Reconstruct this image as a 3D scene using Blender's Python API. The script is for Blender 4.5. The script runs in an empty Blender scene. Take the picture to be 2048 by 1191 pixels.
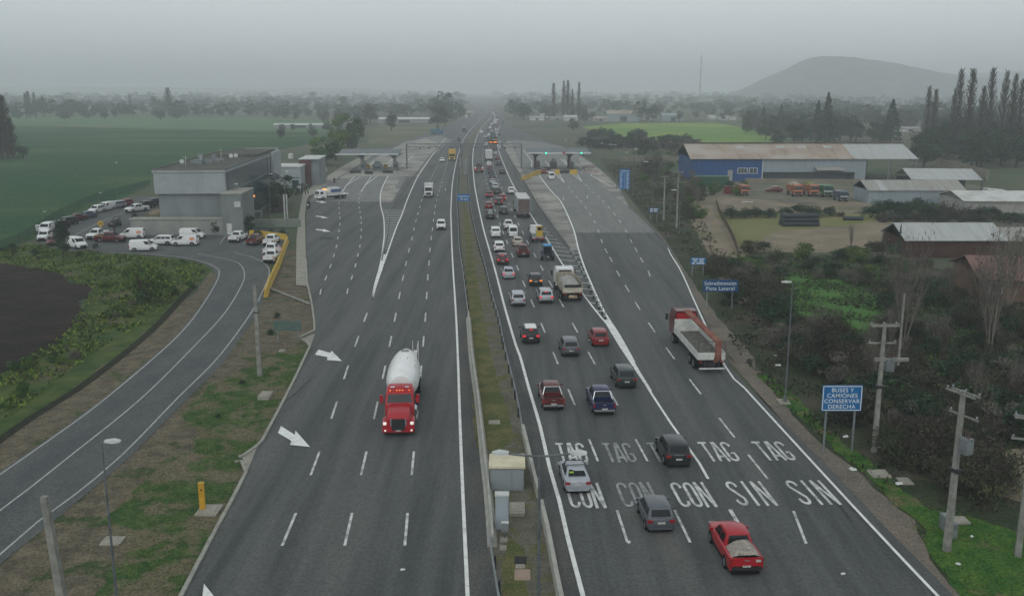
import bpy, math, random
import numpy as np
from mathutils import Vector, Matrix
R = math.radians
S = bpy.context.scene
COL = S.collection
# ---------------------------------------------------------------- camera
F_PX, CXP, CYP, HCAM, PITCH = 1905.0, 1024.0, 595.5, 26.0, math.atan(415.5/1905.0)
cam_d = bpy.data.cameras.new('camera'); cam = bpy.data.objects.new('camera', cam_d); COL.objects.link(cam)
cam.location = (0, 0, HCAM); cam.rotation_euler = (math.pi/2 - PITCH, 0, 0)
cam_d.sensor_width = 36.0; cam_d.lens = 36.0*F_PX/2048.0; cam_d.clip_end = 20000; cam_d.clip_start = 0.5
S.camera = cam
# ---------------------------------------------------------------- sky, sun, exposure
SUN_EL, SUN_ROT = R(48), R(200)
w = bpy.data.worlds.new('World'); S.world = w; w.use_nodes = True
nt = w.node_tree; nt.nodes.clear()
def wn(t, **k):
    n = nt.nodes.new(t)
    for a, b in k.items(): setattr(n, a, b)
    return n
sky = wn('ShaderNodeTexSky'); sky.sky_type = 'NISHITA'; sky.sun_disc = False
sky.sun_elevation = SUN_EL; sky.sun_rotation = SUN_ROT; sky.air_density = 1.0; sky.dust_density = 6.0; sky.ozone_density = 1.0
hs = wn('ShaderNodeHueSaturation'); hs.inputs['Saturation'].default_value = 0.16
bg = wn('ShaderNodeBackground'); bg.inputs['Strength'].default_value = 0.112
tc = wn('ShaderNodeTexCoord'); mp = wn('ShaderNodeMapping'); mp.inputs['Scale'].default_value = (1.0, 1.0, 3.0)
nz = wn('ShaderNodeTexNoise'); nz.inputs['Scale'].default_value = 1.6; nz.inputs['Detail'].default_value = 4
cr = wn('ShaderNodeValToRGB'); cr.color_ramp.elements[0].position = .3; cr.color_ramp.elements[1].position = .75
cr.color_ramp.elements[0].color = (.9, .94, .975, 1); cr.color_ramp.elements[1].color = (1.06, 1.05, 1.04, 1)
# overcast: the cloud layer evens the clear sky out
flat = wn('ShaderNodeMixRGB'); flat.blend_type = 'MIX'; flat.inputs[0].default_value = .70; flat.inputs[2].default_value = (5.2, 5.55, 5.72, 1)
mul = wn('ShaderNodeMixRGB'); mul.blend_type = 'MULTIPLY'; mul.inputs[0].default_value = 1.0
out = wn('ShaderNodeOutputWorld')
L_ = nt.links.new
L_(sky.outputs[0], hs.inputs['Color']); L_(hs.outputs[0], flat.inputs[1]); L_(flat.outputs[0], mul.inputs[1])
L_(tc.outputs['Generated'], mp.inputs[0]); L_(mp.outputs[0], nz.inputs['Vector']); L_(nz.outputs['Fac'], cr.inputs[0]); L_(cr.outputs[0], mul.inputs[2])
sep = wn('ShaderNodeSeparateXYZ'); gr = wn('ShaderNodeMapRange'); gr.inputs['From Min'].default_value = .08; gr.inputs['From Max'].default_value = .7
gr.inputs['To Min'].default_value = 2.42; gr.inputs['To Max'].default_value = 1.36
mul2 = wn('ShaderNodeVectorMath'); mul2.operation = 'SCALE'
L_(tc.outputs['Generated'], sep.inputs[0]); L_(sep.outputs['Z'], gr.inputs[0]); L_(mul.outputs[0], mul2.inputs[0]); L_(gr.outputs[0], mul2.inputs['Scale'])
L_(mul2.outputs[0], bg.inputs[0]); L_(bg.outputs[0], out.inputs[0])
sun_d = bpy.data.lights.new('sun', 'SUN'); sun_d.energy = 0.5; sun_d.angle = R(40); sun_d.color = (1, .97, .93)
sun = bpy.data.objects.new('sun', sun_d); COL.objects.link(sun)
sun.rotation_euler = (math.pi/2 - SUN_EL, 0, math.pi - SUN_ROT)
S.view_settings.view_transform = 'Standard'; S.view_settings.look = 'None'; S.view_settings.gamma = 1; S.view_settings.exposure = -0.6
S.render.engine = 'CYCLES'
S.cycles.use_denoising = True; S.cycles.max_bounces = 6; S.cycles.diffuse_bounces = 3; S.cycles.glossy_bounces = 2
S.cycles.transmission_bounces = 4; S.cycles.transparent_max_bounces = 8; S.cycles.volume_bounces = 3
# ---------------------------------------------------------------- helpers
def G(px, py, z=0.0):
    """ground point (at height z) seen at a pixel of the 2048 px photo"""
    u = (px-CXP)/F_PX; v = (py-CYP)/F_PX; c, s = math.cos(PITCH), math.sin(PITCH)
    t = (HCAM-z)/(s+c*v)
    return Vector((u*t, (c-s*v)*t, z))
def ZAT(Y, py):
    """height of a pixel row at distance Y"""
    v = (py-CYP)/F_PX; c, s = math.cos(PITCH), math.sin(PITCH)
    return HCAM - Y*(s+c*v)/(c-s*v)
def XAT(Y, px, py):
    v = (py-CYP)/F_PX; c, s = math.cos(PITCH), math.sin(PITCH)
    return (px-CXP)/F_PX*Y/(c-s*v)
def tag(o, label=None, cat=None, group=None, kind=None):
    if label: o['label'] = label
    if cat: o['category'] = cat
    if group: o['group'] = group
    if kind: o['kind'] = kind
    return o
def thing(name, label, cat, loc=(0, 0, 0), rz=0.0, group=None):
    o = bpy.data.objects.new(name, None); o.empty_display_size = .3; COL.objects.link(o)
    o.location = loc; o.rotation_euler = (0, 0, rz)
    return tag(o, label, cat, group)
def dup(o, parent=None):
    c = o.copy(); COL.objects.link(c); c.parent = parent
    for ch in list(o.children): dup(ch, c)
    return c
_par = {}
class MB:
    def __init__(s): s.v, s.f, s.m = [], [], []
    def add(s, vs, fs, mi=0, M=None):
        b = len(s.v)
        s.v += [tuple(M @ Vector(p)) for p in vs] if M is not None else [tuple(p) for p in vs]
        s.f += [tuple(i+b for i in f) for f in fs]; s.m += [mi]*len(fs)
        return s
    def box(s, x0, x1, y0, y1, z0, z1, mi=0, M=None):
        vs = [(x0,y0,z0),(x1,y0,z0),(x1,y1,z0),(x0,y1,z0),(x0,y0,z1),(x1,y0,z1),(x1,y1,z1),(x0,y1,z1)]
        return s.add(vs, [(3,2,1,0),(4,5,6,7),(0,1,5,4),(1,2,6,5),(2,3,7,6),(3,0,4,7)], mi, M)
    def cyl(s, p0, p1, r0, r1=None, n=10, mi=0, cap=True):
        p0, p1 = Vector(p0), Vector(p1); r1 = r0 if r1 is None else r1
        d = (p1-p0).normalized(); a = d.orthogonal().normalized(); b = d.cross(a)
        vs = []
        for p, r in ((p0, r0), (p1, r1)):
            for i in range(n):
                t = 2*math.pi*i/n; vs.append(p + (a*math.cos(t)+b*math.sin(t))*r)
        fs = [(i, (i+1)%n, n+(i+1)%n, n+i) for i in range(n)]
        if cap: fs += [tuple(range(n-1, -1, -1)), tuple(range(n, 2*n))]
        return s.add(vs, fs, mi)
    def loft(s, rings, mi=0, cap=True, closed=True):
        n = len(rings[0]); vs = [p for r in rings for p in r]; fs = []
        for k in range(len(rings)-1):
            for i in range(n if closed else n-1):
                j = (i+1) % n
                fs.append((k*n+i, k*n+j, (k+1)*n+j, (k+1)*n+i))
        if cap and closed: fs += [tuple(range(n-1, -1, -1)), tuple(range((len(rings)-1)*n, len(rings)*n))]
        return s.add(vs, fs, mi)
    def prism(s, poly, z0, z1, mi=0):
        n = len(poly); vs = [(p[0], p[1], z0) for p in poly]+[(p[0], p[1], z1) for p in poly]
        return s.add(vs, [tuple(range(n-1, -1, -1)), tuple(range(n, 2*n))]+[(i, (i+1)%n, n+(i+1)%n, n+i) for i in range(n)], mi)
    def poly(s, pts, mi=0): return s.add(pts, [tuple(range(len(pts)))], mi)
    def mesh(s, name, mats, smooth=None):
        me = bpy.data.meshes.new(name); me.from_pydata(s.v, [], s.f)
        for m in (mats if isinstance(mats, (list, tuple)) else [mats]): me.materials.append(m)
        if any(s.m): me.polygons.foreach_set('material_index', s.m)
        if smooth is not None:
            me.polygons.foreach_set('use_smooth', [True]*len(me.polygons)); me.set_sharp_from_angle(angle=R(smooth))
        me.update(); return me
    def build(s, name, mats, parent=None, smooth=None):
        return obj(name, s.mesh(name, mats, smooth), parent)
def obj(name, me, parent=None):
    o = bpy.data.objects.new(name, me); COL.objects.link(o); o.parent = parent
    return o
def quads_mesh(name, V, mats, mi=None):
    """V: (n,4,3) loose quads"""
    n = len(V); me = bpy.data.meshes.new(name)
    me.vertices.add(n*4); me.vertices.foreach_set('co', np.asarray(V, dtype=np.float32).reshape(-1))
    me.loops.add(n*4); me.loops.foreach_set('vertex_index', np.arange(n*4, dtype=np.int32))
    me.polygons.add(n); me.polygons.foreach_set('loop_start', np.arange(0, n*4, 4, dtype=np.int32))
    me.polygons.foreach_set('loop_total', np.full(n, 4, dtype=np.int32))
    for m in mats: me.materials.append(m)
    if mi is not None: me.polygons.foreach_set('material_index', np.asarray(mi, dtype=np.int32))
    me.update(calc_edges=True); me.validate(); return me
# ---------------------------------------------------------------- materials
def srgb(r, g, b):
    f = lambda c: (c/255/12.92) if c/255 <= .04045 else ((c/255+.055)/1.055)**2.4
    return (f(r), f(g), f(b))
def mat(name, col, rough=.7, metal=0.0, col2=None, scale=1.0, detail=4, bump=0.0, bscale=None, mapping=(1, 1, 1), coord='Position',
        lo=.35, hi=.65, col3=None, scale3=.1, emit=None, es=0, coat=0, lo3=.45, hi3=.6, spec=None, map3=(1,1,1), rotz=0.0, grain=0.0, gscale=9.0):
    m = bpy.data.materials.new(name); m.use_nodes = True; t = m.node_tree; b = t.nodes['Principled BSDF']
    b.inputs['Roughness'].default_value = rough; b.inputs['Metallic'].default_value = metal
    if coat: b.inputs['Coat Weight'].default_value = coat; b.inputs['Coat Roughness'].default_value = .08
    if spec is None and rough >= .85: spec = .12
    if spec is not None: b.inputs['Specular IOR Level'].default_value = spec
    c4 = tuple(col)+(1,)
    b.inputs['Base Color'].default_value = c4
    if emit: b.inputs['Emission Color'].default_value = tuple(emit)+(1,); b.inputs['Emission Strength'].default_value = es
    if col2 is not None or bump:
        if coord == 'Position': g = t.nodes.new('ShaderNodeNewGeometry'); src = g.outputs['Position']
        else: g = t.nodes.new('ShaderNodeTexCoord'); src = g.outputs['Object']
        def noise(sc, mpg, det):
            mm = t.nodes.new('ShaderNodeMapping'); mm.inputs['Scale'].default_value = mpg; mm.inputs['Rotation'].default_value = (0, 0, rotz); t.links.new(src, mm.inputs[0])
            n = t.nodes.new('ShaderNodeTexNoise'); n.inputs['Scale'].default_value = sc; n.inputs['Detail'].default_value = det; n.inputs['Roughness'].default_value = .62
            t.links.new(mm.outputs[0], n.inputs['Vector']); return n
    if col2 is not None:
        n = noise(scale, mapping, detail)
        r = t.nodes.new('ShaderNodeMapRange'); r.inputs['From Min'].default_value = lo; r.inputs['From Max'].default_value = hi
        t.links.new(n.outputs['Fac'], r.inputs[0])
        x = t.nodes.new('ShaderNodeMixRGB'); x.inputs[1].default_value = c4; x.inputs[2].default_value = tuple(col2)+(1,)
        t.links.new(r.outputs[0], x.inputs[0]); last = x
        if col3 is not None:
            n3 = noise(scale3, map3, 5)
            r3 = t.nodes.new('ShaderNodeMapRange'); r3.inputs['From Min'].default_value = lo3; r3.inputs['From Max'].default_value = hi3
            t.links.new(n3.outputs['Fac'], r3.inputs[0])
            x3 = t.nodes.new('ShaderNodeMixRGB'); x3.inputs[2].default_value = tuple(col3)+(1,)
            t.links.new(x.outputs[0], x3.inputs[1]); t.links.new(r3.outputs[0], x3.inputs[0]); last = x3
        if grain:
            ng = noise(gscale, (1, 1, 1), 2); rg = t.nodes.new('ShaderNodeMapRange'); rg.inputs['From Min'].default_value = .3; rg.inputs['From Max'].default_value = .7
            rg.inputs['To Min'].default_value = 1-grain; rg.inputs['To Max'].default_value = 1+grain; t.links.new(ng.outputs['Fac'], rg.inputs[0])
            vm = t.nodes.new('ShaderNodeVectorMath'); vm.operation = 'SCALE'; t.links.new(last.outputs[0], vm.inputs[0]); t.links.new(rg.outputs[0], vm.inputs['Scale']); last = vm
        t.links.new(last.outputs[0], b.inputs['Base Color'])
    if bump:
        n2 = noise(bscale or scale*4, (1, 1, 1), 4); bp = t.nodes.new('ShaderNodeBump')
        bp.inputs['Strength'].default_value = min(1, bump); bp.inputs['Distance'].default_value = .05 if bump <= 1 else .05*bump
        t.links.new(n2.outputs['Fac'], bp.inputs['Height']); t.links.new(bp.outputs[0], b.inputs['Normal'])
    return m
def lum(c, k): return tuple(x*k for x in c)
# ================================================================ ground, roads, markings
def spline(pts, step=3.0):
    """Catmull-Rom through world points (x,y)"""
    P = [Vector((p[0], p[1])) for p in pts]
    P = [P[0]*2-P[1]]+P+[P[-1]*2-P[-2]]; out = []
    for i in range(1, len(P)-2):
        a, b, c, d = P[i-1], P[i], P[i+1], P[i+2]; L = (c-b).length; n = max(1, min(40, int(L/step)))
        for k in range(n):
            t = k/n
            out.append(b*(1) + (c-a)*.5*t + (a*2-b*5+c*4-d)*.5*t*t + (b*3-a-c*3+d)*.5*t*t*t)
    out.append(P[-2]); return out
def W(pts, step=3.0): return spline([G(*p) for p in pts], step)
def ribbon(mb, path, w, z, mi=0, w2=None):
    n = len(path); L, Rr = [], []
    for i, p in enumerate(path):
        d = (path[min(i+1, n-1)]-path[max(i-1, 0)]).normalized(); nn = Vector((-d.y, d.x))
        ww = w if w2 is None else w+(w2-w)*i/(n-1)
        L.append((p.x+nn.x*ww/2, p.y+nn.y*ww/2, z)); Rr.append((p.x-nn.x*ww/2, p.y-nn.y*ww/2, z))
    mb.add(L+Rr, [(n+i, n+i+1, i+1, i) for i in range(n-1)], mi)
def sweep(mb, path, prof, mi=0, closed=True, z0=0):
    rings = []; n = len(path)
    for i, p in enumerate(path):
        d = (path[min(i+1, n-1)]-path[max(i-1, 0)]).normalized(); nn = Vector((d.y, -d.x))
        rings.append([(p.x+nn.x*a, p.y+nn.y*a, z0+b) for a, b in prof])
    mb.loft(rings, mi, closed=closed, cap=closed)
def fill(pts, z, jag=0.0, seed=1, step=1.5):
    """sheet from a closed world outline, edges optionally ragged"""
    rnd = random.Random(seed); P = [Vector((p[0], p[1])) for p in pts]
    if jag:
        Q = []
        for i, a in enumerate(P):
            b = P[(i+1) % len(P)]; L = (b-a).length; n = max(1, min(60, int(L/step))); nn = Vector((-(b-a).y, (b-a).x))/(L or 1)
            ph = [rnd.random()*6.28 for _ in range(4)]
            for k in range(n):
                t = k/n; s = t*L
                off = jag*(.5*math.sin(s*.35/jag+ph[0])+.3*math.sin(s*.9/jag+ph[1])+.35*(rnd.random()-.5))*min(1, 4*t, 4*(1-t)+.2)
                Q.append(a+(b-a)*t+nn*off)
        P = Q
    from mathutils.geometry import tessellate_polygon
    V3 = [Vector((p.x, p.y, 0)) for p in P]
    tris = tessellate_polygon([V3]); mb = MB(); mb.add([(p.x, p.y, z) for p in P], [])
    for t in tris:
        a, b, c = (P[i] for i in t)
        mb.f.append(tuple(t) if (b-a).cross(c-a) > 0 else tuple(reversed(t))); mb.m.append(0)
    return mb
def sheet(name, px, z, m, jag=0.0, seed=1, smooth=False, step=1.5):
    pts = [G(*p) for p in px]
    if smooth: pts = spline(pts+[pts[0]], 4)[:-1]
    o = fill(pts, z, jag, seed, step).build(name, m); o['kind'] = 'structure'; return o

M_ground = mat('ground', srgb(86, 92, 74), .95, col2=srgb(60, 84, 56), scale=.02, col3=srgb(100, 96, 84), scale3=.006, bump=.6, bscale=1.5)
M_fieldL = mat('field grass', srgb(22, 68, 36), .95, col2=srgb(48, 86, 48), scale=.35, detail=8, col3=srgb(80, 98, 56), scale3=.012, lo3=.5, hi3=.68, bump=1, bscale=2.2, map3=(.6, 2, 1), grain=0.5, gscale=1.6)
M_fieldB = mat('bright field grass', srgb(112, 142, 62), .95, col2=srgb(88, 128, 62), scale=.03, col3=srgb(132, 150, 66), scale3=.012, bump=1, bscale=1.2, grain=0.3, gscale=0.8)
M_soil = mat('ploughed soil', srgb(26, 23, 22), .95, col2=srgb(66, 55, 50), scale=1.1, detail=9, bump=4, bscale=2.2, mapping=(.25, 1.6, 1), rotz=R(35), col3=srgb(36,33,30), scale3=.15, grain=0.6, gscale=4)
M_verge = mat('verge dirt', srgb(116, 108, 90), .95, col2=srgb(82, 78, 66), scale=.8, detail=12, col3=srgb(66, 80, 50), scale3=.3, lo3=.56, hi3=.62, bump=1.4, bscale=5, grain=0.42, gscale=7)
M_grass = mat('verge grass', srgb(44, 76, 38), .95, col2=srgb(80, 98, 54), scale=.9, detail=8, col3=srgb(106, 100, 80), scale3=.28, lo3=.48, hi3=.55, bump=2, bscale=7, grain=0.5, gscale=7)
M_grassG = mat('right verge grass', srgb(40, 86, 32), .95, col2=srgb(80, 108, 46), scale=.7, detail=8, col3=srgb(108, 98, 74), scale3=.3, lo3=.55, hi3=.65, bump=2, bscale=7, grain=0.5, gscale=7)
M_under = mat('undergrowth soil', srgb(66, 72, 54), .95, col2=srgb(42, 58, 36), scale=.25, detail=8, col3=srgb(80, 76, 66), scale3=.12, lo3=.5, hi3=.62, bump=2, bscale=3, grain=0.45, gscale=4)
M_gravel = mat('shoulder gravel', srgb(112, 107, 99), .95, col2=srgb(92, 88, 82), scale=.6, detail=8, col3=srgb(122, 114, 102), scale3=.1, bump=1.2, bscale=9, grain=0.38, gscale=8)
M_yard = mat('yard dirt', srgb(142, 130, 112), .95, col2=srgb(118, 110, 94), scale=.15, detail=8, col3=srgb(96, 100, 72), scale3=.05, lo3=.52, hi3=.66, bump=1, bscale=4, grain=0.3, gscale=3)
M_median = mat('median dirt', srgb(112, 110, 98), .95, col2=srgb(90, 90, 78), scale=.7, detail=8, col3=srgb(98, 98, 66), scale3=.5, lo3=.52, hi3=.6, bump=1.2, bscale=8, grain=0.4, gscale=8)
M_medgr = mat('median grass', srgb(96, 98, 56), .95, col2=srgb(114, 108, 74), scale=.9, detail=8, col3=srgb(80, 90, 54), scale3=.4, bump=1.6, bscale=9, grain=0.5, gscale=8)
M_asph = mat('asphalt', srgb(58, 63, 63), .82, col2=srgb(86, 89, 87), scale=.55, detail=9, mapping=(1.3, .04, 1), col3=srgb(94, 94, 90), scale3=.1, lo3=.48, hi3=.8, map3=(2.4, .3, 1), bump=.35, bscale=28, rotz=R(-3.5), grain=0.32, gscale=7)
M_shou = mat('shoulder asphalt', srgb(92, 93, 89), .88, col2=srgb(78, 80, 80), scale=.6, detail=8, mapping=(1, .25, 1), bump=.4, bscale=22, grain=0.3, gscale=8)
M_side = mat('side road asphalt', srgb(80, 85, 85), .85, col2=srgb(94, 97, 95), scale=.4, detail=7, mapping=(.8, .3, 1), bump=.35, bscale=22, grain=0.3, gscale=7)
M_conc = mat('plaza concrete', srgb(166, 164, 155), .9, col2=srgb(146, 145, 138), scale=.18, detail=8, col3=srgb(120, 119, 114), scale3=.08, bump=.3, bscale=12, grain=0.2, gscale=4)
M_conc2 = mat('plaza apron', srgb(132, 134, 129), .9, col2=srgb(114, 117, 114), scale=.5, detail=8, mapping=(1, .12, 1), col3=srgb(126, 127, 124), scale3=.12, bump=.3, bscale=12, grain=0.25, gscale=3)
M_kerb = mat('kerb concrete', srgb(166, 166, 156), .85, col2=srgb(140, 140, 130), scale=2, bump=.3, bscale=14)
M_walk = mat('sidewalk concrete', srgb(158, 156, 144), .9, col2=srgb(140, 138, 128), scale=.8, detail=8, bump=.3, bscale=12, grain=0.2, gscale=6)
M_paint = mat('road paint', srgb(230, 233, 228), .6, col2=srgb(190, 193, 190), scale=1.6, detail=8, lo=.45, hi=.75)
M_paintw = mat('worn road paint', srgb(208, 211, 206), .7, col2=srgb(112, 115, 115), scale=1.5, detail=9, lo=.42, hi=.74)
M_faded = mat('faded road paint', srgb(160, 164, 162), .7, col2=srgb(108, 112, 112), scale=1.6, detail=8, lo=.35, hi=.65)
M_conb = mat('barrier concrete', srgb(176, 176, 168), .85, col2=srgb(150, 150, 142), scale=1.2, detail=8, bump=.3, bscale=10)

# base ground, reaches the horizon
g = MB(); g.add([(-6500, -60, 0), (6500, -60, 0), (6500, 7600, 0), (-6500, 7600, 0)], [(0, 1, 2, 3)])
tag(g.build('ground', M_ground), kind='structure')
# --- land
sheet('field', [(-120,700),(-60,520),(75,476),(150,440),(240,400),(310,360),(420,330),(560,300),(640,285),(640,268),(500,262),(300,258),(0,252),(-300,262)], .02, M_fieldL, 1.0, 3)
sheet('field', [(-200,251),(0,250),(300,256),(560,262),(660,262),(660,240),(500,236),(200,232),(-200,230)], .03, mat('far field grass', srgb(70,108,70), .95, col2=srgb(92,118,80), scale=.01, bump=.5, bscale=1), 3, 4, step=8)
sheet('field', [(1165,254),(1240,247),(1430,245),(1500,258),(1560,283),(1500,288),(1380,286),(1290,283),(1210,272)], .03, M_fieldB, 1.2, 5, step=3)
sheet('field', [(750,300),(870,262),(900,248),(880,238),(760,246),(740,262),(735,290)], .025, mat('roadside scrub grass', srgb(84,98,66), .95, col2=srgb(66,88,58), scale=.03, col3=srgb(112,108,88), scale3=.02, bump=1, bscale=1), 1, 6, step=5)
sheet('ploughed_field', [(-420,700),(-200,560),(-60,522),(0,527),(70,536),(125,549),(165,568),(178,592),(168,622),(135,665),(80,705),(0,748),(-120,800),(-300,860)], .04, M_soil, 1.5, 7, step=.8)
sheet('verge', [(-300,1160),(0,885),(125,797),(250,705),(330,632),(380,582),(404,562),(420,545),(410,528),(330,514),(200,505),(60,488),(-60,512),(-60,522),(0,527),(70,536),(125,549),(165,568),(178,592),(168,622),(135,665),(80,705),(0,748),(-120,800),(-300,860)], .03, mat('ditch grass', srgb(46,74,38), .95, col2=srgb(88,100,54), scale=.35, detail=9, col3=srgb(92,90,66), scale3=.12, lo3=.56, hi3=.64, bump=2.2, bscale=4), .4, 8)
mb = MB(); ribbon(mb, W([(-60,925),(60,838),(150,782),(240,715),(310,655),(352,610),(388,572)]), .9, .065)
tag(mb.build('ditch', mat('ditch mud', srgb(34,38,30), .95, col2=srgb(54,56,42), scale=1.2, detail=8, bump=2)), kind='structure')
# dirt shoulder of the side road (left of it) and the wedge between side road and highway
sheet('verge', [(-300,1115),(0,880),(130,790),(250,700),(335,625),(392,585),(412,556),(420,545),(436,548),(408,620),(352,690),(215,806),(105,885),(0,952),(-40,985),(-500,1300),(-300,1115)], .05, M_verge, .3, 9)
sheet('verge', [(-420,1420),(0,1120),(160,990),(260,905),(360,800),(450,708),(510,622),(545,560),(560,500),(600,500),(612,520),(616,566),(625,606),(630,641),(631,665),(622,694),(593,756),(562,817),(526,884),(514,896),(485,924),(494,947),(474,987),(423,1082),(366,1191),(280,1360)], .045, M_verge, 0, 10)
sheet('grass_strip', [(120,1260),(190,1191),(250,1110),(200,1045),(260,990),(330,920),(380,905),(400,870),(360,830),(420,770),(450,755),(510,735),(560,700),(605,690),(617,697),(588,756),(556,818),(520,882),(506,897),(478,922),(488,947),(466,987),(415,1082),(358,1191),(300,1300)], .06, M_grass, .35, 11, step=.6)
# right side land
sheet('verge', [(1215,340),(1262,398),(1300,446),(1345,500),(1400,590),(1455,690),(1500,745),(1580,860),(1700,985),(1830,1110),(1960,1240),(2300,1500),(2700,1500),(2300,900),(2048,560),(1750,520),(1500,500),(1400,420),(1360,380),(1330,340),(1280,320),(1200,318)], .02, M_under, 0, 12)
sheet('shoulder', [(1255,408),(1300,446),(1330,478),(1400,598),(1470,728),(1500,770),(1600,880),(1700,985),(1800,1080),(1900,1191),(2050,1360),(2010,1360),(1850,1191),(1400,640),(1330,500),(1240,400)], .05, M_gravel, 0, 13)
sheet('shoulder', [(1322,478),(1362,530),(1403,590),(1440,640),(1490,690),(1520,740),(1550,790),(1600,845),(1640,885),(1700,930),(1745,975),(1830,1040),(1860,1120),(1900,1170),(1960,1240),(2060,1360),(2000,1360),(1850,1191),(1400,650),(1330,520)], .04, M_gravel, .25, 14)
sheet('grass_strip', [(1512,748),(1540,752),(1600,800),(1645,852),(1700,895),(1760,935),(1810,985),(1860,1020),(1960,1040),(2100,1090),(2300,1360),(2060,1360),(1960,1240),(1905,1175),(1860,1110),(1842,1050),(1780,1000),(1745,962),(1690,915),(1640,868),(1600,838),(1555,790)], .055, M_grassG, .3, 15, step=.6)
sheet('yard', [(1385,402),(1440,392),(1500,398),(1560,402),(1700,400),(1748,408),(1700,430),(1745,440),(1800,446),(1812,515),(1740,505),(1500,505),(1490,540),(1455,540),(1440,500),(1410,450),(1385,420)], .04, M_yard, .6, 16)
sheet('yard', [(1360,365),(1440,362),(1540,360),(1730,361),(1900,362),(1960,372),(1960,385),(1740,400),(1500,402),(1390,400)], .035, mat('yard gravel', srgb(120,116,104), .95, col2=srgb(92,98,78), scale=.12, detail=8, bump=1, bscale=3), .6, 17)
sheet('grass_patch', [(1432,432),(1500,424),(1560,428),(1640,424),(1760,430),(1740,446),(1640,455),(1560,462),(1500,488),(1478,492),(1458,460)], .05, mat('yard grass', srgb(108,116,66), .95, col2=srgb(126,122,86), scale=.15, detail=8, bump=1, bscale=4), .8, 18)
sheet('grass_patch', [(1500,560),(1580,545),(1680,560),(1760,600),(1790,640),(1740,670),(1680,680),(1610,640),(1540,600)], .03, mat('garden grass', srgb(62,104,46), .95, col2=srgb(84,118,62), scale=.3, detail=8, bump=1.5, bscale=4), .8, 19)
sheet('dirt_path', [(1385,405),(1420,425),(1445,470),(1480,530),(1500,600),(1480,610),(1440,560),(1412,500),(1385,450),(1372,420)], .045, M_yard, .5, 20)
sheet('yard', [(2000,900),(2100,890),(2300,1000),(2200,1060),(2060,1010),(1960,980)], .04, M_yard, .3, 21)

# --- highway
LB = [(250,1420),(364,1191),(421,1082),(472,987),(492,947),(483,924),(512,896),(524,884),(560,817),(591,756),(620,694),(629,665),(628,641),(623,606),(614,565),(612,520),(612,430),(622,396),(640,374),(700,336),(745,312),(800,284),(850,268),(885,255),(912,242),(928,232),(938,224),(945,217),(948,211),(944,205),(934,199)]
RB = [(966,199),(976,205),(984,211),(992,218),(1001,226),(1012,240),(1028,256),(1055,268),(1090,283),(1130,294),(1160,309),(1188,327),(1217,352),(1238,375),(1258,410),(1274,427),(1298,449),(1325,480),(1348,512),(1375,568),(1392,600),(1458,732),(1500,778),(1665,943),(1775,1060),(1905,1191),(2080,1370)]
hw = sheet('highway', [(250,1420)]+LB[1:]+RB, .08, M_asph)
sheet('shoulder', [(918,1191+120),(936,1191),(923,900),(914,650),(906,520),(904,440),(906,400),(907,359),(916,314),(928,278),(936,279),(922,315),(918,340),(916,400),(918,450),(925,540),(936,640),(955,850),(976,1096),(995,1191),(1020,1311)], .09, M_shou)
sheet('shoulder', [(1196,1311),(1164,1191),(1117,1004),(1080,857),(1040,716),(1010,619),(993,556),(978,502),(960,430),(954,399),(948,361),(945,319),(949,291),(957,267),(952,267),(943,291),(938,319),(938,361),(944,430),(961,503),(984,594),(1009,700),(1046,870),(1078,996),(1118,1191),(1146,1311)], .09, M_shou)
sheet('side_road', [(-500,1484),(-110,1203),(-12,1132),(0,1130),(150,1008),(251,924),(363,811),(451,722),(513,632),(534,584),(541,552),(541,534),(531,522),(545,530),(572,478),(560,462),(500,455),(400,452),(300,462),(262,452),(268,436),(312,418),(318,400),(290,392),(250,400),(200,414),(140,436),(100,452),(72,474),(86,492),(120,502),(174,508),(250,506),(309,512),(380,520),(424,535),(434,553),(400,613),(346,679),(208,797),(97,878),(0,944),(-40,975),(-500,1290)], .07, M_side)
sheet('plaza_apron', [(620,404),(786,404),(800,378),(812,354),(838,352),(862,315),(905,280),(880,272),(850,275),(800,292),(745,318),(700,342),(655,366),(630,386)], .09, M_conc2)
sheet('plaza_concrete', [(778,352),(838,353),(868,306),(884,289),(850,277),(812,284),(770,305),(745,322),(700,344),(672,360),(678,366),(712,353)], .10, M_conc)
sheet('plaza_concrete', [(762,405),(782,405),(800,378),(790,376),(803,354),(776,352),(764,377),(761,392)], .104, M_conc)
sheet('plaza_apron', [(1150,466),(1312,466),(1297,450),(1272,427),(1258,412),(1240,380),(1216,353),(1186,328),(1158,310),(1125,294),(1080,284),(1030,280),(1018,285),(1040,340),(1078,351),(1100,380),(1121,403),(1140,442)], .09, M_conc2)
sheet('plaza_concrete', [(1142,503),(1157,500),(1150,466),(1140,442),(1121,403),(1100,380),(1078,351),(1046,345),(1020,280),(1005,290),(1010,300),(1028,331),(1051,367),(1074,407),(1102,447)], .10, M_conc)
sheet('plaza_concrete', [(1160,330),(1188,352),(1222,388),(1256,412),(1240,378),(1216,353),(1186,328),(1158,312)], .10, M_conc)
sheet('sidewalk', [(592,572),(616,574),(612,520),(610,430),(614,400),(622,388),(606,386),(598,430),(593,480)], .16, M_walk)
sheet('sidewalk', [(622,392),(672,358),(735,320),(745,312),(725,312),(690,330),(640,362),(606,386)], .13, M_walk)
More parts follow.
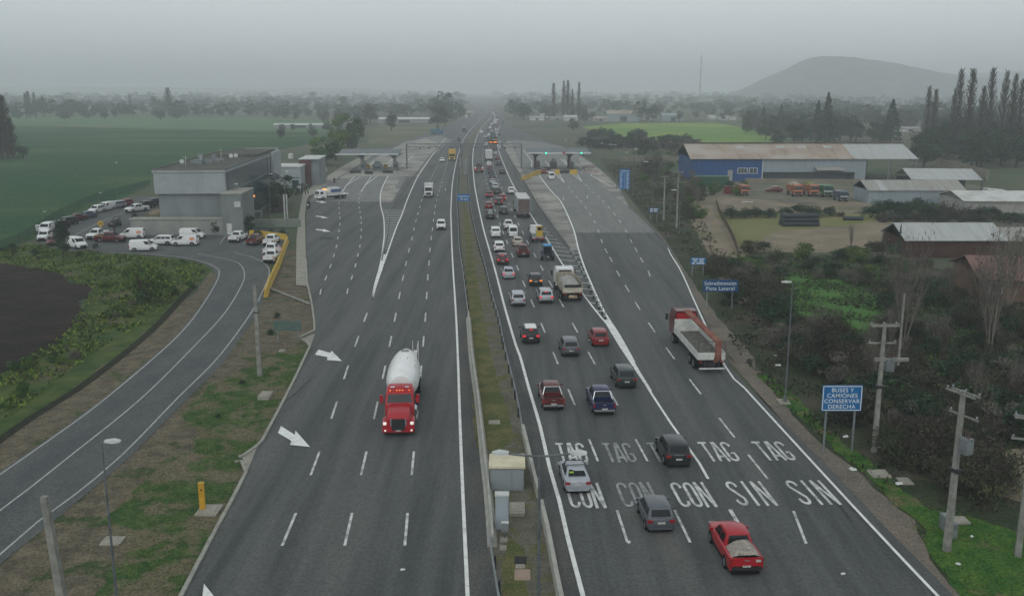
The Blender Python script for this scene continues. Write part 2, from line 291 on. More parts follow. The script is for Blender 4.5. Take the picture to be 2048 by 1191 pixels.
# median
sheet('median', [(1020,1311),(995,1191),(976,1096),(955,850),(936,640),(925,540),(918,450),(916,400),(919,340),(923,315),(936,280),(946,264),(958,249),(966,240),(972,240),(962,252),(952,268),(943,291),(938,319),(938,361),(944,430),(961,503),(984,594),(1009,700),(1046,870),(1078,996),(1118,1191),(1146,1311)], .10, M_median)
sheet('grass_strip', [(950,880),(944,760),(942,690),(938,640),(932,560),(932,500),(928,440),(926,400),(938,440),(946,500),(954,560),(964,620),(978,690),(1000,780),(1018,830),(1028,880),(1000,905),(960,905)], .115, M_medgr, .18, 22, step=.5)
sheet('grass_strip', [(1005,1160),(1010,1090),(1024,1080),(1050,1100),(1055,1180),(1060,1311),(1020,1311)], .115, M_medgr, .2, 23, step=.5)
for px, py, s in ((972, 890, .9), (1000, 1130, .7), (985, 860, .8)):
    pass

# --- markings (children of the highway)
def marks(name, m, parent=hw): 
    mb = MB(); return mb, (lambda: mb.build(name, m, parent))
ZM = .125
E_ = [(1196,1311),(1165,1191),(1136,1080),(1118.6,1004.5),(1099,937),(1080,854),(1057.6,777.5),(1040,714),(1032,693),(1010,617.6),(993.6,554),(978.5,500),(968,463),(960,428),(954,398.6),(947.9,361),(945.4,318.6),(948.6,291),(957,266),(968,250),(979,237),(985,224),(984,214)]
K_ = [(940,1311),(935,1191),(922,900),(913,650),(905,520),(902.4,450),(902,414.5),(906,359),(915,313.7),(919.5,301),(927.6,278.5),(940,261),(951,248),(966,234),(976,223),(972,214),(962,206)]
C_ = [(776,352),(764,377.5),(760.7,394),(761.6,413),(767.5,438),(768.6,470),(767,486),(764,511),(759,537),(750,569),(744.5,599)]
D_ = [(744.5,599),(755,562),(768,526),(780.6,490),(787.6,470),(795,450),(803.6,431),(817,394),(835.5,354),(851,331),(875,296),(892,276)]
F_ = [(1416,960),(1398.6,928.6),(1342.7,850),(1300,784.5),(1238.8,680),(1203.5,637.7),(1173,599),(1142,556),(1119,520),(1091.8,476),(1074,450),(1061,429),(1029,375.7),(1017,351.4),(1005.7,324),(996.4,298.6),(993.6,277),(995,264),(1000,252)]
P_ = [(1268,726),(1238.8,673),(1212,631),(1193.5,594),(1170,538.6),(1157,500),(1150,470),(1140,442),(1121,403),(1100,380),(1078,350.6)]
Q_ = [(1990,1311),(1871.7,1191),(1748.6,1060.5),(1640,943),(1489,778),(1450,733.6),(1387,599.5),(1373.6,568.6),(1360,540),(1340,507),(1334,490)]
mb, done = marks('edge_line', M_paint)
for L, wd in ((E_, .26), (K_, .22), (C_, .22), (D_, .24), (Q_, .2)): ribbon(mb, W(L), wd, ZM)
ribbon(mb, W(F_[3:]), .24, ZM+.006); ribbon(mb, W(F_[:4]), .2, ZM+.002); ribbon(mb, W(P_), .26, ZM+.01)
for L in ([(1129,366.5),(1119,349)], [(1129,366.5),(1112,349)], [(1164,364),(1154,349)], [(1164,364),(1146,349)], [(1221,372.5),(1180,350)], 
          [(684.5,385),(693,371),(709.5,353)], [(693,371),(721,353.5)], [(722,384),(730.5,371),(743,353)], [(730.5,371),(754,353)],
          [(738,334),(748,322)], [(741,338),(756,322)], [(770,332),(786,318)], [(774,336),(790,320)], [(803,331),(826,312)],
          [(1048,302),(1064,323)], [(1063,335),(1064,323),(1058,322)], [(1090,322),(1100,334)], [(1121,318),(1138,334)], [(1127,318),(1138,334)], [(1153,329),(1163,337)], [(980.6,223),(990,231)]):
    ribbon(mb, [Vector(G(*p)[:2]) for p in L], .22, ZM-.008)
# wedge where the gore closes
wd = [(1173+1,600),(1203.5,637.7),(1235.4,691.5),(1268,738),(1300,786),(1268,728),(1238.8,673),(1212,631)]
wd = [(1206,640),(1238,694),(1270,742),(1300,787),(1304,784),(1268,726),(1238.8,673),(1219,641)]
mb.add([tuple(G(*p)[:2])+(ZM+.014,) for p in wd], [tuple(range(len(wd)))])
wd = [(744.5,599),(757,540),(765,511),(773,509),(765,540)]
mb.add([tuple(G(*p)[:2])+(ZM+.012,) for p in wd], [tuple(reversed(range(len(wd))))])
done()
def lerp_x(L, y):
    L = sorted(L, key=lambda p: p[1])
    for a, b in zip(L, L[1:]):
        if a[1] <= y <= b[1]: return a[0]+(b[0]-a[0])*(y-a[1])/(b[1]-a[1])
    return L[-1][0] if y > L[-1][1] else L[0][0]
# chevron hatching of both gores
mb, done = marks('hatching', M_paint)
Y = G(780, 420).y; a, b = G(0, 500).y, G(0, 421).y
y = b
while y > a:
    v = 51886/(y+5.67)+180
    if v > 500: break
    cx0, cx1, cx2 = lerp_x(C_, v), lerp_x([(780,421),(775,470),(764,522)], v+2), lerp_x(D_, v)
    for x0, x1 in ((cx0, cx1-1), (cx1+1, cx2)):
        ribbon(mb, [Vector(G(x0, v)[:2]), Vector(G(x1, v+.3)[:2])], .28, ZM-.005)
    y -= 2.6
y = G(0, 450).y; a = G(0, 645).y
while y > a:
    v = 51886/(y+5.67)+180
    x0, x1 = lerp_x(F_, v), lerp_x(P_, v)
    if v < 500: x1 = lerp_x([(1062,427),(1140,497),(1160,512)], v)-3
    if x1-x0 > 4: ribbon(mb, [Vector(G(x0, v)[:2]), Vector(G(x1, v+1.5+(x1-x0)*.08)[:2])], .22, ZM-.005)
    y -= 4.4
done()
# lane dashes
mb, done = marks('lane_dashes', M_paintw)
def dashes(L, ys, ln=4.4, w_=.17):
    for yc in ys:
        Yc = G(0, yc).y; f = lambda YY: 51886/(YY+5.67)+180
        y0, y1 = f(Yc-ln/2), f(Yc+ln/2)
        p0, p1 = G(lerp_x(L, y0), y0), G(lerp_x(L, y1), y1)
        ribbon(mb, [Vector(p0[:2]), Vector(p1[:2])], w_, ZM)
def rows(y0, y1, d):
    Y0, Y1 = G(0, y0).y, G(0, y1).y; o = []
    while Y0 < Y1: o.append(51886/(Y0+5.67)+180); Y0 += d
    return o
M1 = [(1283,1191),(1246,1054),(1187,902),(1142.8,796),(1111,717.6),(1086,657),(1065,608),(1048,569),(1035,537),(1024.6,511.6),(1013.6,484),(1006,466),(1000,449),(995,434),(990,421),(977,380),(973,363.5),(969,349),(966,335),(965,318),(968,291),(972,278),(980,262)]
M2 = [(1425,1191),(1365,1052),(1282,901),(1228,799),(1183,717.6),(1150,657),(1123,608),(1100.7,568),(1083.5,537),(1069.6,511),(1055,485),(1045.7,466),(1037,449),(1029.7,434),(1023.5,421),(1010,392),(1000,371),(992,351),(985,328),(981,305),(981,291),(984,275),(989,262)]
R1 = [(1612,1056),(1515,935),(1453,857),(1390,775),(1340,708),(1303,656),(1275,613),(1254,578),(1236,548),(1222,520),(1212,503),(1203,483),(1197,463),(1189.6,444.6),(1181,429.5),(1171.5,415.7),(1162,404),(1153,394),(1144,384),(1137,375)]
R2 = [(1300,548),(1283,521),(1272,500),(1262,483),(1253,463),(1240,443.4),(1228.6,429.5),(1218,415.7),(1207,404),(1197,394),(1186,385.5),(1178,378),(1170.7,371.6)]
yrs = [1054,902,796,717.6,657,608,569,537,511.5,485,466,449,434,421]+rows(409, 262, 12.2)
dashes(M1, yrs); dashes(M2, yrs)
dashes(R1, [1056,935,857,775,708,656,613,578,548,520,503,483,463,444.6,429.5,415.7,404,394,384,375]); dashes(R2, [548,521,500,483,463,443.4,429.5,415.7,404,394,385.5,378,371.6])
dashes([(1500,1085),(1457,1017)], [1054], 4.6, .26)
L1 = [(520,1191),(580,1060),(631,928),(668,825),(692,746),(714,683),(731,636),(746,598)]
L2 = [(668,1191),(697,1060),(728,928),(752,822),(768,746),(781,684),(790.5,636),(799,592),(806,557),(812,527.6),(818,501.6),(824,478),(828,459),(832,442),(835.7,428),(839.5,414.5),(843,402),(852,380),(868,345),(880,318),(893,297),(905,280),(922,262),(938,248)]
L3 = [(803,1191),(812,1060),(826,928),(835,820),(842,746),(847,683),(851,635),(853.5,592),(855.7,556),(858,527),(860,501),(862.5,477),(865,459),(867,441),(869,427),(871,413),(873,400.6),(880,375),(889,345),(897,318),(906,297),(915,281),(930,262),(944,249)]
yl = [1060,928,822,746,684,636]
dashes(L1, yl); dashes(L2, yl+[592,557,527.6,501.6,478,459,442,428,414.5,402]+rows(391, 262, 11.2)); dashes(L3, yl+[592,556,527,501,477,459,441,427,413,400.6]+rows(391, 262, 11.2))
A_ = [(640,585),(652,557),(661,533),(668,512),(673,494),(676,477),(678,463),(680,449),(680,437),(679,427),(678,417),(678,408),(680,392)]
B_ = [(694,583),(704,556),(711,532),(716,511),(720,493),(722,475),(723,461),(722.6,447),(722,436),(720,425),(718.6,416),(718,406),(718,398),(720.4,390)]
dashes(A_, [p[1] for p in A_], 3.4); dashes(B_, [p[1] for p in B_], 3.4)
done()
mb, done = marks('side_road_lines', mat('side road paint', srgb(176,180,176), .7, col2=srgb(140,144,144), scale=1.2, detail=8, lo=.4, hi=.7))
for L in ([(-300,1165),(0,950),(100,880),(211,798),(349,679),(403,614),(438,552.5),(430,534),(389.5,520),(309,509.5),(174.6,504)],
          [(-300,1235),(0,1022),(150,905),(282,798),(384,697.6),(448,628.5),(480,577.5),(489.4,552),(484.6,534),(476.6,526),(440,516),(395,508)],
          [(-260,1300),(0,1110),(75,1045),(150,990),(245,910),(354,798),(440,711),(505,622),(527.7,577.5),(538,552),(537,536),(527.7,526),(500,513),(468,505.7)],
          [(150,470),(180,455),(215,438),(250,424)], [(440,487),(452,472)], [(487,488),(500,472)]):
    ribbon(mb, W(L), .13, .075)
done()
# painted lettering on the lanes
def arc(cx, cy, rx, ry, a0, a1, n=7): return [(cx+rx*math.cos(R(a0+(a1-a0)*i/n)), cy+ry*math.sin(R(a0+(a1-a0)*i/n))) for i in range(n+1)]
GL = {
 'T': [[(0,.95),(1,.95)], [(.5,.95),(.5,0)]],
 'A': [[(.0,0),(.42,1)], [(1,0),(.58,1)], [(.18,.24),(.82,.24)]],
 'G': [[(.95,.76)]+arc(.5,.8,.42,.15,0,180)+[(.08,.2)]+arc(.5,.2,.42,.15,180,360)+[(.92,.42),(.5,.42)]],
 'C': [[(.95,.76)]+arc(.5,.8,.42,.15,0,180)+[(.08,.2)]+arc(.5,.2,.42,.15,180,360)+[(.92,.24)]],
 'O': [arc(.5,.8,.4,.15,0,180)+[(.1,.2)]+arc(.5,.2,.4,.15,180,360)+[(.9,.8)]],
 'N': [[(.08,0),(.08,1)], [(.92,0),(.92,1)], [(.1,.98),(.9,.02)]],
 'S': [[(.92,.76)]+arc(.5,.8,.4,.15,0,180)+[(.1,.72),(.9,.3)]+arc(.5,.2,.4,.15,0,-180)+[(.08,.24)]],
 'I': [[(.5,0),(.5,1)]]}
def road_word(word, px, py0, py1, wpx, m):
    """letters painted on the lane: far edge py0, near edge py1, centred on px"""
    a, b = G(px, py1), G(px, py0); ln = b.y-a.y; wid = (G(px+wpx/2, (py0+py1)/2)-G(px-wpx/2, (py0+py1)/2)).x
    y0 = a.y; n = len(word); cw = wid/(n+.0); mb = MB(); drift = -.06
    cx = G(px, (py0+py1)/2).x
    for k, ch in enumerate(word):
        lw = cw*.78
        for si, st in enumerate(GL[ch]):
            sc = .62 if ch == 'I' else 1
            hw_x, hw_y = .1, .18
            pts = [Vector((cx-wid/2+cw*k+cw*.11+lw*p[0]+drift*(p[1]-.5)*ln, y0+ln*p[1])) for p in st]
            m_ = len(pts); L, Rr = [], []
            for i, p in enumerate(pts):
                d = (pts[min(i+1, m_-1)]-pts[max(i-1, 0)]); d = Vector((d.x*4, d.y)).normalized()
                nn = Vector((-d.y*hw_x, d.x*hw_y))
                L.append((p.x+nn.x, p.y+nn.y, ZM+.002+.003*si+.001*k)); Rr.append((p.x-nn.x, p.y-nn.y, ZM+.002+.003*si+.001*k))
            mb.add(L+Rr, [(m_+i, m_+i+1, i+1, i) for i in range(m_-1)])
    mb.build('lane_lettering', m, hw)
for wd_, px, y0, y1, wp, m in (('TAG',1143,888,927,60,M_paintw),('TAG',1238,888,927,60,M_faded),('TAG',1330,887,926,60,M_faded),('TAG',1437,886,925,66,M_paintw),('TAG',1547,885,923,66,M_paintw),
        ('CON',1170,968,1019,72,M_paintw),('CON',1274,967,1017,74,M_faded),('CON',1385,967,1017,74,M_paintw),('SIN',1500,965,1014,80,M_paintw),('SIN',1623,963,1012,80,M_paintw)):
    road_word(wd_, px, y0, y1, wp, m)
# sealed cracks and darker repairs in the paving
mb, done = marks('crack_seal', mat('crack seal', srgb(44,46,46), .7)); rr = random.Random(12)
for L in ([(1108,380),(1135,440),(1150,470)],[(1195,330),(1230,372),(1262,420)],[(1140,378),(1210,382)],[(1120,415),(1236,420)],[(1690,1010),(1790,1100),(1880,1200)],[(1660,985),(1700,1045)],[(640,420),(760,418)],[(545,830),(620,760)],[(930,700),(946,860)],[(928,560),(938,700)],[(640,560),(700,470)],[(1085,1040),(1120,1191)],[(1020,706),(1062,850)],[(1048,345),(1078,405),(1112,452)],[(700,375),(735,360)]):
    P = W(L, 1.5); P = [p+Vector((rr.uniform(-.12,.12), rr.uniform(-.1,.1))) for p in P]; ribbon(mb, P, .07, ZM-.012)
done()
for k, (a, b, c, d) in enumerate(((642,474,664,480),(1165,300,1185,312))):
    P = [G(a,b), G(c,b), G(c+4,d), G(a-4,d)]; f_ = fill(P, .085 if k < 1 else .1, .25, k, .5); f_.build('asphalt_patch', mat('dark asphalt patch', srgb(60,64,64), .85, col2=srgb(80,84,83), scale=1.5, detail=8), hw)
# left-pointing merge arrows
mb, done = marks('lane_arrow', M_paint)
def arrow(px):
    P = [G(*p) for p in px]; mb.add([(p.x, p.y, ZM+.003) for p in P], [tuple(range(len(P)))])
Ar = [((630,711),(637,701),(661,707.5),(663,703),(684,724),(654,722),(655,716)),
      ((556,868),(562,854),(590,872),(591,863),(620,896),(580,892),(583,884)),
      ((631,434),(631,432.4),(643,433.6),(645,433),(657,437),(643,437.3),(644,435.6)),
      ((632,461),(632,458.8),(645,460.2),(648,459.2),(662,464.6),(645,464.4),(646,462.6)),
      ((633,404.4),(634,402.8),(640,403.8),(643,402.8),(654,406.2),(642,407.2),(641,405.6)),
      ((398,1260),(408,1170),(432,1200),(444,1260))]
for a in Ar: arrow(a)
for px, py in ((891,380),(1127,398),(1175,395)): 
    arrow([(px+.1,py+3.4),(px-.2,py),(px-1.3,py),(px-.6,py-3),(px+.9,py),(px+.3,py),(px+.7,py+3.4)])
done()
# kerbs along the left edge of the highway, with drain mouths
mb = MB(); prof = [(-.1,0),(.12,0),(.12,.2),(-.1,.22)]
for L in ([(250,1420),(364,1191),(421,1082),(472,987),(492,947),(483,924),(470,926)], [(478,916),(486,914),(512,896),(524,884),(560,817),(591,756),(620,694),(610,682)], [(600,676),(612,670),(629,662),(628,641),(623,606),(614,565),(612,520)]):
    pts = [Vector(G(*p)[:2]) for p in L]; sweep(mb, pts, prof)
tag(mb.build('kerb', M_kerb), kind='structure')
mb = MB()
for P in ([(485,916),(514,897),(494,946)], [(601,679),(630,668),(621,694)]):
    mb.add([tuple(G(*p)[:2])+(.10,) for p in P], [(0, 1, 2)])
tag(mb.build('drain_apron', M_walk), kind='structure')
# kerb lines that divide shoulder and plaza
mb = MB()
for L in ([(783,418),(800,392),(822,362),(845,332),(860,312),(884,288)], [(1003,285),(1010,300),(1028,331),(1051,367),(1074,407),(1102,447),(1141,500)], [(1258,412),(1274,428),(1298,450),(1325,481),(1350,514)]):
    sweep(mb, W(L), [(-.12,0),(.12,0),(.1,.3),(-.1,.3)])
tag(mb.build('kerb', mat('dark kerb', srgb(96,98,94), .9, col2=srgb(120,120,114), scale=1, bump=.3)), kind='structure')
# haze: closed box of even air round everything
hz = MB(); hz.box(-7000, 7000, -300, 8200, -1.2, 165)
ho = hz.build('haze', None); ho['kind'] = 'stuff'
hm = bpy.data.materials.new('haze'); hm.use_nodes = True; t = hm.node_tree; t.nodes.clear()
pv = t.nodes.new('ShaderNodeVolumePrincipled'); om = t.nodes.new('ShaderNodeOutputMaterial')
pv.inputs['Color'].default_value = (.92, .97, 1.0, 1); pv.inputs['Density'].default_value = .00048; pv.inputs['Anisotropy'].default_value = 0
t.links.new(pv.outputs[0], om.inputs['Volume']); ho.data.materials.clear(); ho.data.materials.append(hm)
# ================================================================ vehicles
def car_paint(name, c, rough=.32, metal=0.0):
    return mat(name, c, rough, metal, col2=lum(c, .82), scale=2.2, detail=5, lo=.4, hi=.75, coord='Object', coat=.5, spec=.4)
PAINT = {k: car_paint(k+' car paint', srgb(*v[:3]), .35, v[3]) for k, v in {
 'white': (228,230,228,0), 'silver': (176,182,188,.35), 'grey': (92,98,104,.3), 'darkgrey': (50,56,60,.2), 'black': (22,25,28,0), 'red': (134,22,32,0),
 'darkred': (92,20,24,0), 'maroon': (96,36,34,0), 'blue': (24,36,78,0), 'darkblue': (30,42,58,0), 'green': (34,52,50,0), 'beige': (184,178,162,.1),
 'cyan': (30,112,152,0), 'bluegrey': (70,92,110,.3), 'brightred': (170,20,34,0), 'yellow': (190,160,48,0), 'orange': (158,88,54,0), 'tgreen': (30,104,62,0)}.items()}
M_glass = mat('car glass', srgb(18, 24, 27), .2, spec=.35)
M_glassL = mat('pale glass', srgb(60, 74, 80), .15, spec=.6)
M_tyre = mat('tyre rubber', srgb(24, 24, 25), .9)
M_rim = mat('wheel rim', srgb(120, 124, 128), .4, .6)
M_black = mat('black plastic', srgb(26, 28, 29), .75)
M_chrome = mat('chrome', srgb(200, 204, 206), .25, .8)
M_plate = mat('plate', srgb(206, 208, 200), .5, col2=srgb(120, 122, 120), scale=22, detail=1, lo=.5, hi=.6, coord='Object')
M_tail = mat('tail lamp', srgb(140, 22, 26), .3)
M_tailon = mat('lit tail lamp', srgb(200, 20, 20), .3, emit=(1, .05, .06), es=.9)
M_tailor = mat('lit orange lamp', srgb(220, 120, 20), .3, emit=(1, .28, .06), es=1.4)
M_head = mat('head lamp', srgb(190, 196, 200), .2)
M_headon = mat('lit head lamp', srgb(230, 230, 220), .3, emit=(1, .96, .86), es=.8)
M_wmetal = mat('white metal', srgb(214, 216, 210), .5, col2=srgb(180, 182, 176), scale=1.5, coord='Object')
M_gmetal = mat('galvanised metal', srgb(140, 146, 148), .5, .3, col2=srgb(112, 118, 120), scale=2)
M_dmetal = mat('dark metal', srgb(44, 46, 48), .6, .2)
M_bedliner = mat('bed liner', srgb(62, 64, 64), .85, col2=srgb(44, 46, 46), scale=4, coord='Object')

def wheel(root, x, y, r, wd=.22, rim=M_rim):
    s = 1 if x > 0 else -1; mb = MB(); mb.cyl((x-wd/2, y, r), (x+wd/2, y, r), r, n=16)
    o = mb.build('wheel', M_tyre, root, 35)
    m2 = MB(); xo = x+s*(wd/2+.004); m2.cyl((xo-.012, y, r), (xo+.012, y, r), r*.62, n=12); m2.build('rim', rim, o, 35)
    return o
def quad_on(mb, A, B, C, D, u0, u1, v0, v1, off=.03, mi=0):
    """panel inset on the face A(bl) B(br) C(tr) D(tl)"""
    A, B, C, D = map(Vector, (A, B, C, D)); n = (B-A).cross(D-A).normalized()
    f = lambda u, v: (A*(1-u)+B*u)*(1-v)+(D*(1-u)+C*u)*v + n*off
    mb.add([f(u0, v0), f(u1, v0), f(u1, v1), f(u0, v1)], [(0, 1, 2, 3)], mi)
SPEC = { # L, W, H, belt, hood, deck, yw0, yw1, yr1, yr0, wheel r, front/rear axle y, clearance
 'sedan':  dict(L=4.45,W=1.74,H=1.47,belt=.95,hood=.93,nose=.74,deck=1.0,yw0=1.12,yw1=.32,yr1=-1.0,yr0=-1.62,r=.32,ax=(1.35,-1.3),zb=.22),
 'hatch':  dict(L=3.75,W=1.66,H=1.52,belt=.95,hood=.95,nose=.78,deck=.98,yw0=1.1,yw1=.38,yr1=-1.5,yr0=-1.78,r=.3,ax=(1.2,-1.2),zb=.22),
 'suv':    dict(L=4.4,W=1.83,H=1.68,belt=1.06,hood=1.05,nose=.86,deck=1.1,yw0=1.12,yw1=.42,yr1=-1.8,yr0=-2.1,r=.36,ax=(1.38,-1.32),zb=.27),
 'van':    dict(L=4.4,W=1.82,H=1.84,belt=1.12,hood=1.1,nose=.82,deck=1.12,yw0=1.45,yw1=.72,yr1=-2.06,yr0=-2.16,r=.32,ax=(1.4,-1.32),zb=.23),
 'minibus':dict(L=5.2,W=1.9,H=2.1,belt=1.15,hood=1.12,nose=.86,deck=1.15,yw0=2.2,yw1=1.4,yr1=-2.42,yr0=-2.54,r=.34,ax=(1.7,-1.6),zb=.24),
 'pickup': dict(L=5.3,W=1.86,H=1.79,belt=1.12,hood=1.14,nose=.98,deck=1.1,yw0=1.3,yw1=.62,yr1=-.82,yr0=-1.0,r=.38,ax=(1.62,-1.55),zb=.34),
}
PROTO = {}
def body_mesh(kind):
    P = SPEC[kind]; L, Wd = P['L']/2, P['W']/2; mb = MB(); zb, bl = P['zb'], P['belt']
    pk = kind == 'pickup'; yend = P['yr0']-.06 if pk else -L
    st = []
    if not pk: st += [(-L, .84, zb+.16, P['deck']-.16), (-L+.05, .92, zb+.06, P['deck']-.05), (-L+.22, .97, zb, P['deck'])]
    else: st += [(yend, .98, zb, bl)]
    if P['yr0'] > -L+.3 and not pk: st += [(P['yr0'], .99, zb, P['deck'])]
    st += [(0, 1, zb, bl), (P['yw0'], .99, zb, P['hood']), (L-.55, .96, zb, (P['hood']+P['nose'])/2+.03), (L-.2, .9, zb+.02, P['nose']+.02), (L-.03, .8, zb+.1, P['nose']-.1)]
    rings = []
    for y, k, z0, z1 in st:
        w_ = Wd*k; zm = z0+(z1-z0)*.55
        rings.append([(-w_*.9, y, z0), (-w_, y, z0+.14), (-w_*1.0, y, zm), (-w_*.955, y, z1-.07), (-w_*.86, y, z1), (0, y, z1+.025), (w_*.86, y, z1), (w_*.955, y, z1-.07), (w_, y, zm), (w_, y, z0+.14), (w_*.9, y, z0)])
    mb.loft(rings)
    # cabin shell
    wb, wr = Wd*.9, Wd*(.72 if kind in ('van', 'minibus') else .68); H = P['H']; b = bl-.03
    if kind in ('suv', 'hatch'): wb, wr = Wd*.93, Wd*.76
    if kind in ('van', 'minibus'): wb, wr = Wd*.95, Wd*.84
    y0, y1, y2, y3 = P['yw0'], P['yw1'], P['yr1'], P['yr0']; ym = (y1+y2)/2
    bd = P['deck']-.03 if not pk else b
    roof = []
    for y, z in ((y1, H-.05), (y1-.25, H-.01), (ym, H), (y2+.2, H-.02), (y2, H-.07)):
        roof.append([(-wr, y, z-.05), (-wr*.82, y, z), (0, y, z+.015), (wr*.82, y, z), (wr, y, z-.05)])
    mb.loft(roof, closed=False)
    zl = roof[0][0][2]; zr = roof[-1][0][2]
    for s in (-1, 1):
        top = [r_[0 if s < 0 else 4] for r_ in roof]
        base = [(s*wb*.97, y0, b), (s*wb, y1-.25, b), (s*wb, ym, b), (s*wb, y2+.2, b), (s*wb*.97, y3, bd)]
        vs = base+top; fs = [(i, i+1, 6+i, 5+i) if s > 0 else (i+1, i, 5+i, 6+i) for i in range(4)]
        mb.add(vs, [tuple(reversed(f)) if s > 0 else tuple(reversed(f)) for f in fs])
    r0, r1 = roof[0], roof[-1]
    mb.add([(-wb*.97, y0, b), (wb*.97, y0, b), r0[4], r0[3], r0[2], r0[1], r0[0]], [(1, 0, 6, 5, 4, 3, 2)])
    mb.add([(-wb*.97, y3, bd), (wb*.97, y3, bd), r1[4], r1[3], r1[2], r1[1], r1[0]], [(0, 1, 2, 3, 4, 5, 6)])
    g = dict(wb=wb, wr=wr, b=b, bd=bd, y0=y0, y1=y1, y2=y2, y3=y3, zl=zl, zr=zr, r0=r0, r1=r1, ym=ym, H=H)
    return mb, g
def make_car(kind, detail=True):
    P = SPEC[kind]; L, Wd = P['L']/2, P['W']/2
    root = thing(kind, None, None); mb, g = body_mesh(kind)
    body = mb.build('body', PAINT['silver'], root, 38)
    m = MB(); quad_on(m, (g['wb']*.97, g['y0'], g['b']), (-g['wb']*.97, g['y0'], g['b']), (-g['wr'], g['y1'], g['zl']), (g['wr'], g['y1'], g['zl']), .07, .93, .1, .97)
    m.build('windshield', M_glass, root)
    m = MB(); quad_on(m, (-g['wb']*.97, g['y3'], g['bd']), (g['wb']*.97, g['y3'], g['bd']), (g['wr'], g['y2'], g['zr']), (-g['wr'], g['y2'], g['zr']), .1, .9, (.12 if kind != 'van' else .4), .9)
    m.build('rear_window', M_glass, root)
    for s in (-1, 1):
        m = MB()
        A = (s*g['wb'], g['y3']+.05, g['b']); B = (s*g['wb'], g['y0']-.05, g['b']); C = (s*g['wr'], g['y1'], g['zl']); D = (s*g['wr'], g['y2'], g['zr'])
        spans = [(.06,.34),(.37,.62),(.65,.94)] if kind in ('suv', 'minibus') else [(.1,.48),(.52,.92)]
        if kind == 'van': spans = [(.74, .96)]
        for u0, u1 in spans:
            if s > 0: quad_on(m, A, B, C, D, u0, u1, .14, .86)
            else: quad_on(m, B, A, D, C, 1-u1, 1-u0, .14, .86)
        m.build('side_window', M_glass, root)
    for s in (-1, 1):
        for y in P['ax']: wheel(root, s*(Wd-.1), y, P['r'])
        if detail:
            for y in P['ax']:
                arch = MB(); n = 9; R0, R1 = P['r']+.02, P['r']+.07; xo = s*(Wd+.006)
                vs = [(xo, y+q*math.cos(math.pi*i/n), P['r']+q*math.sin(math.pi*i/n)) for q in (R0, R1) for i in range(n+1)]
                arch.add(vs, [((i, i+1, n+2+i, n+1+i) if s < 0 else (i+1, i, n+1+i, n+2+i)) for i in range(n)])
                arch.build('wheel_arch', M_black, root)
    hz_ = P['nose']-.1
    for s in (-1, 1):
        m = MB(); m.box(s*Wd*.62-.2, s*Wd*.62+.2, L-.22, L-.035, hz_-.1, hz_+.06); m.build('headlight', M_head, root)
        m = MB(); tz = P['deck']-.2 if kind not in ('pickup',) else .92
        if kind == 'van' or kind == 'minibus': m.box(s*Wd*.93-.06, s*Wd*.93+.05, -L-.015, -L+.1, tz-.3, tz+.12)
        elif kind == 'pickup': m.box(s*(Wd-.09)-.07, s*(Wd-.09)+.07, -L-.02, -L+.06, .72, 1.06)
        else: m.box(s*Wd*.78-.17, s*Wd*.78+.15, -L-.012, -L+.14, tz-.1, tz+.08)
        m.build('taillight', M_tail, root)
        if detail:
            m = MB(); m.box(s*(Wd+.09)-.09, s*(Wd+.09)+.09, g['y0']-.32, g['y0']-.22, g['b']+.02, g['b']+.2); m.build('side_mirror', M_black, root)
    m = MB(); m.box(-Wd*.84, Wd*.84, -L+.12, L-.25, .1, P['zb']+.12); m.build('contact_shade_box', M_tyre, root)  # dark box added under the car to deepen its contact shadow
    if kind != 'pickup':
        m = MB(); m.box(-Wd*.8, Wd*.8, -L-.025, -L+.1, P['zb']+.04, P['zb']+(.24 if kind == 'suv' else .15)); m.build('rear_bumper', M_black if kind in ('suv', 'van') else PAINT['silver'], root)
    m = MB(); m.box(-Wd*.6, Wd*.6, L-.1, L-.01, P['zb']+.08, P['nose']-.22); m.build('grille', M_black, root)
    m = MB(); pz = .62 if kind != 'pickup' else .55; m.box(-.22, .22, -L-.045, -L-.026, pz, pz+.13); m.build('license_plate', M_plate, root)
    if kind == 'pickup':
        z0, z1 = .72, 1.12; yb = P['yr0']-.06
        for s in (-1, 1):
            m = MB(); rings = [[(s*Wd*.97, y, .36), (s*Wd, y, .6), (s*Wd*.99, y, z1-.05), (s*Wd*.94, y, z1), (s*(Wd*.86), y, z1), (s*(Wd*.86), y, z0-.1), (s*Wd*.8, y, .36)] for y in (yb, -L+.3, -L+.04)]
            if s > 0: rings = [list(reversed(q)) for q in rings]
            m.loft(rings)
            m.build('bed_side', PAINT['silver'], root, 38)
        m = MB(); m.box(-Wd*.86, Wd*.86, -L+.06, yb, z0-.12, z0); m.build('bed_floor', M_bedliner, root)
        m = MB(); m.box(-Wd*.85, Wd*.85, -L+.0, -L+.07, .62, z1-.01); tg = m.build('tailgate', PAINT['silver'], root)
        m = MB(); m.box(-.14, .14, -L-.022, -L-.003, .93, .99); m.build('handle', M_chrome, tg)
        m = MB(); m.box(-Wd*.9, Wd*.9, -L-.1, -L+.0, .42, .58); m.build('rear_bumper', M_chrome, root)
    return root
def set_mat(o, m):
    o.material_slots[0].link = 'OBJECT'; o.material_slots[0].material = m
CARGROUP = {'sedan': 'sedan', 'hatch': 'hatchback', 'suv': 'suv', 'van': 'van', 'minibus': 'minibus', 'pickup': 'pickup truck'}
CARNAME = {'sedan': 'sedan', 'hatch': 'hatchback', 'suv': 'suv', 'van': 'panel_van', 'minibus': 'minibus', 'pickup': 'pickup_truck'}
def hd(Y):
    """heading of the highway at distance Y (radians, left of straight ahead)"""
    return R(3.5) if Y < 300 else (R(2.6) if Y < 380 else R(.6)) if Y < 900 else R(1.5)
_protos = {}
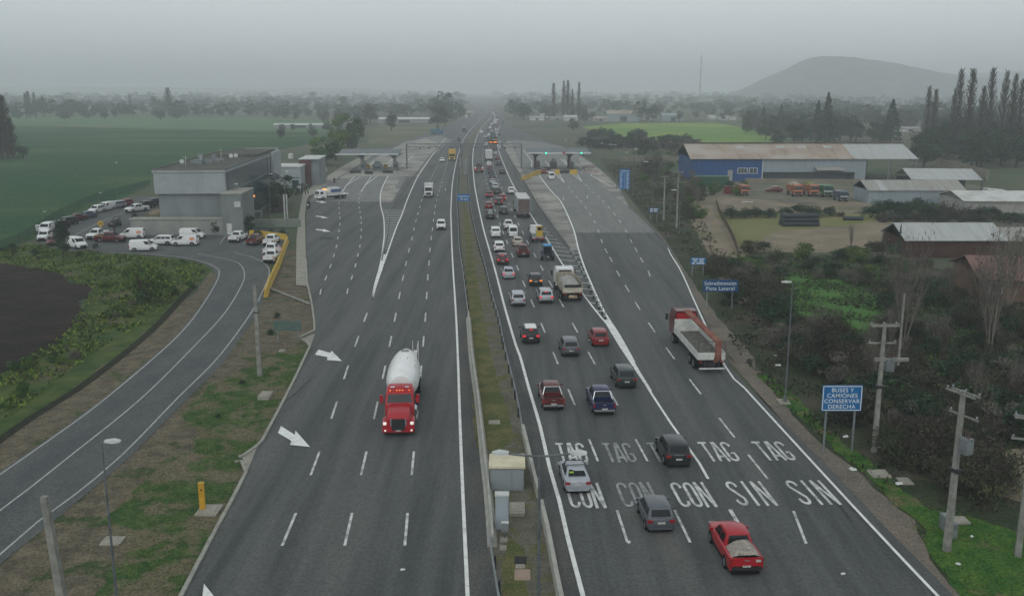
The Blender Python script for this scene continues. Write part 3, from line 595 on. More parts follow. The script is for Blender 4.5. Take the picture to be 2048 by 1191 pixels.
def car(kind, col, px, py, label, group, face='away', lit=0, rot=None, roof=None, det=True, chrome=False, heads=False, end='near', sc=1.0):
    key = (kind, det)
    if key not in _protos:
        root = make_car(kind, det); _protos[key] = root
    else: root = dup(_protos[key])
    if key in _protos and _protos[key] is root: pass
    root.name = CARNAME[kind]; tag(root, label, CARGROUP[kind], group)
    if px > 1030 and rot is None: px += 6*(py-180)/800
    g0 = G(px, py, .3 if rot is None else 0); h = (hd(g0.y) if rot is None else R(rot)) + (math.pi if (face == 'toward' and rot is None) else 0)
    L = SPEC[kind]['L']/2
    fwd = Vector((-math.sin(h), math.cos(h)))
    off = L if end == 'near' and rot is None else 0
    sgn = 1 if face == 'away' else -1
    c = Vector((g0.x, g0.y)) + fwd*off*sgn
    root.location = (c.x, c.y, .085 if rot is None or py > 540 else .085); root.rotation_euler = (0, 0, h); root.scale = (sc, sc*(.94 if rot is None else 1), sc)
    pm = PAINT[col]
    for ch in root.children:
        n = ch.name.split('.')[0]
        if n in ('body', 'bed_side', 'tailgate'): set_mat(ch, pm)
        elif n == 'rear_bumper' and kind in ('sedan', 'hatch', 'minibus'): set_mat(ch, pm)
        elif n == 'rear_bumper' and kind == 'pickup': set_mat(ch, M_chrome if chrome else M_black)
        elif n == 'taillight': set_mat(ch, M_tail if not lit else (M_tailon if lit == 1 else M_tailor))
        elif n == 'headlight': set_mat(ch, M_headon if heads else M_head)
        elif n == 'side_mirror': set_mat(ch, pm if col != 'white' else M_black)
    return root
def add_part(root, mb, name, m, smooth=None): return mb.build(name, m, root, smooth)
# one clean prototype of each kind is the first car of that kind; parts that only one car has are added after all copies
LATER = []
def later(root, fn): LATER.append((root, fn))
def brake3(root, kind):
    P = SPEC[kind]; m = MB(); m.box(-.18, .18, P['yr1']-.16, P['yr1']-.1, P['H']-.2, P['H']-.12); m.build('brake_light', M_tailon, root)
def roofpanel(root, kind, mt):
    P = SPEC[kind]; wr = P['W']/2*.62; m = MB(); H = P['H']
    m.loft([[(-wr, y, z), (0, y, z+.02), (wr, y, z), (wr, y, z+.03), (0, y, z+.05), (-wr, y, z+.03)] for y, z in ((P['yw1']-.06, H-.045), (P['yw1']-.3, H-.0), ((P['yw1']+P['yr1'])/2, H+.01), (P['yr1']+.15, H-.02), (P['yr1']+.02, H-.06))])
    m.build('roof_panel', mt, root, 40)
def rails(root, kind, mt=M_chrome):
    P = SPEC[kind]
    for s in (-1, 1):
        m = MB(); x = s*P['W']/2*.62; m.box(x-.02, x+.02, P['yr1']+.2, P['yw1']-.2, P['H']-.02, P['H']+.05); m.build('roof_rail', mt, root)
def crossbars(root, kind):
    P = SPEC[kind]
    for y in (P['yw1']-.25, P['yr1']+.25):
        m = MB(); w_ = P['W']/2*.7; m.box(-w_, w_, y-.03, y+.03, P['H']+.04, P['H']+.08)
        for s in (-1, 1): m.box(s*w_-.03, s*w_+.03, y-.03, y+.03, P['H']-.08, P['H']+.04)
        m.build('roof_bar', M_black, root)
def sportbar(root, mt):
    P = SPEC['pickup']; Wd = P['W']/2; m = MB(); y = P['yr0']-.12
    for s in (-1, 1): m.cyl((s*Wd*.86, y-.42, 1.1), (s*Wd*.66, y, 1.66), .045, n=8)
    m.cyl((-Wd*.66, y, 1.66), (Wd*.66, y, 1.66), .045, n=8); m.build('sport_bar', mt, root, 40)
A1, A2 = 'traffic queuing away on the middle carriageway', 'vehicles driving towards the viewer on the near-side carriageway'
A2 = 'oncoming vehicles on the left carriageway'
c = car('sedan','silver',1151,984,'silver sedan with black roof bars and a green sticker, over the letters CON',A1); s1 = c
later(c, lambda r: (crossbars(r,'sedan'), (lambda m: (m.box(-.5,-.22,-1.42,-1.36,1.2,1.3), m.build('window_sticker', mat('green sticker', srgb(150,200,60), .5), r)))(MB())))
c = car('suv','black',1353,932,'glossy black crossover with round red lamps, touching the third lane TAG',A1); later(c, lambda r: (lambda m: (m.box(-.35,.35,-2.235,-2.205,.98,1.02), m.build('chrome_strip', M_chrome, r)))(MB()))
c = car('hatch','grey',1316,1061,'dark grey hatchback with tall red lamps, on the lettering CON',A1, sc=1.03)
c = car('pickup','brightred',1487,1148,'bright red pickup with a tarpaulin-covered load, nearest vehicle of all',A1); p_tarp = c
def tarp(r):
    rnd = random.Random(4); m = MB(); xs = np.linspace(-.8,.8,9); ys = np.linspace(-2.5,-1.08,10); vs = []
    for j, y in enumerate(ys):
        for i, x in enumerate(xs):
            e = min(1, 2.2*(1-abs(x)/.8)+.0)*min(1, 3*(1-abs((y+1.79)/.71))+.25)
            vs.append((x, y, 1.1+.42*e+rnd.uniform(-.06,.06)*e))
    m.add(vs, [(j*9+i, j*9+i+1, (j+1)*9+i+1, (j+1)*9+i) for j in range(9) for i in range(8)])
    m.build('tarpaulin', mat('tarpaulin', srgb(176,170,158), .6, col2=srgb(120,112,102), scale=5, detail=6, coord='Object', bump=1, bscale=6), r, 60)
    m = MB(); m.box(.5,.78,-2.675,-2.652,.86,1.0); m.build('sticker', M_plate, r)
later(c, tarp)
c = car('pickup','maroon',1103,818,'dark red pickup with chrome bumper and chrome bar, next to the left edge line',A1, chrome=True); later(c, lambda r: sportbar(r, M_chrome))
c = car('pickup','blue',1205,828,'navy blue pickup with silver sport bar behind the cab',A1, chrome=True); later(c, lambda r: sportbar(r, M_chrome))
c = car('suv','green',1250,774,'dark green-grey crossover beside the widening white line',A1)
c = car('hatch','red',1198,690,'red hatchback next to the tip of the gore, ahead of the dark crossover',A1, sc=1.06)
c = car('suv','grey',1139,711,'charcoal crossover between the two dashed lines, behind the red hatchback',A1, sc=.97)
c = car('suv','black',1059,685,'black off-roader with a white roof and lit brake lights',A1, lit=1); later(c, lambda r: (roofpanel(r,'suv',PAINT['white']), brake3(r,'suv')))
c = car('suv','silver',1034,611,'dull silver crossover in the left lane level with the dump truck tail',A1)
c = car('suv','silver',1090,605,'light silver off-roader with lit brake lights left of the dump truck',A1, lit=1); later(c, lambda r: (brake3(r,'suv'), rails(r,'suv')))
c = car('hatch','black',1069,570,'black hatchback with glowing orange lamps left of the dump truck',A1, lit=2, sc=1.05)
c = car('sedan','silver',1018,556,'silver sedan braking in the left lane behind the dark red car',A1, lit=1)
c = car('suv','darkred',1006,528,'dark red crossover with lit brake lights in the left lane',A1, lit=1, sc=.95); later(c, lambda r: brake3(r,'suv'))
c = car('suv','white',999,503,'white crossover with a pale roof in the left lane, ahead of the dark red one',A1)
c = car('pickup','maroon',1045,513,'reddish brown pickup in the middle lane ahead of the blue tractor level',A1, lit=0)
c = car('sedan','beige',1034,491,'beige sedan in the middle lane between white minibus and brown pickup',A1)
c = car('minibus','white',1027,473,'white minibus in the middle lane behind the white pickup',A1, sc=.92)
c = car('van','white',992,474,'plain white panel van in the left lane',A1)
c = car('pickup','white',1018,459,'white pickup just ahead of the white minibus',A1)
c = car('pickup','green',981,437,'dark green pickup carrying a pale load in the left lane',A1)
later(c, lambda r: (lambda m: (m.box(-.5,.5,-2.2,-1.2,.74,1.5), m.box(-.3,.3,-1.9,-1.3,1.5,1.85), m.build('load', mat('grey load', srgb(150,156,158), .8), r)))(MB()))
c = car('suv','darkblue',1008,428,'dark blue crossover left of the white-roofed box truck',A1)
c = car('hatch','red',978,416,'red hatchback in the left lane ahead of the green pickup',A1)
c = car('suv','black',998,409,'black crossover with bright brake lights left of the box truck',A1, lit=1)
c = car('hatch','red',1005,400,'small red hatchback braking, half hidden ahead of the black crossover',A1, lit=1)
c = car('sedan','darkred',979,394,'dark red sedan with one bright brake light ahead of the red hatchback',A1, lit=1)
c = car('suv','green',995,387,'dark green crossover braking ahead of the small red hatchback',A1, det=False)
c = car('suv','white',1023,387,'white crossover beside the edge line just ahead of the box truck',A1, det=False)
c = car('suv','silver',991,378,'silver crossover third ahead of the braking red hatchback',A1, det=False)
c = car('sedan','silver',986,367,'silver sedan in the middle lane below the dark sedans',A1, det=False)
c = car('sedan','darkgrey',985,357,'dark grey sedan following a navy one in the middle lane',A1, det=False)
c = car('sedan','darkblue',982,347,'navy sedan in the middle lane behind a maroon one',A1, det=False)
c = car('suv','darkgrey',1005,347,'dark off-roader alone in the right lane below the gantry',A1, det=False)
c = car('hatch','maroon',980,339,'maroon hatchback second behind the white box lorry',A1, det=False)
c = car('sedan','white',978,330,'white sedan directly behind the white box lorry',A1, det=False)
c = car('suv','darkblue',998,330,'navy crossover in the right lane behind a red car',A1, det=False)
c = car('hatch','red',995,319,'red hatchback in the right lane beside the white box lorry',A1, det=False)
c = car('sedan','silver',991,309,'silver sedan in the right lane just before the gantry',A1, det=False)
GQ = 'far queue beyond the gantry'
rnd = random.Random(8)
far = [(970,276,'silver','suv'),(971,283,'grey','sedan'),(973,290,'white','sedan'),(989,284,'white','sedan'),(977,262,'grey','suv'),(980,257,'white','van'),(983.6,250,'white','van'),(975,269,'darkgrey','sedan'),
       (993,253,'red','sedan'),(990,244,'silver','sedan'),(995,241,'white','van'),(990.5,232,'white','van'),(983,244,'darkgrey','sedan'),(985,238,'darkred','sedan'),(993,247,'grey','sedan'),(986.5,261,'darkgrey','suv'),(998,237,'grey','sedan'),(988,226,'silver','sedan'),(984,221,'darkgrey','sedan'),(990,220,'red','sedan'),(985,216,'silver','suv'),(982,229,'darkgrey','suv'),(992,227,'darkred','suv'),(986,270,'silver','suv'),(1006,246,'darkgrey','sedan'),
       (972,297,'grey','sedan'),(974,304,'darkred','hatch'),(976,311,'silver','sedan'),(991,300,'darkgrey','suv'),(990,292,'grey','sedan'),(991,277,'darkred','sedan'),(991,268,'silver','sedan'),(992,261,'white','suv'),(978,252,'darkgrey','sedan'),(987,255,'grey','sedan'),(981,240,'silver','sedan'),(988,249,'red','suv'),(986,233,'grey','sedan'),(994,236,'darkgrey','sedan'),(984,225,'silver','sedan'),(988,222,'darkred','sedan'),(982,212,'grey','sedan'),(985,211,'silver','sedan'),(979,208,'darkgrey','sedan'),(981,218,'white','van'),
       (998,296,'white','sedan'),(984,300,'maroon','hatch'),(983,291,'silver','suv'),(984,266,'white','van'),(977,271,'white','sedan'),(998,270,'grey','suv'),(975,279,'black','sedan'),(990,238,'white','sedan'),(996,231,'grey','sedan'),(979,235,'red','hatch'),(987,229,'white','van'),(983,208,'white','van'),(980,204,'grey','suv'),(999,287,'silver','hatch')]
COLW = {'maroon':'maroon','black':'black','silver':'silver','grey':'grey','white':'white','darkgrey':'dark grey','red':'red','darkred':'dark red'}
nth = {}
for px, py, col, k in far:
    q = 'near the gantry' if py > 262 else ('halfway up the far queue' if py > 240 else 'at the queue end')
    sd = 'left lane' if px < 980 else ('outer right lane' if px > 988 else 'middle lane')
    lb = 'hazy %s %s in the %s, %s' % (COLW[col], CARGROUP[k], sd, q)
    nth[lb] = nth.get(lb, 0)+1
    if nth[lb] > 1: lb += ', ' + ('second', 'third', 'fourth')[nth[lb]-2]
    car(k, col, px, py, lb, GQ, det=False)
car('van','white',963,266,'white van alone in the left lane beyond the gantry',GQ, det=False)
# left carriageway, driving towards
car('suv','white',882,458,'white crossover coming down the empty left carriageway',A2,face='toward')
car('sedan','white',884,323,'small white sedan with headlights below the yellow truck',A2,face='toward',heads=True,det=False)
car('sedan','silver',959,237,'far silver car with two bright headlights, nearer of the two pairs',A2,face='toward',heads=True,det=False)
car('sedan','grey',958,208.5,'farthest car, just two headlight dots at the vanishing road',A2,face='toward',heads=True,det=False,sc=1.3)
car('suv','grey',963,222,'very hazy grey car on the far left carriageway',A2,face='toward',det=False)
car('suv','darkblue',918,281,'dark blue off-roader under the left half of the gantry',A2,face='toward',det=False)
# toll plazas
car('hatch','darkred',1087,346,'dark red hatchback braking at the right toll canopy','vehicles at the toll lanes',lit=1,det=False)
car('pickup','darkgrey',606,380,'dark pickup parked behind the flatbed tow truck','vehicles by the office buildings',rot=165)
car('suv','white',640,345,'white car parked alone by the fence beyond the red building','vehicles by the office buildings',rot=95,det=False)
# car park
PKG = 'vehicles parked around the office car park'
pk = [('van','white',94,465,188,'white van with its door open, at the far-left end of the parked row'),('suv','white',90,480,192,'white car in front of the open-door van'),
 ('sedan','maroon',106,489,200,'maroon car by the trunk of the dark roadside tree'),('van','white',154,496,232,'white van parked on the verge side, facing the viewer'),
 ('pickup','white',195,477,176,'white pickup behind the dark red wreck'),('pickup','darkred',222,484,262,'dark red pickup with a yellow stripe on the traffic island'),
 ('hatch','darkgrey',230,453,6,'dark hatchback with both red lamps showing, behind the yellow diamond sign'),
 ('van','white',265,477,98,'white van with an orange emblem facing left, beside the wall'),('van','white',288,502,282,'white van facing right behind the leafy tree top'),
 ('suv','white',323,490,92,'white estate car between two vans, facing left'),('van','white',371,491,94,'white van with an orange emblem nearest the parking bays'),
 ('van','white',386,477,266,'white van facing right, in front of another white van by the wall'),('van','white',398,468,268,'white van half hidden against the grey wall'),
 ('suv','white',194,426,170,'white crossover at the lower end of the upper row'),('van','white',213,421,165,'white van in the upper row next to the white crossover'),
 ('suv','silver',233,417,150,'silver crossover in the upper row beside the red car'),('hatch','red',250,412,146,'red hatchback at the top end of the upper row'),
 ('sedan','bluegrey',173,437,155,'blue-grey sedan in the upper row below the white crossover'),('sedan','darkred',151,442,152,'dark red sedan in the upper row'),
 ('suv','darkgrey',133,451,150,'dark grey crossover in the upper row'),('suv','black',115,459,150,'black crossover in the shade of the roadside tree'),
 ('pickup','white',274,424,148,'white pickup by the corner of the office building'),('suv','black',290,417,145,'black crossover beside the white pickup at the building corner'),
 ('suv','darkblue',303,412,145,'dark blue crossover tucked against the office building'),
 ('pickup','white',477,482,-6,'white pickup parked alone beside the bays'),('pickup','maroon',511,488,-1,'reddish brown pickup beside the yellow barrier'),
 ('pickup','white',544,489,-2,'white pickup at the head of the file by the yellow barrier'),('pickup','white',544.5,508,-1,'second white pickup behind the first by the barrier'),('pickup','white',545,522,0,'white pickup at the back of the file near the round sign')]
for k, col, px, py, rt, lb in pk:
    c = car(k, col, px, py, lb, PKG, rot=rt)
    if 'orange emblem' in lb:
        def emb(r, s=1 if rt < 180 else -1):
            for sx in (-1, 1):
                m = MB(); x = sx*.925; n = 14
                for (cy, cz, ry, rz) in ((-1.35,1.2,.42,.3),):
                    m.add([(x, cy+ry*math.cos(6.283*i/n)*(1+.15*math.sin(3*i)), cz+rz*math.sin(6.283*i/n)) for i in range(n)], [tuple(range(n)) if sx > 0 else tuple(reversed(range(n)))])
                m.build('emblem', mat('orange emblem', srgb(214,120,70), .5, col2=srgb(230,190,160), scale=4, coord='Object'), r)
        later(c, emb)
    if 'yellow stripe' in lb:
        later(c, lambda r: (lambda m: (m.box(-.9,-.84,-2.5,-.9,1.12,1.2), m.box(.84,.9,-2.5,-.9,1.12,1.2), m.build('load_rail', PAINT['yellow'], r)))(MB()))
    if 'door open' in lb:
        later(c, lambda r: (lambda m: (m.box(.9,1.7,.55,.62,.35,1.5), m.build('front_door', PAINT['white'], r)))(MB()))
# ---------------------------------------------------------------- trucks
def truck_root(name, label, px, py, face='away', rot=None, group=None, L=0):
    g0 = G(px, py, .4); h = (hd(g0.y) if rot is None else R(rot)) + (math.pi if (face == 'toward' and rot is None) else 0)
    return thing(name, label, 'truck', (g0.x, g0.y, .085), h, group)
def axle(root, y, W=2.4, r=.5, dual=True):
    for s in (-1, 1): wheel(root, s*(W/2-.16), y, r, .5 if dual else .3)
# red tractor with white dry-bulk tank; origin at the front bumper, forward = +Y
t = truck_root('tanker_truck', 'red bonneted tractor unit pulling a glossy white bulk tank trailer', 797, 866, 'toward', None, A2); t.scale = (1, 1.05, 1)
RED = PAINT['brightred']
m = MB()
# bonnet
m.loft([[(-w_, y, z0), (-w_, y, (z0+z1)/2), (-w_*.84, y, z1-.1), (-w_*.5, y, z1), (w_*.5, y, z1), (w_*.84, y, z1-.1), (w_, y, (z0+z1)/2), (w_, y, z0)] for y, w_, z0, z1 in
        ((-2.1, 1.0, .75, 1.98), (-1.5, .98, .7, 1.93), (-.8, 1.0, .65, 1.82), (-.2, .98, .62, 1.66), (-.02, .9, .65, 1.5))])
for s in (-1, 1):   # fenders
    m.loft([[(s*.82, y, z-.45), (s*1.2, y, z-.45), (s*1.22, y, z-.1), (s*1.12, y, z), (s*.82, y, z)][::s] for y, z in ((-1.75, .95), (-1.5, 1.2), (-1.0, 1.32), (-.5, 1.28), (-.12, 1.05))])
m.box(-1.2, 1.2, -.16, .06, .42, .74)
body = m.build('hood', RED, t, 40)
m = MB()
m.loft([[(-1.12, y, .9), (-1.15, y, 1.9), (-1.08, y, z-.14), (-.9, y, z), (.9, y, z), (1.08, y, z-.14), (1.15, y, 1.9), (1.12, y, .9)] for y, z in ((-2.12, 2.0), (-2.5, 2.62), (-2.75, 2.78), (-3.3, 2.86), (-3.75, 2.88))])
m.loft([[(-1.0, y, 2.6), (-1.0, y, z-.1), (-.85, y, z), (.85, y, z), (1.0, y, z-.1), (1.0, y, 2.6)] for y, z in ((-2.72, 2.8), (-2.95, 2.98), (-3.3, 3.06), (-3.72, 3.08))])
cab = m.build('cab', RED, t, 40)
m = MB(); m.add([(-.98, -2.12, 2.04), (.98, -2.12, 2.04), (.88, -2.5, 2.6), (-.88, -2.5, 2.6)], [(1, 0, 3, 2)]); 
for v_ in range(len(m.v)): m.v[v_] = (m.v[v_][0], m.v[v_][1]+.03, m.v[v_][2]+.02)
m.build('windshield', M_glass, t)
for s in (-1, 1):
    m = MB(); m.add([(s*1.165, -2.45, 1.95), (s*1.165, -3.2, 1.95), (s*1.1, -3.2, 2.52), (s*1.1, -2.65, 2.52)], [(0, 1, 2, 3) if s < 0 else (3, 2, 1, 0)]); m.build('side_window', M_glass, t)
    m = MB(); m.box(s*1.42-.12, s*1.42+.12, -2.42, -2.3, 1.95, 2.6); m.box(s*1.25-.1, s*1.25+.1, -2.37, -2.33, 2.2, 2.26); m.build('side_mirror', RED, t)
    m = MB(); m.box(s*.98-.17, s*.98+.17, -.22, -.06, .98, 1.16); m.build('headlight', M_headon, t)
    m = MB(); m.box(s*1.0-.07, s*1.0+.07, .0, .075, .52, .64); m.build('fog_light', M_headon, t)
    m = MB(); m.cyl((s*.98, -1.35, 1.3), (s*.98, -1.35, 1.52), .08, n=8); m.build('fender_mirror', RED, t)
    m = MB(); m.cyl((s*.72, -2.95, 3.02), (s*.4, -2.95, 3.04), .06, n=8); m.build('air_horn', M_chrome, t)
    m = MB(); m.cyl((s*1.0, -3.4, .75), (s*1.0, -4.5, .75), .32, n=14); m.build('fuel_tank', M_chrome, t, 40)
m = MB(); m.box(-.5, .5, -.1, .07, .55, 1.46); g_ = m.build('grille', M_black, t)
m = MB()
for s in (-1, 1): m.box(s*.56-.05, s*.56+.05, -.08, .05, .9, 1.5)
m.build('grille_trim', M_chrome, t)
m = MB(); m.box(-.2, .2, .072, .085, .5, .6); m.build('license_plate', M_plate, t)
for k in (-.75, -.22, 0, .22, .75):
    m = MB(); m.box(k-.05, k+.05, -2.78, -2.7, 2.8, 2.86); m.build('marker_light', M_tailor, t)
m = MB(); m.box(-.45, .45, -8, -1, .5, .8); m.build('chassis', M_dmetal, t)
for y, d in ((-1.05, False), (-6.0, True), (-7.3, True)): axle(t, y, 2.4, .5, d)
m = MB(); n = 20
prof = [(-4.55,.2,2.55),(-4.6,.86,2.55),(-4.75,.93,2.54),(-5.6,1.2,2.42),(-6.6,1.36,2.3),(-8.6,1.4,2.22),(-10.4,1.34,2.25),(-12.0,1.05,2.45),(-12.9,.72,2.6),(-13.05,.3,2.6)]
m.loft([[(r*math.cos(6.2832*i/n), y, z+r*math.sin(6.2832*i/n)) for i in range(n)] for y, r, z in prof])
tank = m.build('tank', mat('tank white', srgb(240,242,240), .35, col2=srgb(228,230,226), scale=1.2, coord='Object', coat=.3), t, 30)
for y in (-6.4, -9.0, -11.4):
    m = MB(); m.cyl((0, y, 3.2), (0, y, 3.52), .32, n=14); m.cyl((0, y, 3.52), (0, y, 3.57), .36, n=14); m.build('hatch', M_gmetal, tank, 40)
m = MB(); m.box(-1.05, -.72, -12.5, -7.6, 3.22, 3.27); 
for y in (-7.6, -10, -12.5): m.box(-1.1, -1.06, y-.03, y+.03, 3.2, 3.9)
m.box(-1.1, -1.06, -12.5, -7.6, 3.86, 3.92); m.build('walkway', M_wmetal, tank)
m = MB()
for s in (-.25, .25): m.box(-.85+s-.03, -.85+s+.03, -13.0, -12.9, 1.0, 4.0)
m.build('ladder', M_wmetal, tank)
for y in (-10.6, -11.8): axle(t, y, 2.45, .5, True)
m = MB(); m.box(-1.0, 1.0, -13.1, -4.6, .85, 1.15); m.build('trailer_frame', M_dmetal, t)

# flatbed truck with red cab, origin at the rear bumper
t = truck_root('flatbed_truck', 'long white-sided flatbed truck with a red cab and a rusty loading boom', 1424, 741, 'away', 2.6); t.scale = (1.03, 1.22, 1.06)
m = MB(); m.box(-1.22, 1.22, .35, 8.9, 1.2, 1.3); m.build('bed_floor', mat('truck deck', srgb(112,112,104), .9, col2=srgb(86,84,78), scale=1.5, detail=6, coord='Object'), t)
for s in (-1, 1):
    m = MB(); m.box(s*1.25-.03, s*1.25+.03, .35, 8.9, 1.2, 1.85); m.build('side_board', M_wmetal, t)
m = MB(); m.box(-1.22, 1.22, .3, .36, 1.2, 1.85); m.build('tailgate', M_wmetal, t)
m = MB(); m.box(-1.22, 1.22, 8.9, 9.0, 1.2, 2.5); m.build('headboard', M_wmetal, t)
m = MB()
for x in (-1.2, -.0, 1.2): m.cyl((x, .33, 1.85), (x, .33, 2.85), .025, n=6)
m.cyl((-1.2, .33, 2.85), (1.2, .33, 2.85), .025, n=6); m.build('rear_rack', M_dmetal, t)
m = MB(); m.box(.3, .85, .2, .34, 1.1, 2.9); m.loft([[(.3, .2, 2.7), (.85, .2, 2.7), (.85, .45, 2.9), (.3, .45, 2.9)], [(-.35, 8.7, 3.3), (.25, 8.7, 3.3), (.25, 8.8, 3.45), (-.35, 8.8, 3.45)]]); 
m.loft([[(.2, .3, .95), (.95, .3, .95), (.95, .36, 1.15), (.2, .36, 1.15)], [(.3, .2, 1.6), (.85, .2, 1.6), (.85, .36, 1.8), (.3, .36, 1.8)]])
m.build('loading_boom', mat('rusty boom', srgb(112,58,44), .85, col2=srgb(146,104,92), scale=1.2, detail=6, coord='Object', mapping=(1,.5,1)), t)
m = MB(); m.loft([[(-1.2, y, .7), (-1.23, y, 2.2), (-1.05, y, z), (1.05, y, z), (1.23, y, 2.2), (1.2, y, .7)] for y, z in ((9.15, 3.25), (9.6, 3.3), (10.9, 3.2), (11.25, 2.9))]); cab = m.build('cab', PAINT['darkred'], t, 40)
m = MB(); m.box(-.95, .95, 9.11, 9.16, 1.7, 3.05); m.build('cab_back_panel', PAINT['brightred'], t)
m = MB()
for s in (-1, 1): m.box(s*.85-.12, s*.85+.12, 9.08, 9.105, 2.42, 2.47); m.box(s*.95-.03, s*.95+.03, 9.08, 9.105, 2.2, 2.44)
m.build('corner_marks', M_wmetal, t)
m = MB(); m.add([(-1.0, 11.27, 1.9), (1.0, 11.27, 1.9), (.95, 11.28, 2.8), (-.95, 11.28, 2.8)], [(1, 0, 3, 2)]); m.build('windshield', M_glass, t)
for s in (-1, 1):
    m = MB(); m.box(s*1.5-.14, s*1.5+.14, 11.0, 11.1, 1.9, 2.5); m.build('side_mirror', M_black, t)
m = MB(); m.box(-.45, .45, .4, 11, .6, .95); m.box(-1.15, 1.15, .05, .15, .45, .58); 
for s in (-1, 1): m.box(s*.65-.05, s*.65+.05, .1, .3, .5, 1.2)
m.build('chassis', M_dmetal, t)
m = MB(); m.box(-1.18, 1.18, .0, .06, .42, .56); m.build('rear_bumper', M_wmetal, t)
for s in (-1, 1):
    m = MB(); m.box(s*1.0-.14, s*1.0+.14, .24, .31, .95, 1.08); m.build('taillight', M_tail, t)
for y in (1.6, 2.9, 9.2): axle(t, y, 2.42, .5, True)

# dump truck
t = truck_root('dump_truck', 'white-cabbed dump truck heaped with gravel in the right lane', 1146, 601, 'away', 4.5, A1); t.scale = (1.03, 1.16, 1.03)
M_tub = mat('dusty tipper body', srgb(172,166,150), .85, col2=srgb(128,120,106), scale=1.6, detail=7, coord='Object')
m = MB()
for s in (-1, 1): m.loft([[(s*1.2, y, 1.2), (s*1.27, y, 1.3), (s*1.27, y, 2.25), (s*1.2, y, 2.25)][::s] for y in (.25, 6.3)])
m.box(-1.2, 1.2, .25, 6.3, 1.2, 1.3); m.box(-1.2, 1.2, 6.22, 6.34, 1.3, 2.55)
tub = m.build('tipper_body', M_tub, t)
m = MB(); m.box(-1.17, 1.17, .18, .26, 1.25, 1.85); m.build('tailgate', mat('bleached tailgate', srgb(206,200,182), .8, col2=srgb(160,150,130), scale=2, detail=6, coord='Object'), t)
m = MB(); m.box(-1.0, 1.0, .16, .24, 1.88, 2.24); m.build('tail_panel', M_dmetal, t)
m = MB(); rnd = random.Random(2); xs, ys = np.linspace(-1.18, 1.18, 9), np.linspace(.3, 6.2, 15)
m.add([(x, y, 1.75+.75*(1-(abs(x)/1.2)**2)*min(1, 1.5-abs(y-3.3)/2.4)+rnd.uniform(-.05,.05)) for y in ys for x in xs], [(j*9+i, j*9+i+1, (j+1)*9+i+1, (j+1)*9+i) for j in range(14) for i in range(8)])
m.build('gravel_load', mat('gravel load', srgb(176,176,170), .95, col2=srgb(140,140,134), scale=3, detail=8, bump=1, bscale=12, coord='Object'), t, 60)
m = MB(); m.loft([[(-1.2, y, .7), (-1.22, y, 2.0), (-1.1, y, z), (1.1, y, z), (1.22, y, 2.0), (1.2, y, .7)] for y, z in ((6.55, 2.85), (7.0, 2.95), (8.2, 2.9), (8.5, 2.6))]); m.build('cab', PAINT['white'], t, 40)
m = MB(); m.box(-.8, .8, 6.5, 6.545, 2.1, 2.7); m.build('rear_window', M_glass, t)
for s in (-1, 1):
    m = MB(); m.box(s*1.5-.13, s*1.5+.13, 8.2, 8.3, 1.7, 2.35); m.build('side_mirror', M_black, t)
m = MB(); m.box(-.45, .45, .5, 8, .6, 1.0); m.box(-1.1, 1.1, .2, .3, .55, .7); m.build('chassis', M_dmetal, t)
for s in (-1, 1):
    m = MB(); m.box(s*.95-.16, s*.95+.16, .16, .22, 1.0, 1.14); m.build('taillight', M_tail, t)
m = MB(); m.box(-.5, .5, .12, .18, .62, .95); m.build('rear_plate', mat('hazard plate', srgb(190,186,150), .6, col2=srgb(150,80,60), scale=3, detail=1, coord='Object'), t)
for y in (1.5, 2.8, 7.3): axle(t, y, 2.45, .52, True)
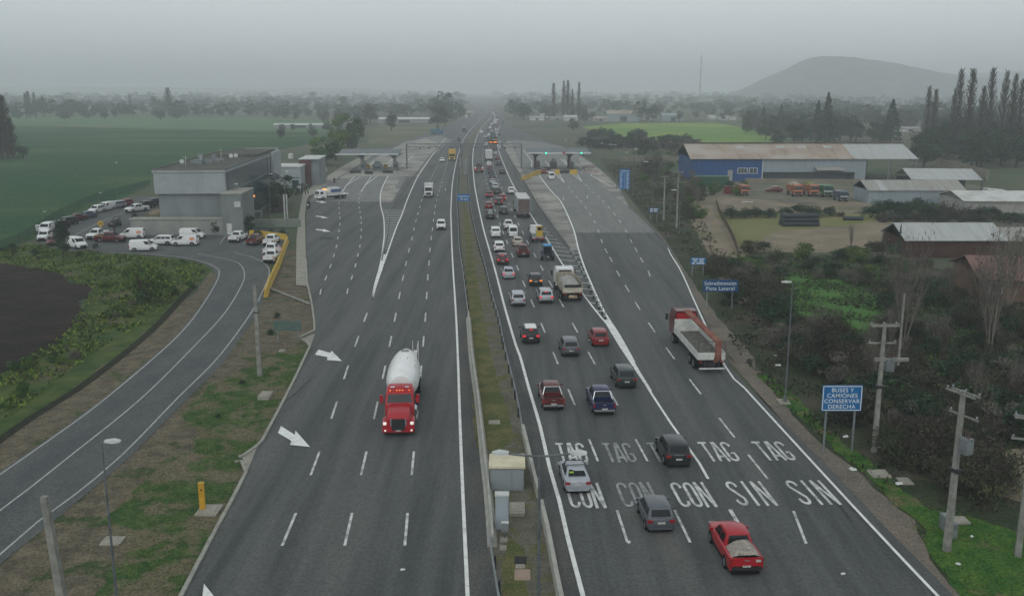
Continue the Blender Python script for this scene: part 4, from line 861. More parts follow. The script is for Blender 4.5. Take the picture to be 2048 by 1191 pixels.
# tall box truck
def box_truck(name, label, px, py, face, body_c, cabm, L=9.5, H=4.0, group=A1, roof=None, backm=None, rot=None, W=2.5, lit=0):
    t = truck_root(name, label, px, py, face, rot, group); s_ = 1 if face == 'away' else 1
    # origin: near end. forward +Y. for 'toward' the front is at y=0 and the box behind (-Y)
    if face == 'away': a, b, c0, c1 = .1, L, L+.3, L+2.1
    else: a, b, c0, c1 = -L-2.0, -2.2, -1.9, 0.0
    w_ = W/2
    m = MB(); m.box(-w_, w_, a, b, 1.0, H); bx = m.build('cargo_box', body_c, t)
    m = MB(); m.box(-w_-.02, w_+.02, a-.02, b+.02, H, H+.06)
    for k in range(1, 8): y = a+(b-a)*k/8; m.box(-w_, w_, y-.03, y+.03, H+.06, H+.085)
    m.build('roof', roof or body_c, t)
    ye = a if face == 'away' else b
    m = MB(); m.box(-w_+.08, -.02, ye-.04 if face == 'away' else a-.04, ye-.005 if face == 'away' else a-.005, 1.1, H-.15); m.box(.02, w_-.08, (ye if face == 'away' else a)-.04, (ye if face == 'away' else a)-.005, 1.1, H-.15); m.build('rear_door', backm or body_c, t)
    hc = min(H-.35, 2.7)
    m = MB(); m.loft([[(-w_*.92, y, .55), (-w_*.95, y, 1.6), (-w_*.85, y, z), (w_*.85, y, z), (w_*.95, y, 1.6), (w_*.92, y, .55)] for y, z in ((c0, hc), (c0+.9, hc), (c1-.25, hc-.12), (c1, 1.7))]); m.build('cab', cabm, t, 40)
    m = MB(); m.add([(-w_*.82, c1+.01, 1.68), (w_*.82, c1+.01, 1.68), (w_*.78, c1-.22, hc-.15), (-w_*.78, c1-.22, hc-.15)], [(1, 0, 3, 2)]); m.build('windshield', M_glass, t)
    m = MB(); m.box(-w_*.6, w_*.6, c1-.02, c1+.03, .7, 1.3); m.build('grille', M_black, t)
    for s in (-1, 1):
        m = MB(); m.box(s*w_*.75-.14, s*w_*.75+.14, c1-.02, c1+.04, .7, .9); m.build('headlight', M_headon if lit else M_head, t)
        m = MB(); m.box(s*(w_+.14)-.1, s*(w_+.14)+.1, c1-.3, c1-.2, 1.5, 2.1); m.build('side_mirror', M_black, t)
        m = MB(); m.box(s*w_*.8-.14, s*w_*.8+.14, a-.06, a-.02, .8, .95); m.build('taillight', M_tail, t)
    m = MB(); m.box(-.45, .45, a+.1, c1-.3, .55, .95); m.build('chassis', M_dmetal, t)
    ax = (a+1.5, a+2.7, c0+.9) if L > 6 else (a+1.3, c0+.9)
    for y in ax: axle(t, y, W-.05, .46 if L > 6 else .4, True)
    return t
M_boxw = mat('box white', srgb(208,210,206), .5, col2=srgb(182,184,180), scale=1, coord='Object')
M_boxb = mat('grimy rear doors', srgb(110,92,88), .8, col2=srgb(84,72,70), scale=1.5, detail=6, coord='Object')
M_boxs = mat('box side grey', srgb(150,154,156), .6, col2=srgb(128,132,134), scale=1, coord='Object')
box_truck('box_truck', 'tall box truck with white roof and grimy brown rear doors', 1048, 434, 'away', M_boxs, PAINT['white'], 11.5, 4.1, A1, M_boxw, M_boxb)
box_truck('box_truck', 'white box lorry in the queue beside the median, below the gantry', 978, 321, 'away', M_boxw, PAINT['darkred'], 8, 3.9, A1, M_boxw, M_boxw)
box_truck('box_truck', 'small white box truck coming down the left carriageway', 857, 393, 'toward', M_boxw, PAINT['white'], 4.6, 3.1, A2, W=2.1)
box_truck('cargo_truck', 'yellow truck with a dark grille coming down beside the median', 904, 320, 'toward', mat('yellow box', srgb(196,160,66), .6), PAINT['yellow'], 7, 3.9, A2, lit=1)
box_truck('cargo_truck', 'hazy dark truck with bright headlights on the far left carriageway', 928, 264, 'toward', M_boxs, PAINT['darkgrey'], 8, 3.8, A2, lit=1)
box_truck('cargo_truck', 'hazy white truck on the far left carriageway', 932.5, 239, 'toward', M_boxw, PAINT['white'], 7, 3.7, A2)
box_truck('cargo_truck', 'blue-green truck on the far slip road, seen side on', 884, 268, 'toward', mat('teal box', srgb(60,108,122), .6), PAINT['cyan'], 6, 3.2, A2, rot=235)
box_truck('cargo_truck', 'hazy dark green truck in the middle of the far queue', 985.5, 278, 'away', mat('green tarp box', srgb(70,88,82), .7), PAINT['darkgrey'], 9, 3.9, A1)
box_truck('cargo_truck', 'white truck far up the queue', 990, 249, 'away', M_boxw, PAINT['white'], 9, 3.8, A1)
# dark truck with lamps in the left lane below the gantry
t = truck_root('service_truck', 'dark-loaded service truck with all its lamps lit beside the left edge line', 957.8, 344, 'away', None, A1)
m = MB(); m.box(-1.2, 1.2, 0, 5.2, .95, 1.2); m.box(-1.1, 1.1, .2, 4.6, 1.2, 2.2); m.build('flat_deck', M_boxb, t)
m = MB(); m.cyl((0, .9, 2.1), (0, 3.6, 2.1), .85, n=12); m.build('dark_drum', M_dmetal, t, 40)
m = MB(); m.loft([[(-1.15, y, .6), (-1.15, y, 1.8), (-1.0, y, z), (1.0, y, z), (1.15, y, 1.8), (1.15, y, .6)] for y, z in ((5.4, 2.6), (6.8, 2.6), (7.2, 2.2))]); m.build('cab', PAINT['darkgrey'], t, 40)
for s in (-1, 1):
    m = MB(); m.box(s*1.15-.17, s*1.15+.17, -.06, .0, 1.55, 1.85); m.build('work_light', M_headon, t)
    m = MB(); m.box(s*1.0-.2, s*1.0+.2, -.06, .0, .95, 1.2); m.build('taillight', M_tailon, t)
for y in (1.2, 6.2): axle(t, y, 2.4, .46, True)
# truck carrying a yellow machine
t = truck_root('machine_carrier', 'small flat truck carrying a yellow digger cab in the right lane', 1077, 482, 'away', None, A1)
m = MB(); m.box(-1.15, 1.15, 0, 4.6, .85, 1.0); m.build('flat_deck', M_gmetal, t)
for s in (-1, 1):
    m = MB(); m.box(s*1.15-.03, s*1.15+.03, 0, 4.6, 1.0, 1.35); m.build('side_board', M_dmetal, t)
    m = MB(); m.box(s*.8-.2, s*.8+.2, -.05, 0, .6, .78); m.build('taillight', M_tail, t)
m = MB(); m.box(-1.15, 1.15, -.04, 0, .78, .95); m.build('rear_bar', mat('red white bar', srgb(200,196,190), .6, col2=srgb(150,40,40), scale=4, detail=0, lo=.48, hi=.52, coord='Object'), t)
m = MB(); m.box(-.3, .8, .7, 2.6, 1.0, 1.9); m.box(-.2, .75, 1.2, 2.4, 1.9, 2.75); dg = m.build('digger', PAINT['yellow'], t)
m = MB(); m.box(-.08, .62, 1.17, 1.2, 1.98, 2.6); m.build('digger_window', M_glass, dg)
m = MB(); m.loft([[(-1.05, y, .5), (-1.08, y, 1.6), (-.95, y, z), (.95, y, z), (1.08, y, 1.6), (1.05, y, .5)] for y, z in ((4.8, 2.35), (6.0, 2.35), (6.4, 1.9))]); m.build('cab', PAINT['white'], t, 40)
for s in (-1, 1):
    m = MB(); m.box(s*1.25-.1, s*1.25+.1, 6.0, 6.1, 1.4, 1.9); m.build('side_mirror', M_black, t)
for y in (1.1, 5.4): axle(t, y, 2.1, .4, True)
# blue tractor
t = truck_root('tractor', 'small tractor with a bright blue roof in the right lane', 1096, 518, 'away', None, A1); t['category'] = 'tractor'
m = MB(); m.box(-.45, .45, .5, 3.2, .75, 1.35); m.box(-.4, .4, 0, .6, .5, 1.0); m.build('body', M_dmetal, t)
m = MB(); m.loft([[(-.66, y, z), (.66, y, z), (.6, y, z+.14), (-.6, y, z+.14)] for y, z in ((.35, 2.28), (1.0, 2.34), (2.0, 2.3))]); m.build('roof', mat('bright blue roof', srgb(36,140,190), .4), t)
m = MB()
for x in (-.6, .6):
    for y in (.42, 1.9): m.box(x-.04, x+.04, y-.04, y+.04, 1.0, 2.3)
m.build('cab_post', M_black, t)
m = MB(); m.box(-.56, .56, .44, .46, 1.15, 2.2); m.build('rear_window', M_glass, t)
m = MB(); m.box(-.18, .18, -.03, 0, .62, .76); m.build('license_plate', M_plate, t)
for s in (-1, 1):
    wheel(t, s*.85, .8, .68, .36); wheel(t, s*.72, 2.8, .42, .26)
    m = MB(); m.loft([[(s*.66, .8+.8*math.cos(a), .68+.8*math.sin(a)), (s*1.04, .8+.8*math.cos(a), .68+.8*math.sin(a)), (s*1.04, .8+.85*math.cos(a), .68+.85*math.sin(a)), (s*.66, .8+.85*math.cos(a), .68+.85*math.sin(a))] for a in (R(20), R(60), R(100), R(140), R(170))]); m.build('fender', PAINT['darkblue'], t, 40)
# toll minibus
car('minibus','white',1102.6,358,'white minibus leaving the right toll lane','vehicles at the toll lanes',lit=0)
# flatbed tow truck by the left plaza, facing the viewer and left
t = truck_root('tow_truck', 'white flatbed tow truck with flashing lights carrying a blue-striped car body', 634, 398, 'toward', 132)
m = MB(); m.box(-1.15, 1.15, -8.4, -2.2, 1.0, 1.2); m.build('flat_deck', M_wmetal, t)
m = MB(); m.box(-1.0, 1.0, -6.6, -2.6, 1.2, 2.0); m.loft([[(-.9, y, 2.0), (.9, y, 2.0), (.75, y, z), (-.75, y, z)] for y, z in ((-6.5, 2.1), (-5.8, 2.9), (-3.4, 2.9), (-2.7, 2.1))]); cg = m.build('carried_van', M_boxw, t, 30)
m = MB(); m.box(-1.02, 1.02, -6.2, -3.4, 1.75, 2.45); m.build('blue_panel', mat('blue panel', srgb(60,84,130), .5), cg)
m = MB(); m.loft([[(-1.05, y, .55), (-1.1, y, 1.5), (-.95, y, z), (.95, y, z), (1.1, y, 1.5), (1.05, y, .55)] for y, z in ((-2.0, 2.4), (-1.0, 2.4), (-.25, 2.2), (0, 1.5))]); m.build('cab', PAINT['white'], t, 40)
m = MB(); m.add([(-.9, .015, 1.5), (.9, .015, 1.5), (.86, -.23, 2.15), (-.86, -.23, 2.15)], [(1, 0, 3, 2)]); m.build('windshield', M_glass, t)
m = MB(); m.box(-.8, .8, -2.3, -2.1, 2.45, 2.62); m.build('beacon_bar', mat('lit amber beacon', srgb(240,160,60), .3, emit=(1,.45,.15), es=3), t)
for s in (-1, 1):
    m = MB(); m.box(s*.8-.17, s*.8+.17, -.02, .06, .68, .9); m.build('headlight', M_headon, t)
    m = MB(); m.box(s*1.11-.015, s*1.11+.015, -1.1, -.4, 1.5, 2.1); m.build('side_window', M_glass, t)
m = MB(); m.box(-.45, .45, -8, -.3, .5, .95); m.build('chassis', M_dmetal, t)
for y in (-7.0, -5.8, -1.1): axle(t, y, 2.2, .44, True)
for r_, fn in LATER: fn(r_)
# ================================================================ structures and street furniture
def gpx(L, step=4): return W(L, step)
def text_mesh(body, size, m, parent, loc, rot, name='lettering', align='CENTER', ext=.004, spacing=1.0, cx=1.0):
    cu = bpy.data.curves.new('t', 'FONT'); cu.body = body; cu.size = size; cu.align_x = align; cu.extrude = ext; cu.space_character = spacing; cu.offset = size*.004
    to = bpy.data.objects.new('t', cu); COL.objects.link(to)
    dg = bpy.context.evaluated_depsgraph_get(); me = bpy.data.meshes.new_from_object(to.evaluated_get(dg))
    bpy.data.objects.remove(to); bpy.data.curves.remove(cu)
    me.materials.clear(); me.materials.append(m)
    o = obj(name, me, parent); o.location = loc; o.rotation_euler = rot; o.scale = (cx, 1, 1); return o
M_blue = mat('sign blue', srgb(0, 106, 164), .5, col2=srgb(0, 92, 148), scale=2, coord='Object')
M_blue2 = mat('dark sign blue', srgb(0, 72, 122), .5, col2=srgb(0, 60, 102), scale=2, coord='Object')
M_signw = mat('sign white', srgb(216, 222, 224), .5)
M_yel = mat('yellow barrier paint', srgb(206, 172, 52), .7, col2=srgb(168, 138, 48), scale=2.5, detail=7)
M_pole = mat('concrete pole', srgb(150, 150, 142), .85, col2=srgb(118, 118, 112), scale=2, detail=7, bump=.3, bscale=8)
M_steel = mat('painted steel', srgb(108, 114, 116), .6, .2, col2=srgb(82, 88, 90), scale=2)
M_canopy = mat('canopy roof sheet', srgb(104, 114, 116), .6, col2=srgb(86, 96, 98), scale=.4, mapping=(3, .3, 1))
M_white = mat('white fascia', srgb(206, 210, 206), .6, col2=srgb(178, 182, 178), scale=1)
M_pier = mat('brown pier', srgb(84, 66, 62), .8, col2=srgb(64, 54, 52), scale=1.5)
M_lampg = mat('green signal', srgb(30, 220, 170), .3, emit=(.1, 1, .72), es=2.6)
M_lampr = mat('red signal', srgb(160, 30, 40), .4, emit=(.8, .06, .08), es=.35)

# --- barriers of the median
mb = MB(); jer = [(-.3,0),(.3,0),(.22,.12),(.1,.35),(.08,.85),(-.08,.85),(-.1,.35),(-.22,.12)]
sweep(mb, W([(937,638),(944,720),(955,800),(966,900),(976,985),(983,1065),(985,1096)], 5), jer, z0=.08)
tag(mb.build('concrete_barrier', M_conb, None, 30), 'long low concrete barrier along the left side of the grassy median', 'barrier')
mb = MB(); sweep(mb, W([(1046,868),(1056,910),(1068,965),(1077.6,998)], 5), [(-.16,-.9),(.16,-.9),(.14,.55),(-.1,.55)], z0=.3)
tag(mb.build('concrete_parapet', M_conb, None, 30), 'upper piece of the sloping concrete parapet right of the cream-roofed cabinet', 'barrier', 'parapets along the median')
mb = MB(); sweep(mb, W([(1083,1024),(1096,1080),(1117,1191),(1150,1340)], 5), [(-.16,-.9),(.16,-.9),(.14,.6),(-.1,.6)], z0=.3)
tag(mb.build('concrete_parapet', M_conb, None, 30), 'nearer piece of the concrete parapet, running out of the bottom of the photo', 'barrier', 'parapets along the median')
def guardrail(L, label, group, gap=4.0, side=1, z=.62):
    path = W(L, 2); t = thing('guardrail', label, 'guardrail', (path[0].x, path[0].y, 0), 0, group); o = path[0]
    pth = [p-o for p in path]
    mb = MB(); sweep(mb, pth, [(-.03,z-.16),(.03,z-.1),(-.02,z),(.03,z+.1),(-.03,z+.16),(-.06,z+.16),(0,z+.1),(-.05,z),(0,z-.1),(-.06,z-.16)]); mb.build('rail', M_gmetal, t)
    acc = 0; n = 0; pm = None
    for i in range(1, len(pth)):
        acc += (pth[i]-pth[i-1]).length
        if acc >= gap and n < 99:
            acc = 0; n += 1
            if pm is None:
                m = MB(); m.box(-.07, .07, -.09, .09, 0, z+.2); pm = m.mesh('post', M_dmetal)
            p = obj('post', pm, t); p.location = (pth[i].x-.14*side, pth[i].y, .08)
    return t
GR = 'steel guardrails of the median'
guardrail([(937,637),(930,580),(925,540),(919,500),(916,440),(914,400),(917,345),(925,300)], 'steel guardrail on the left median edge, starting where the concrete barrier ends', GR, 4, -1)
guardrail([(979,1096),(985,1140),(993,1191),(1012,1311)], 'short guardrail at the bottom of the photo after the concrete barrier', GR, 2.5, -1)
guardrail([(1045,868),(1033,800),(1009,700),(998.6,648),(983.5,594),(970,537),(960,503),(947,450),(940,410)], 'guardrail with dark posts along the right edge of the median grass', GR, 2.4, 1)
guardrail([(940,408),(937,365),(937,325),(941,295)], 'far guardrail on the right median edge near the gantry', GR, 4, 1)

# --- equipment in the median
def base_at(px, py): g = G(px, py); return (g.x, g.y, .1)
t = thing('equipment_cabinet', 'wide grey equipment cabinet with a cream roof on the median', 'cabinet', base_at(1014, 983))
m = MB(); m.box(-1.1, 1.1, 0, 2.0, 0, 1.62); m.build('housing', mat('cabinet grey', srgb(142,150,152), .6, col2=srgb(124,132,134), scale=1.2, detail=6, coord='Object'), t)
m = MB(); m.loft([[(-1.2, y, z), (1.2, y, z), (1.2, y, z+.14), (-1.2, y, z+.14)] for y, z in ((-.12, 1.58), (1.0, 1.74), (2.1, 1.62))]); m.build('roof', mat('cream roof', srgb(214,206,176), .6, col2=srgb(192,184,156), scale=1.5, coord='Object'), t)
for x in (-1.0, .33): 
    m = MB(); m.box(x, x+(1.3 if x < 0 else .66), -.03, -.005, .1, 1.5); m.build('door', mat('cabinet door', srgb(136,144,147), .6), t)
t = thing('utility_cabinet', 'tall narrow pale grey cabinet standing behind the small meter box', 'cabinet', base_at(1004, 1061))
m = MB(); m.box(-.4, .4, 0, .5, 0, 2.15); m.build('housing', mat('pale cabinet', srgb(162,172,178), .55, col2=srgb(146,156,162), scale=1.5, coord='Object'), t)
m = MB(); m.box(-.43, .43, -.04, .54, 2.15, 2.24); m.build('lid', M_white, t)
m = MB(); m.box(-.34, .34, -.02, -.004, .15, 2.05); m.build('door', mat('pale cabinet door', srgb(156,166,172), .55), t)
t = thing('meter_box', 'small pale meter box on a post in front of the tall cabinet', 'box', base_at(1010, 1080))
m = MB(); m.box(-.06, .06, 0, .1, 0, .6); m.build('post', M_steel, t)
m = MB(); m.box(-.2, .2, -.02, .18, .45, 1.0); m.build('housing', M_gmetal, t)
m = MB(); m.box(-.22, .22, -.05, .21, 1.0, 1.04); m.build('lid', M_white, t)
def slab(px0, py0, px1, py1, label, h=.1, m_=None, name='concrete_slab', cat='slab', grp='concrete slabs and pit covers'):
    a, b = G(px0, py1), G(px1, py0); x0, x1 = a.x, (G(px1, py1)).x
    m = MB(); cx, cy = (x0+x1)/2, (a.y+b.y)/2; hw_, hd_ = (x1-x0)/2, (b.y-a.y)/2
    m.box(-hw_, hw_, -hd_, hd_, 0, h); m.box(-hw_*.7, hw_*.7, -hd_*.7, hd_*.7, h, h+.03)
    o = m.build(name, m_ or M_walk); o.location = (cx, cy, .06); return tag(o, label, cat, grp)
slab(1019,1012,1050,1035,'grey concrete slab right of the tall pale cabinet', .25)
slab(999,1094,1013,1103,'small pale pit cover just below the meter box')
slab(1000,1077,1015,1087,'small frame slab at the foot of the meter box')
slab(1029,1116,1053,1132,'square dark pit opening with a light rim in the median', .08, M_black)
slab(1031,1132,1050,1140,'narrow white cover between the dark pit and the pinkish slab')
slab(1029,1142,1061,1163,'pinkish rounded slab, lowest in the median', .08, mat('pinkish concrete', srgb(158,140,124), .9))
slab(977,842,1000,850,'thin pale pipe cover lying in the median grass above the cabinet', .06)
slab(1746,942,1784,957,'larger pale cover in the grass strip on the right')
slab(1804,958,1828,971,'smaller pale cover next to the larger one on the right grass')
slab(1906,1036,1942,1050,'pale slab in the grass behind the transformer pole')
slab(1560,800,1582,810,'square footing slab of the street lamp on the right verge')
slab(198,1076,238,1093,'whitish slab behind the left street lamp pole')
slab(515,789,538,801,'grey box cover in the grass beside the tall concrete pole', .3)
slab(556,701,569,705,'thin pale cover on the dirt below the green sign')
slab(388,1012,432,1034,'pale square slab under the yellow pillar')
# yellow pillar
t = thing('yellow_pillar', 'yellow emergency pillar on a pale slab between side road and highway', 'pillar', (G(406,1022).x, G(406,1022).y, .16), R(8))
m = MB(); m.box(-.17, .17, -.12, .12, 0, 1.75); m.build('body', mat('pillar yellow', srgb(206,160,48), .5, col2=srgb(186,140,40), scale=2, coord='Object'), t)
m = MB(); m.cyl((0, -.14, 1.35), (0, -.1, 1.35), .06, n=10); m.build('call_button', M_black, t)
m = MB(); m.box(-.19, .19, -.14, .14, 1.75, 1.79); m.build('cap', M_yel, t)

# --- lamps and poles
def street_lamp(px, py, top_py, label, side=-1, arm=1.4, r=.09, head=.9, double=False, Y=None, X=None, h=None, m_=None, grp='street lamps'):
    g = G(px, py) if Y is None else Vector((X, Y, 0)); h = h or ZAT(g.y, top_py)
    t = thing('street_lamp', label, 'street lamp', (g.x, g.y, .08), 0, grp)
    m = MB(); m.cyl((0, 0, 0), (0, 0, h), r, r*.5, 8); m.cyl((0,0,0),(0,0,.5), r*1.7, r*1.6, 8); m.build('pole', m_ or M_steel, t, 40)
    for s in ((-1, 1) if double else (side,)):
        m = MB(); m.cyl((0, 0, h-.05), (s*arm, 0, h+.08), r*.5, r*.4, 6); m.build('arm', m_ or M_steel, t)
        m = MB(); m.loft([[(s*(arm-.1), -.1, h+.06), (s*(arm-.1), .1, h+.06), (s*(arm-.1), .1, h+.16), (s*(arm-.1), -.1, h+.16)][::s], [(s*(arm+head*.5), -.19, h+.05), (s*(arm+head*.5), .19, h+.05), (s*(arm+head*.5), .17, h+.2), (s*(arm+head*.5), -.17, h+.2)][::s], [(s*(arm+head), -.1, h+.08), (s*(arm+head), .1, h+.08), (s*(arm+head), .08, h+.15), (s*(arm+head), -.08, h+.15)][::s]])
        m.build('lamp_head', M_white, t)
    return t
street_lamp(0,0,0,'double-armed street lamp in the median, its arms crossing the first lane', arm=1.3, head=.55, double=True, Y=35.0, X=1.07, h=12.0, r=.1)
street_lamp(0,0,0,'left street lamp whose thin pole rises beside the whitish slab', side=1, arm=.25, head=.62, Y=41.0, X=-18.7, h=10.2, r=.08)
street_lamp(1570,806,568,'street lamp on the right verge before the dark thicket', side=-1, arm=.2, head=.75)
street_lamp(1233,378,291,'street lamp just left of the tall tariff sign', arm=.4, r=.08)
street_lamp(1256,362,306,'street lamp behind the tall tariff sign', arm=.2, r=.08)
street_lamp(1206,352,288,'lamp pole further up behind the toll canopy end', arm=.2, r=.07)
street_lamp(1223,360,290,'thin lamp pole between the canopy end and the tariff sign', arm=.2, r=.07)
street_lamp(1265,400,300,'thin lamp pole right of the tariff sign', side=1, arm=.2, r=.07)
street_lamp(1304,440,325,'lamp pole behind the small blue sign', side=-1, arm=1.2, r=.08)
street_lamp(1358,471,382,'thin lamp pole beside the thick concrete post', side=-1, arm=.8, r=.07)
street_lamp(1160,300,283,'thin lamp pole behind the right end of the toll canopy', r=.07, arm=.2)
street_lamp(1134,300,281,'thin lamp pole behind the middle of the right toll canopy', r=.07, arm=.2)
street_lamp(1171,300,283,'thin lamp pole beyond the right canopy tip', r=.07, arm=.2)
for px, py, tp, lb in ((601,384,335,'white mast in front of the red-sided building'),(617,372,312,'thin mast right of the red-sided building'),(654,356,296,'thin lamp pole left of the round leafy tree'),(670,342,284,'thin lamp pole in front of the round leafy tree'),(720,310,268,'thin lamp pole behind the left toll canopy')):
    street_lamp(px, py, tp, lb, arm=.3, r=.07, head=.4, m_=M_white if '601' in str(px) else None)
for px, py, tp, lb in ((450,462,372,'slim lamp pole against the office corner'),(473,465,370,'second slim lamp pole in front of the office side wall'),(543,470,350,'tall slim lamp pole behind the parked white pickups'),(575,468,345,'pale pole between the car park and the sidewalk'),(86,440,425,'thin lamp at the far edge of the loop road'),(200,425,387,'thin lamp post behind the upper parked row'),(236,412,327,'tall thin lamp post on the field edge')):
    street_lamp(px, py, tp, lb, side=1, arm=.3, r=.07, head=.5)
street_lamp(540,650,566,'short lamp with its head over the yellow barrier end', side=-1, arm=.3, r=.05, head=.8) if False else None
def concrete_pole(X, Y, h, label, lean=0, r=(.17, .11), grp='tall concrete poles'):
    t = thing('utility_pole', label, 'utility pole', (X, Y, .05), 0, grp)
    m = MB(); m.loft([[(a*q+lean*z, b*q, z) for a, b in ((-1,-1),(1,-1),(1,1),(-1,1))] for z, q in ((0, r[0]), (h, r[1]))]); m.build('post', M_pole, t); return t
t = concrete_pole(-19.2, 37.5, 9.2, 'leaning concrete pole at the lower left corner of the photo', -.06, (.21, .13))
m = MB(); m.box(.06, .5, -.28, .28, 4.0, 4.12); m.build('clamp', M_dmetal, t)

g = G(520, 752); t = concrete_pole(g.x, g.y, ZAT(g.y, 571), 'straight concrete pole on the dirt wedge left of the merge arrows', 0, (.2, .14))
m = MB(); m.box(-.22, .22, -.22, .22, 6.0, 6.1); m.build('clamp', M_dmetal, t)
def power_pole(px, py, top, label, trafo=True, rz=0.0, Y=None, X=None, h=None):
    g = G(px, py) if Y is None else Vector((X, Y, 0)); h = h or ZAT(g.y, top)
    t = thing('power_pole', label, 'power pole', (g.x, g.y, .05), rz, 'power poles of the right verge')
    m = MB(); m.loft([[(a*q, b*q, z) for a, b in ((-1,-1),(1,-1),(1,1),(-1,1))] for z, q in ((0, .17), (h, .1))]); m.build('post', M_pole, t)
    for k, z in enumerate((h-.15, h-.15, h-1.5)):
        dx = (.2, -.2, .2)[k]; m = MB(); m.box(-1.0, 1.0, dx-.045, dx+.045, z-.05, z+.05); ca = m.build('crossarm', M_pole, t)
        for x in (-.9, 0, .9):
            m = MB(); m.cyl((x, dx, z+.05), (x, dx, z+.22), .035, n=6); m.cyl((x, dx, z+.12), (x, dx, z+.16), .06, n=6); m.build('insulator', M_chrome, ca)
    if trafo:
        m = MB(); m.box(.28, .85, -.26, .26, h-3.5, h-2.6); 
        for i in range(4): m.box(.32+i*.14, .36+i*.14, -.3, -.26, h-3.4, h-2.7)
        tr = m.build('transformer', M_gmetal, t)
        for x in (.4, .56, .72):
            m = MB(); m.cyl((x, 0, h-2.6), (x, 0, h-2.2), .05, n=6); m.build('bushing', M_pier, tr)
        m = MB(); m.box(-.3, .35, -.2, .2, h-4.8, h-4.6); m.build('bracket', M_dmetal, t)
    return t
power_pole(1893,1102,782,'power pole with transformer and slanted crossarms on the right grass', True, R(-68))
power_pole(2035,1112,832,'power pole cut by the right edge of the photo', False, R(-20))
power_pole(0,0,0,'double-frame power pole rising from the thicket behind the blue bus sign', True, 0, 66.0, 26.6, 9.7)
m = MB(); m.box(1.15,1.27,-.06,.06,9.0-2.4,9.7+2.2); m.box(-.5,1.9,-.1,.1,6.9,7.15); t_ = [o for o in COL.objects if o.get('label','').startswith('double-frame')][0]; m.build('side_frame', M_pole, t_)
power_pole(1353,456,343,'thick concrete power pole beside the far right verge', False, R(10))
power_pole(1327,442,352,'slightly leaning old pole in the scrub near the concrete pole', False, R(30))
# box beside the transformer pole
slab(1901,1053,1914,1078,'small grey kiosk at the foot of the transformer pole', .9, M_gmetal, 'service_box', 'box', None)

# --- signs
def sign(px0, py0, px1, py1, base_py, label, lines, posts=2, m_=M_blue, name='road_sign', cat='sign', border=True, rz=0, back=False, grp=None, bars=None, size=None):
    g = G((px0+px1)/2, base_py); Y = g.y
    X0, X1 = XAT(Y, px0, py1), XAT(Y, px1, py1); z0, z1 = ZAT(Y, py1), ZAT(Y, py0)
    Wd, H = X1-X0, z1-z0
    t = thing(name, label, cat, ((X0+X1)/2, Y, .05), rz, grp); z0 -= .05; z1 -= .05
    m = MB(); m.box(-Wd/2, Wd/2, -.03, .03, z0, z1); p = m.build('panel', m_, t)
    if border and not back:
        bw = min(.07, H*.03); m = MB(); e = .04
        for a in ((-Wd/2+e, Wd/2-e, z0+e, z0+e+bw), (-Wd/2+e, Wd/2-e, z1-e-bw, z1-e), (-Wd/2+e, -Wd/2+e+bw, z0+e, z1-e), (Wd/2-e-bw, Wd/2-e, z0+e, z1-e)): m.box(a[0], a[1], -.038, -.031, a[2], a[3])
        m.build('border', M_signw, p)
    for x in ((0,) if posts == 1 else (-Wd*.36, Wd*.36)):
        m = MB(); m.box(x-.06, x+.06, .04, .16, 0, z1-.1); m.build('post', M_gmetal, t)
    n = len(lines)
    for i, ln in enumerate(lines):
        s = size or H*.86/n*1.02; zc = z1-H*.07-(i+.5)*(H*.86/n)
        o = text_mesh(ln, s, M_signw, p, (0, -.04, zc-s*.35), (math.pi/2, 0, 0), spacing=1.08)
        wtx = max(v.co.x for v in o.data.vertices)-min(v.co.x for v in o.data.vertices) if o.data.vertices else 1
        mx = Wd*.9
        if wtx > mx: o.scale = (mx/wtx, 1, 1)
    if bars:
        m = MB()
        for (x0, x1, y0, y1) in bars: m.box(-Wd/2+Wd*x0, -Wd/2+Wd*x1, -.042, -.032, z0+H*y0, z0+H*y1)
        m.build('lettering', M_signw, p)
    return t
SG = 'blue road signs'
sign(1642,770,1722,821,905,'blue sign BUSES Y CAMIONES CONSERVAR DERECHA on the right verge',['BUSES Y','CAMIONES','CONSERVAR','DERECHA'],grp=SG)
sign(1405,559,1475,583,618,'dark blue sign Sobredimensión Pista Lateral partly covered by branches',['Sobredimensión','Pista Lateral'],m_=M_blue2,border=False,grp=SG)
sign(1381,515,1411,529,552,'small bright blue sign with three short lines before the dark blue sign',[],grp=SG,border=False,bars=[(.1,.48,.72,.86),(.56,.9,.72,.86),(.18,.42,.42,.58),(.56,.86,.42,.58),(.08,.3,.12,.28),(.4,.92,.12,.28)])
sign(1298,415,1317,425,443,'small dark blue sign with two lines beside the shoulder',[],grp=SG,m_=M_blue2,border=False,bars=[(.1,.4,.58,.78),(.48,.92,.58,.78),(.1,.4,.2,.4),(.5,.85,.2,.4)])
t = sign(1238,338,1259,378,386,'tall blue toll tariff board headed TARIFAS',[],grp=SG,border=False,bars=[(.08,.3-.04*(i%3),.76-.1*i,.795-.1*i) for i in range(8)]+[(.5,.54,.76-.1*i,.795-.1*i) for i in range(8)]+[(.68,.88+.03*(i%2),.76-.1*i,.795-.1*i) for i in range(8)])
text_mesh('TARIFAS', .62, M_signw, t, (0, -.045, ZAT(t.location.y, 345)+.1), (math.pi/2, 0, 0), cx=.95)
sign(915,388,940,402,418,'blue median sign Angostura 10 km seen from afar',['Angostura','10 km'],grp=SG,border=False)
M_signback = mat('sign back green grey', srgb(86,108,100), .7, col2=srgb(74,94,88), scale=1.5, coord='Object')
sign(547,641,603,661,686,'greenish grey back of a sign on two posts on the dirt wedge',[],m_=M_signback,border=False,back=True)
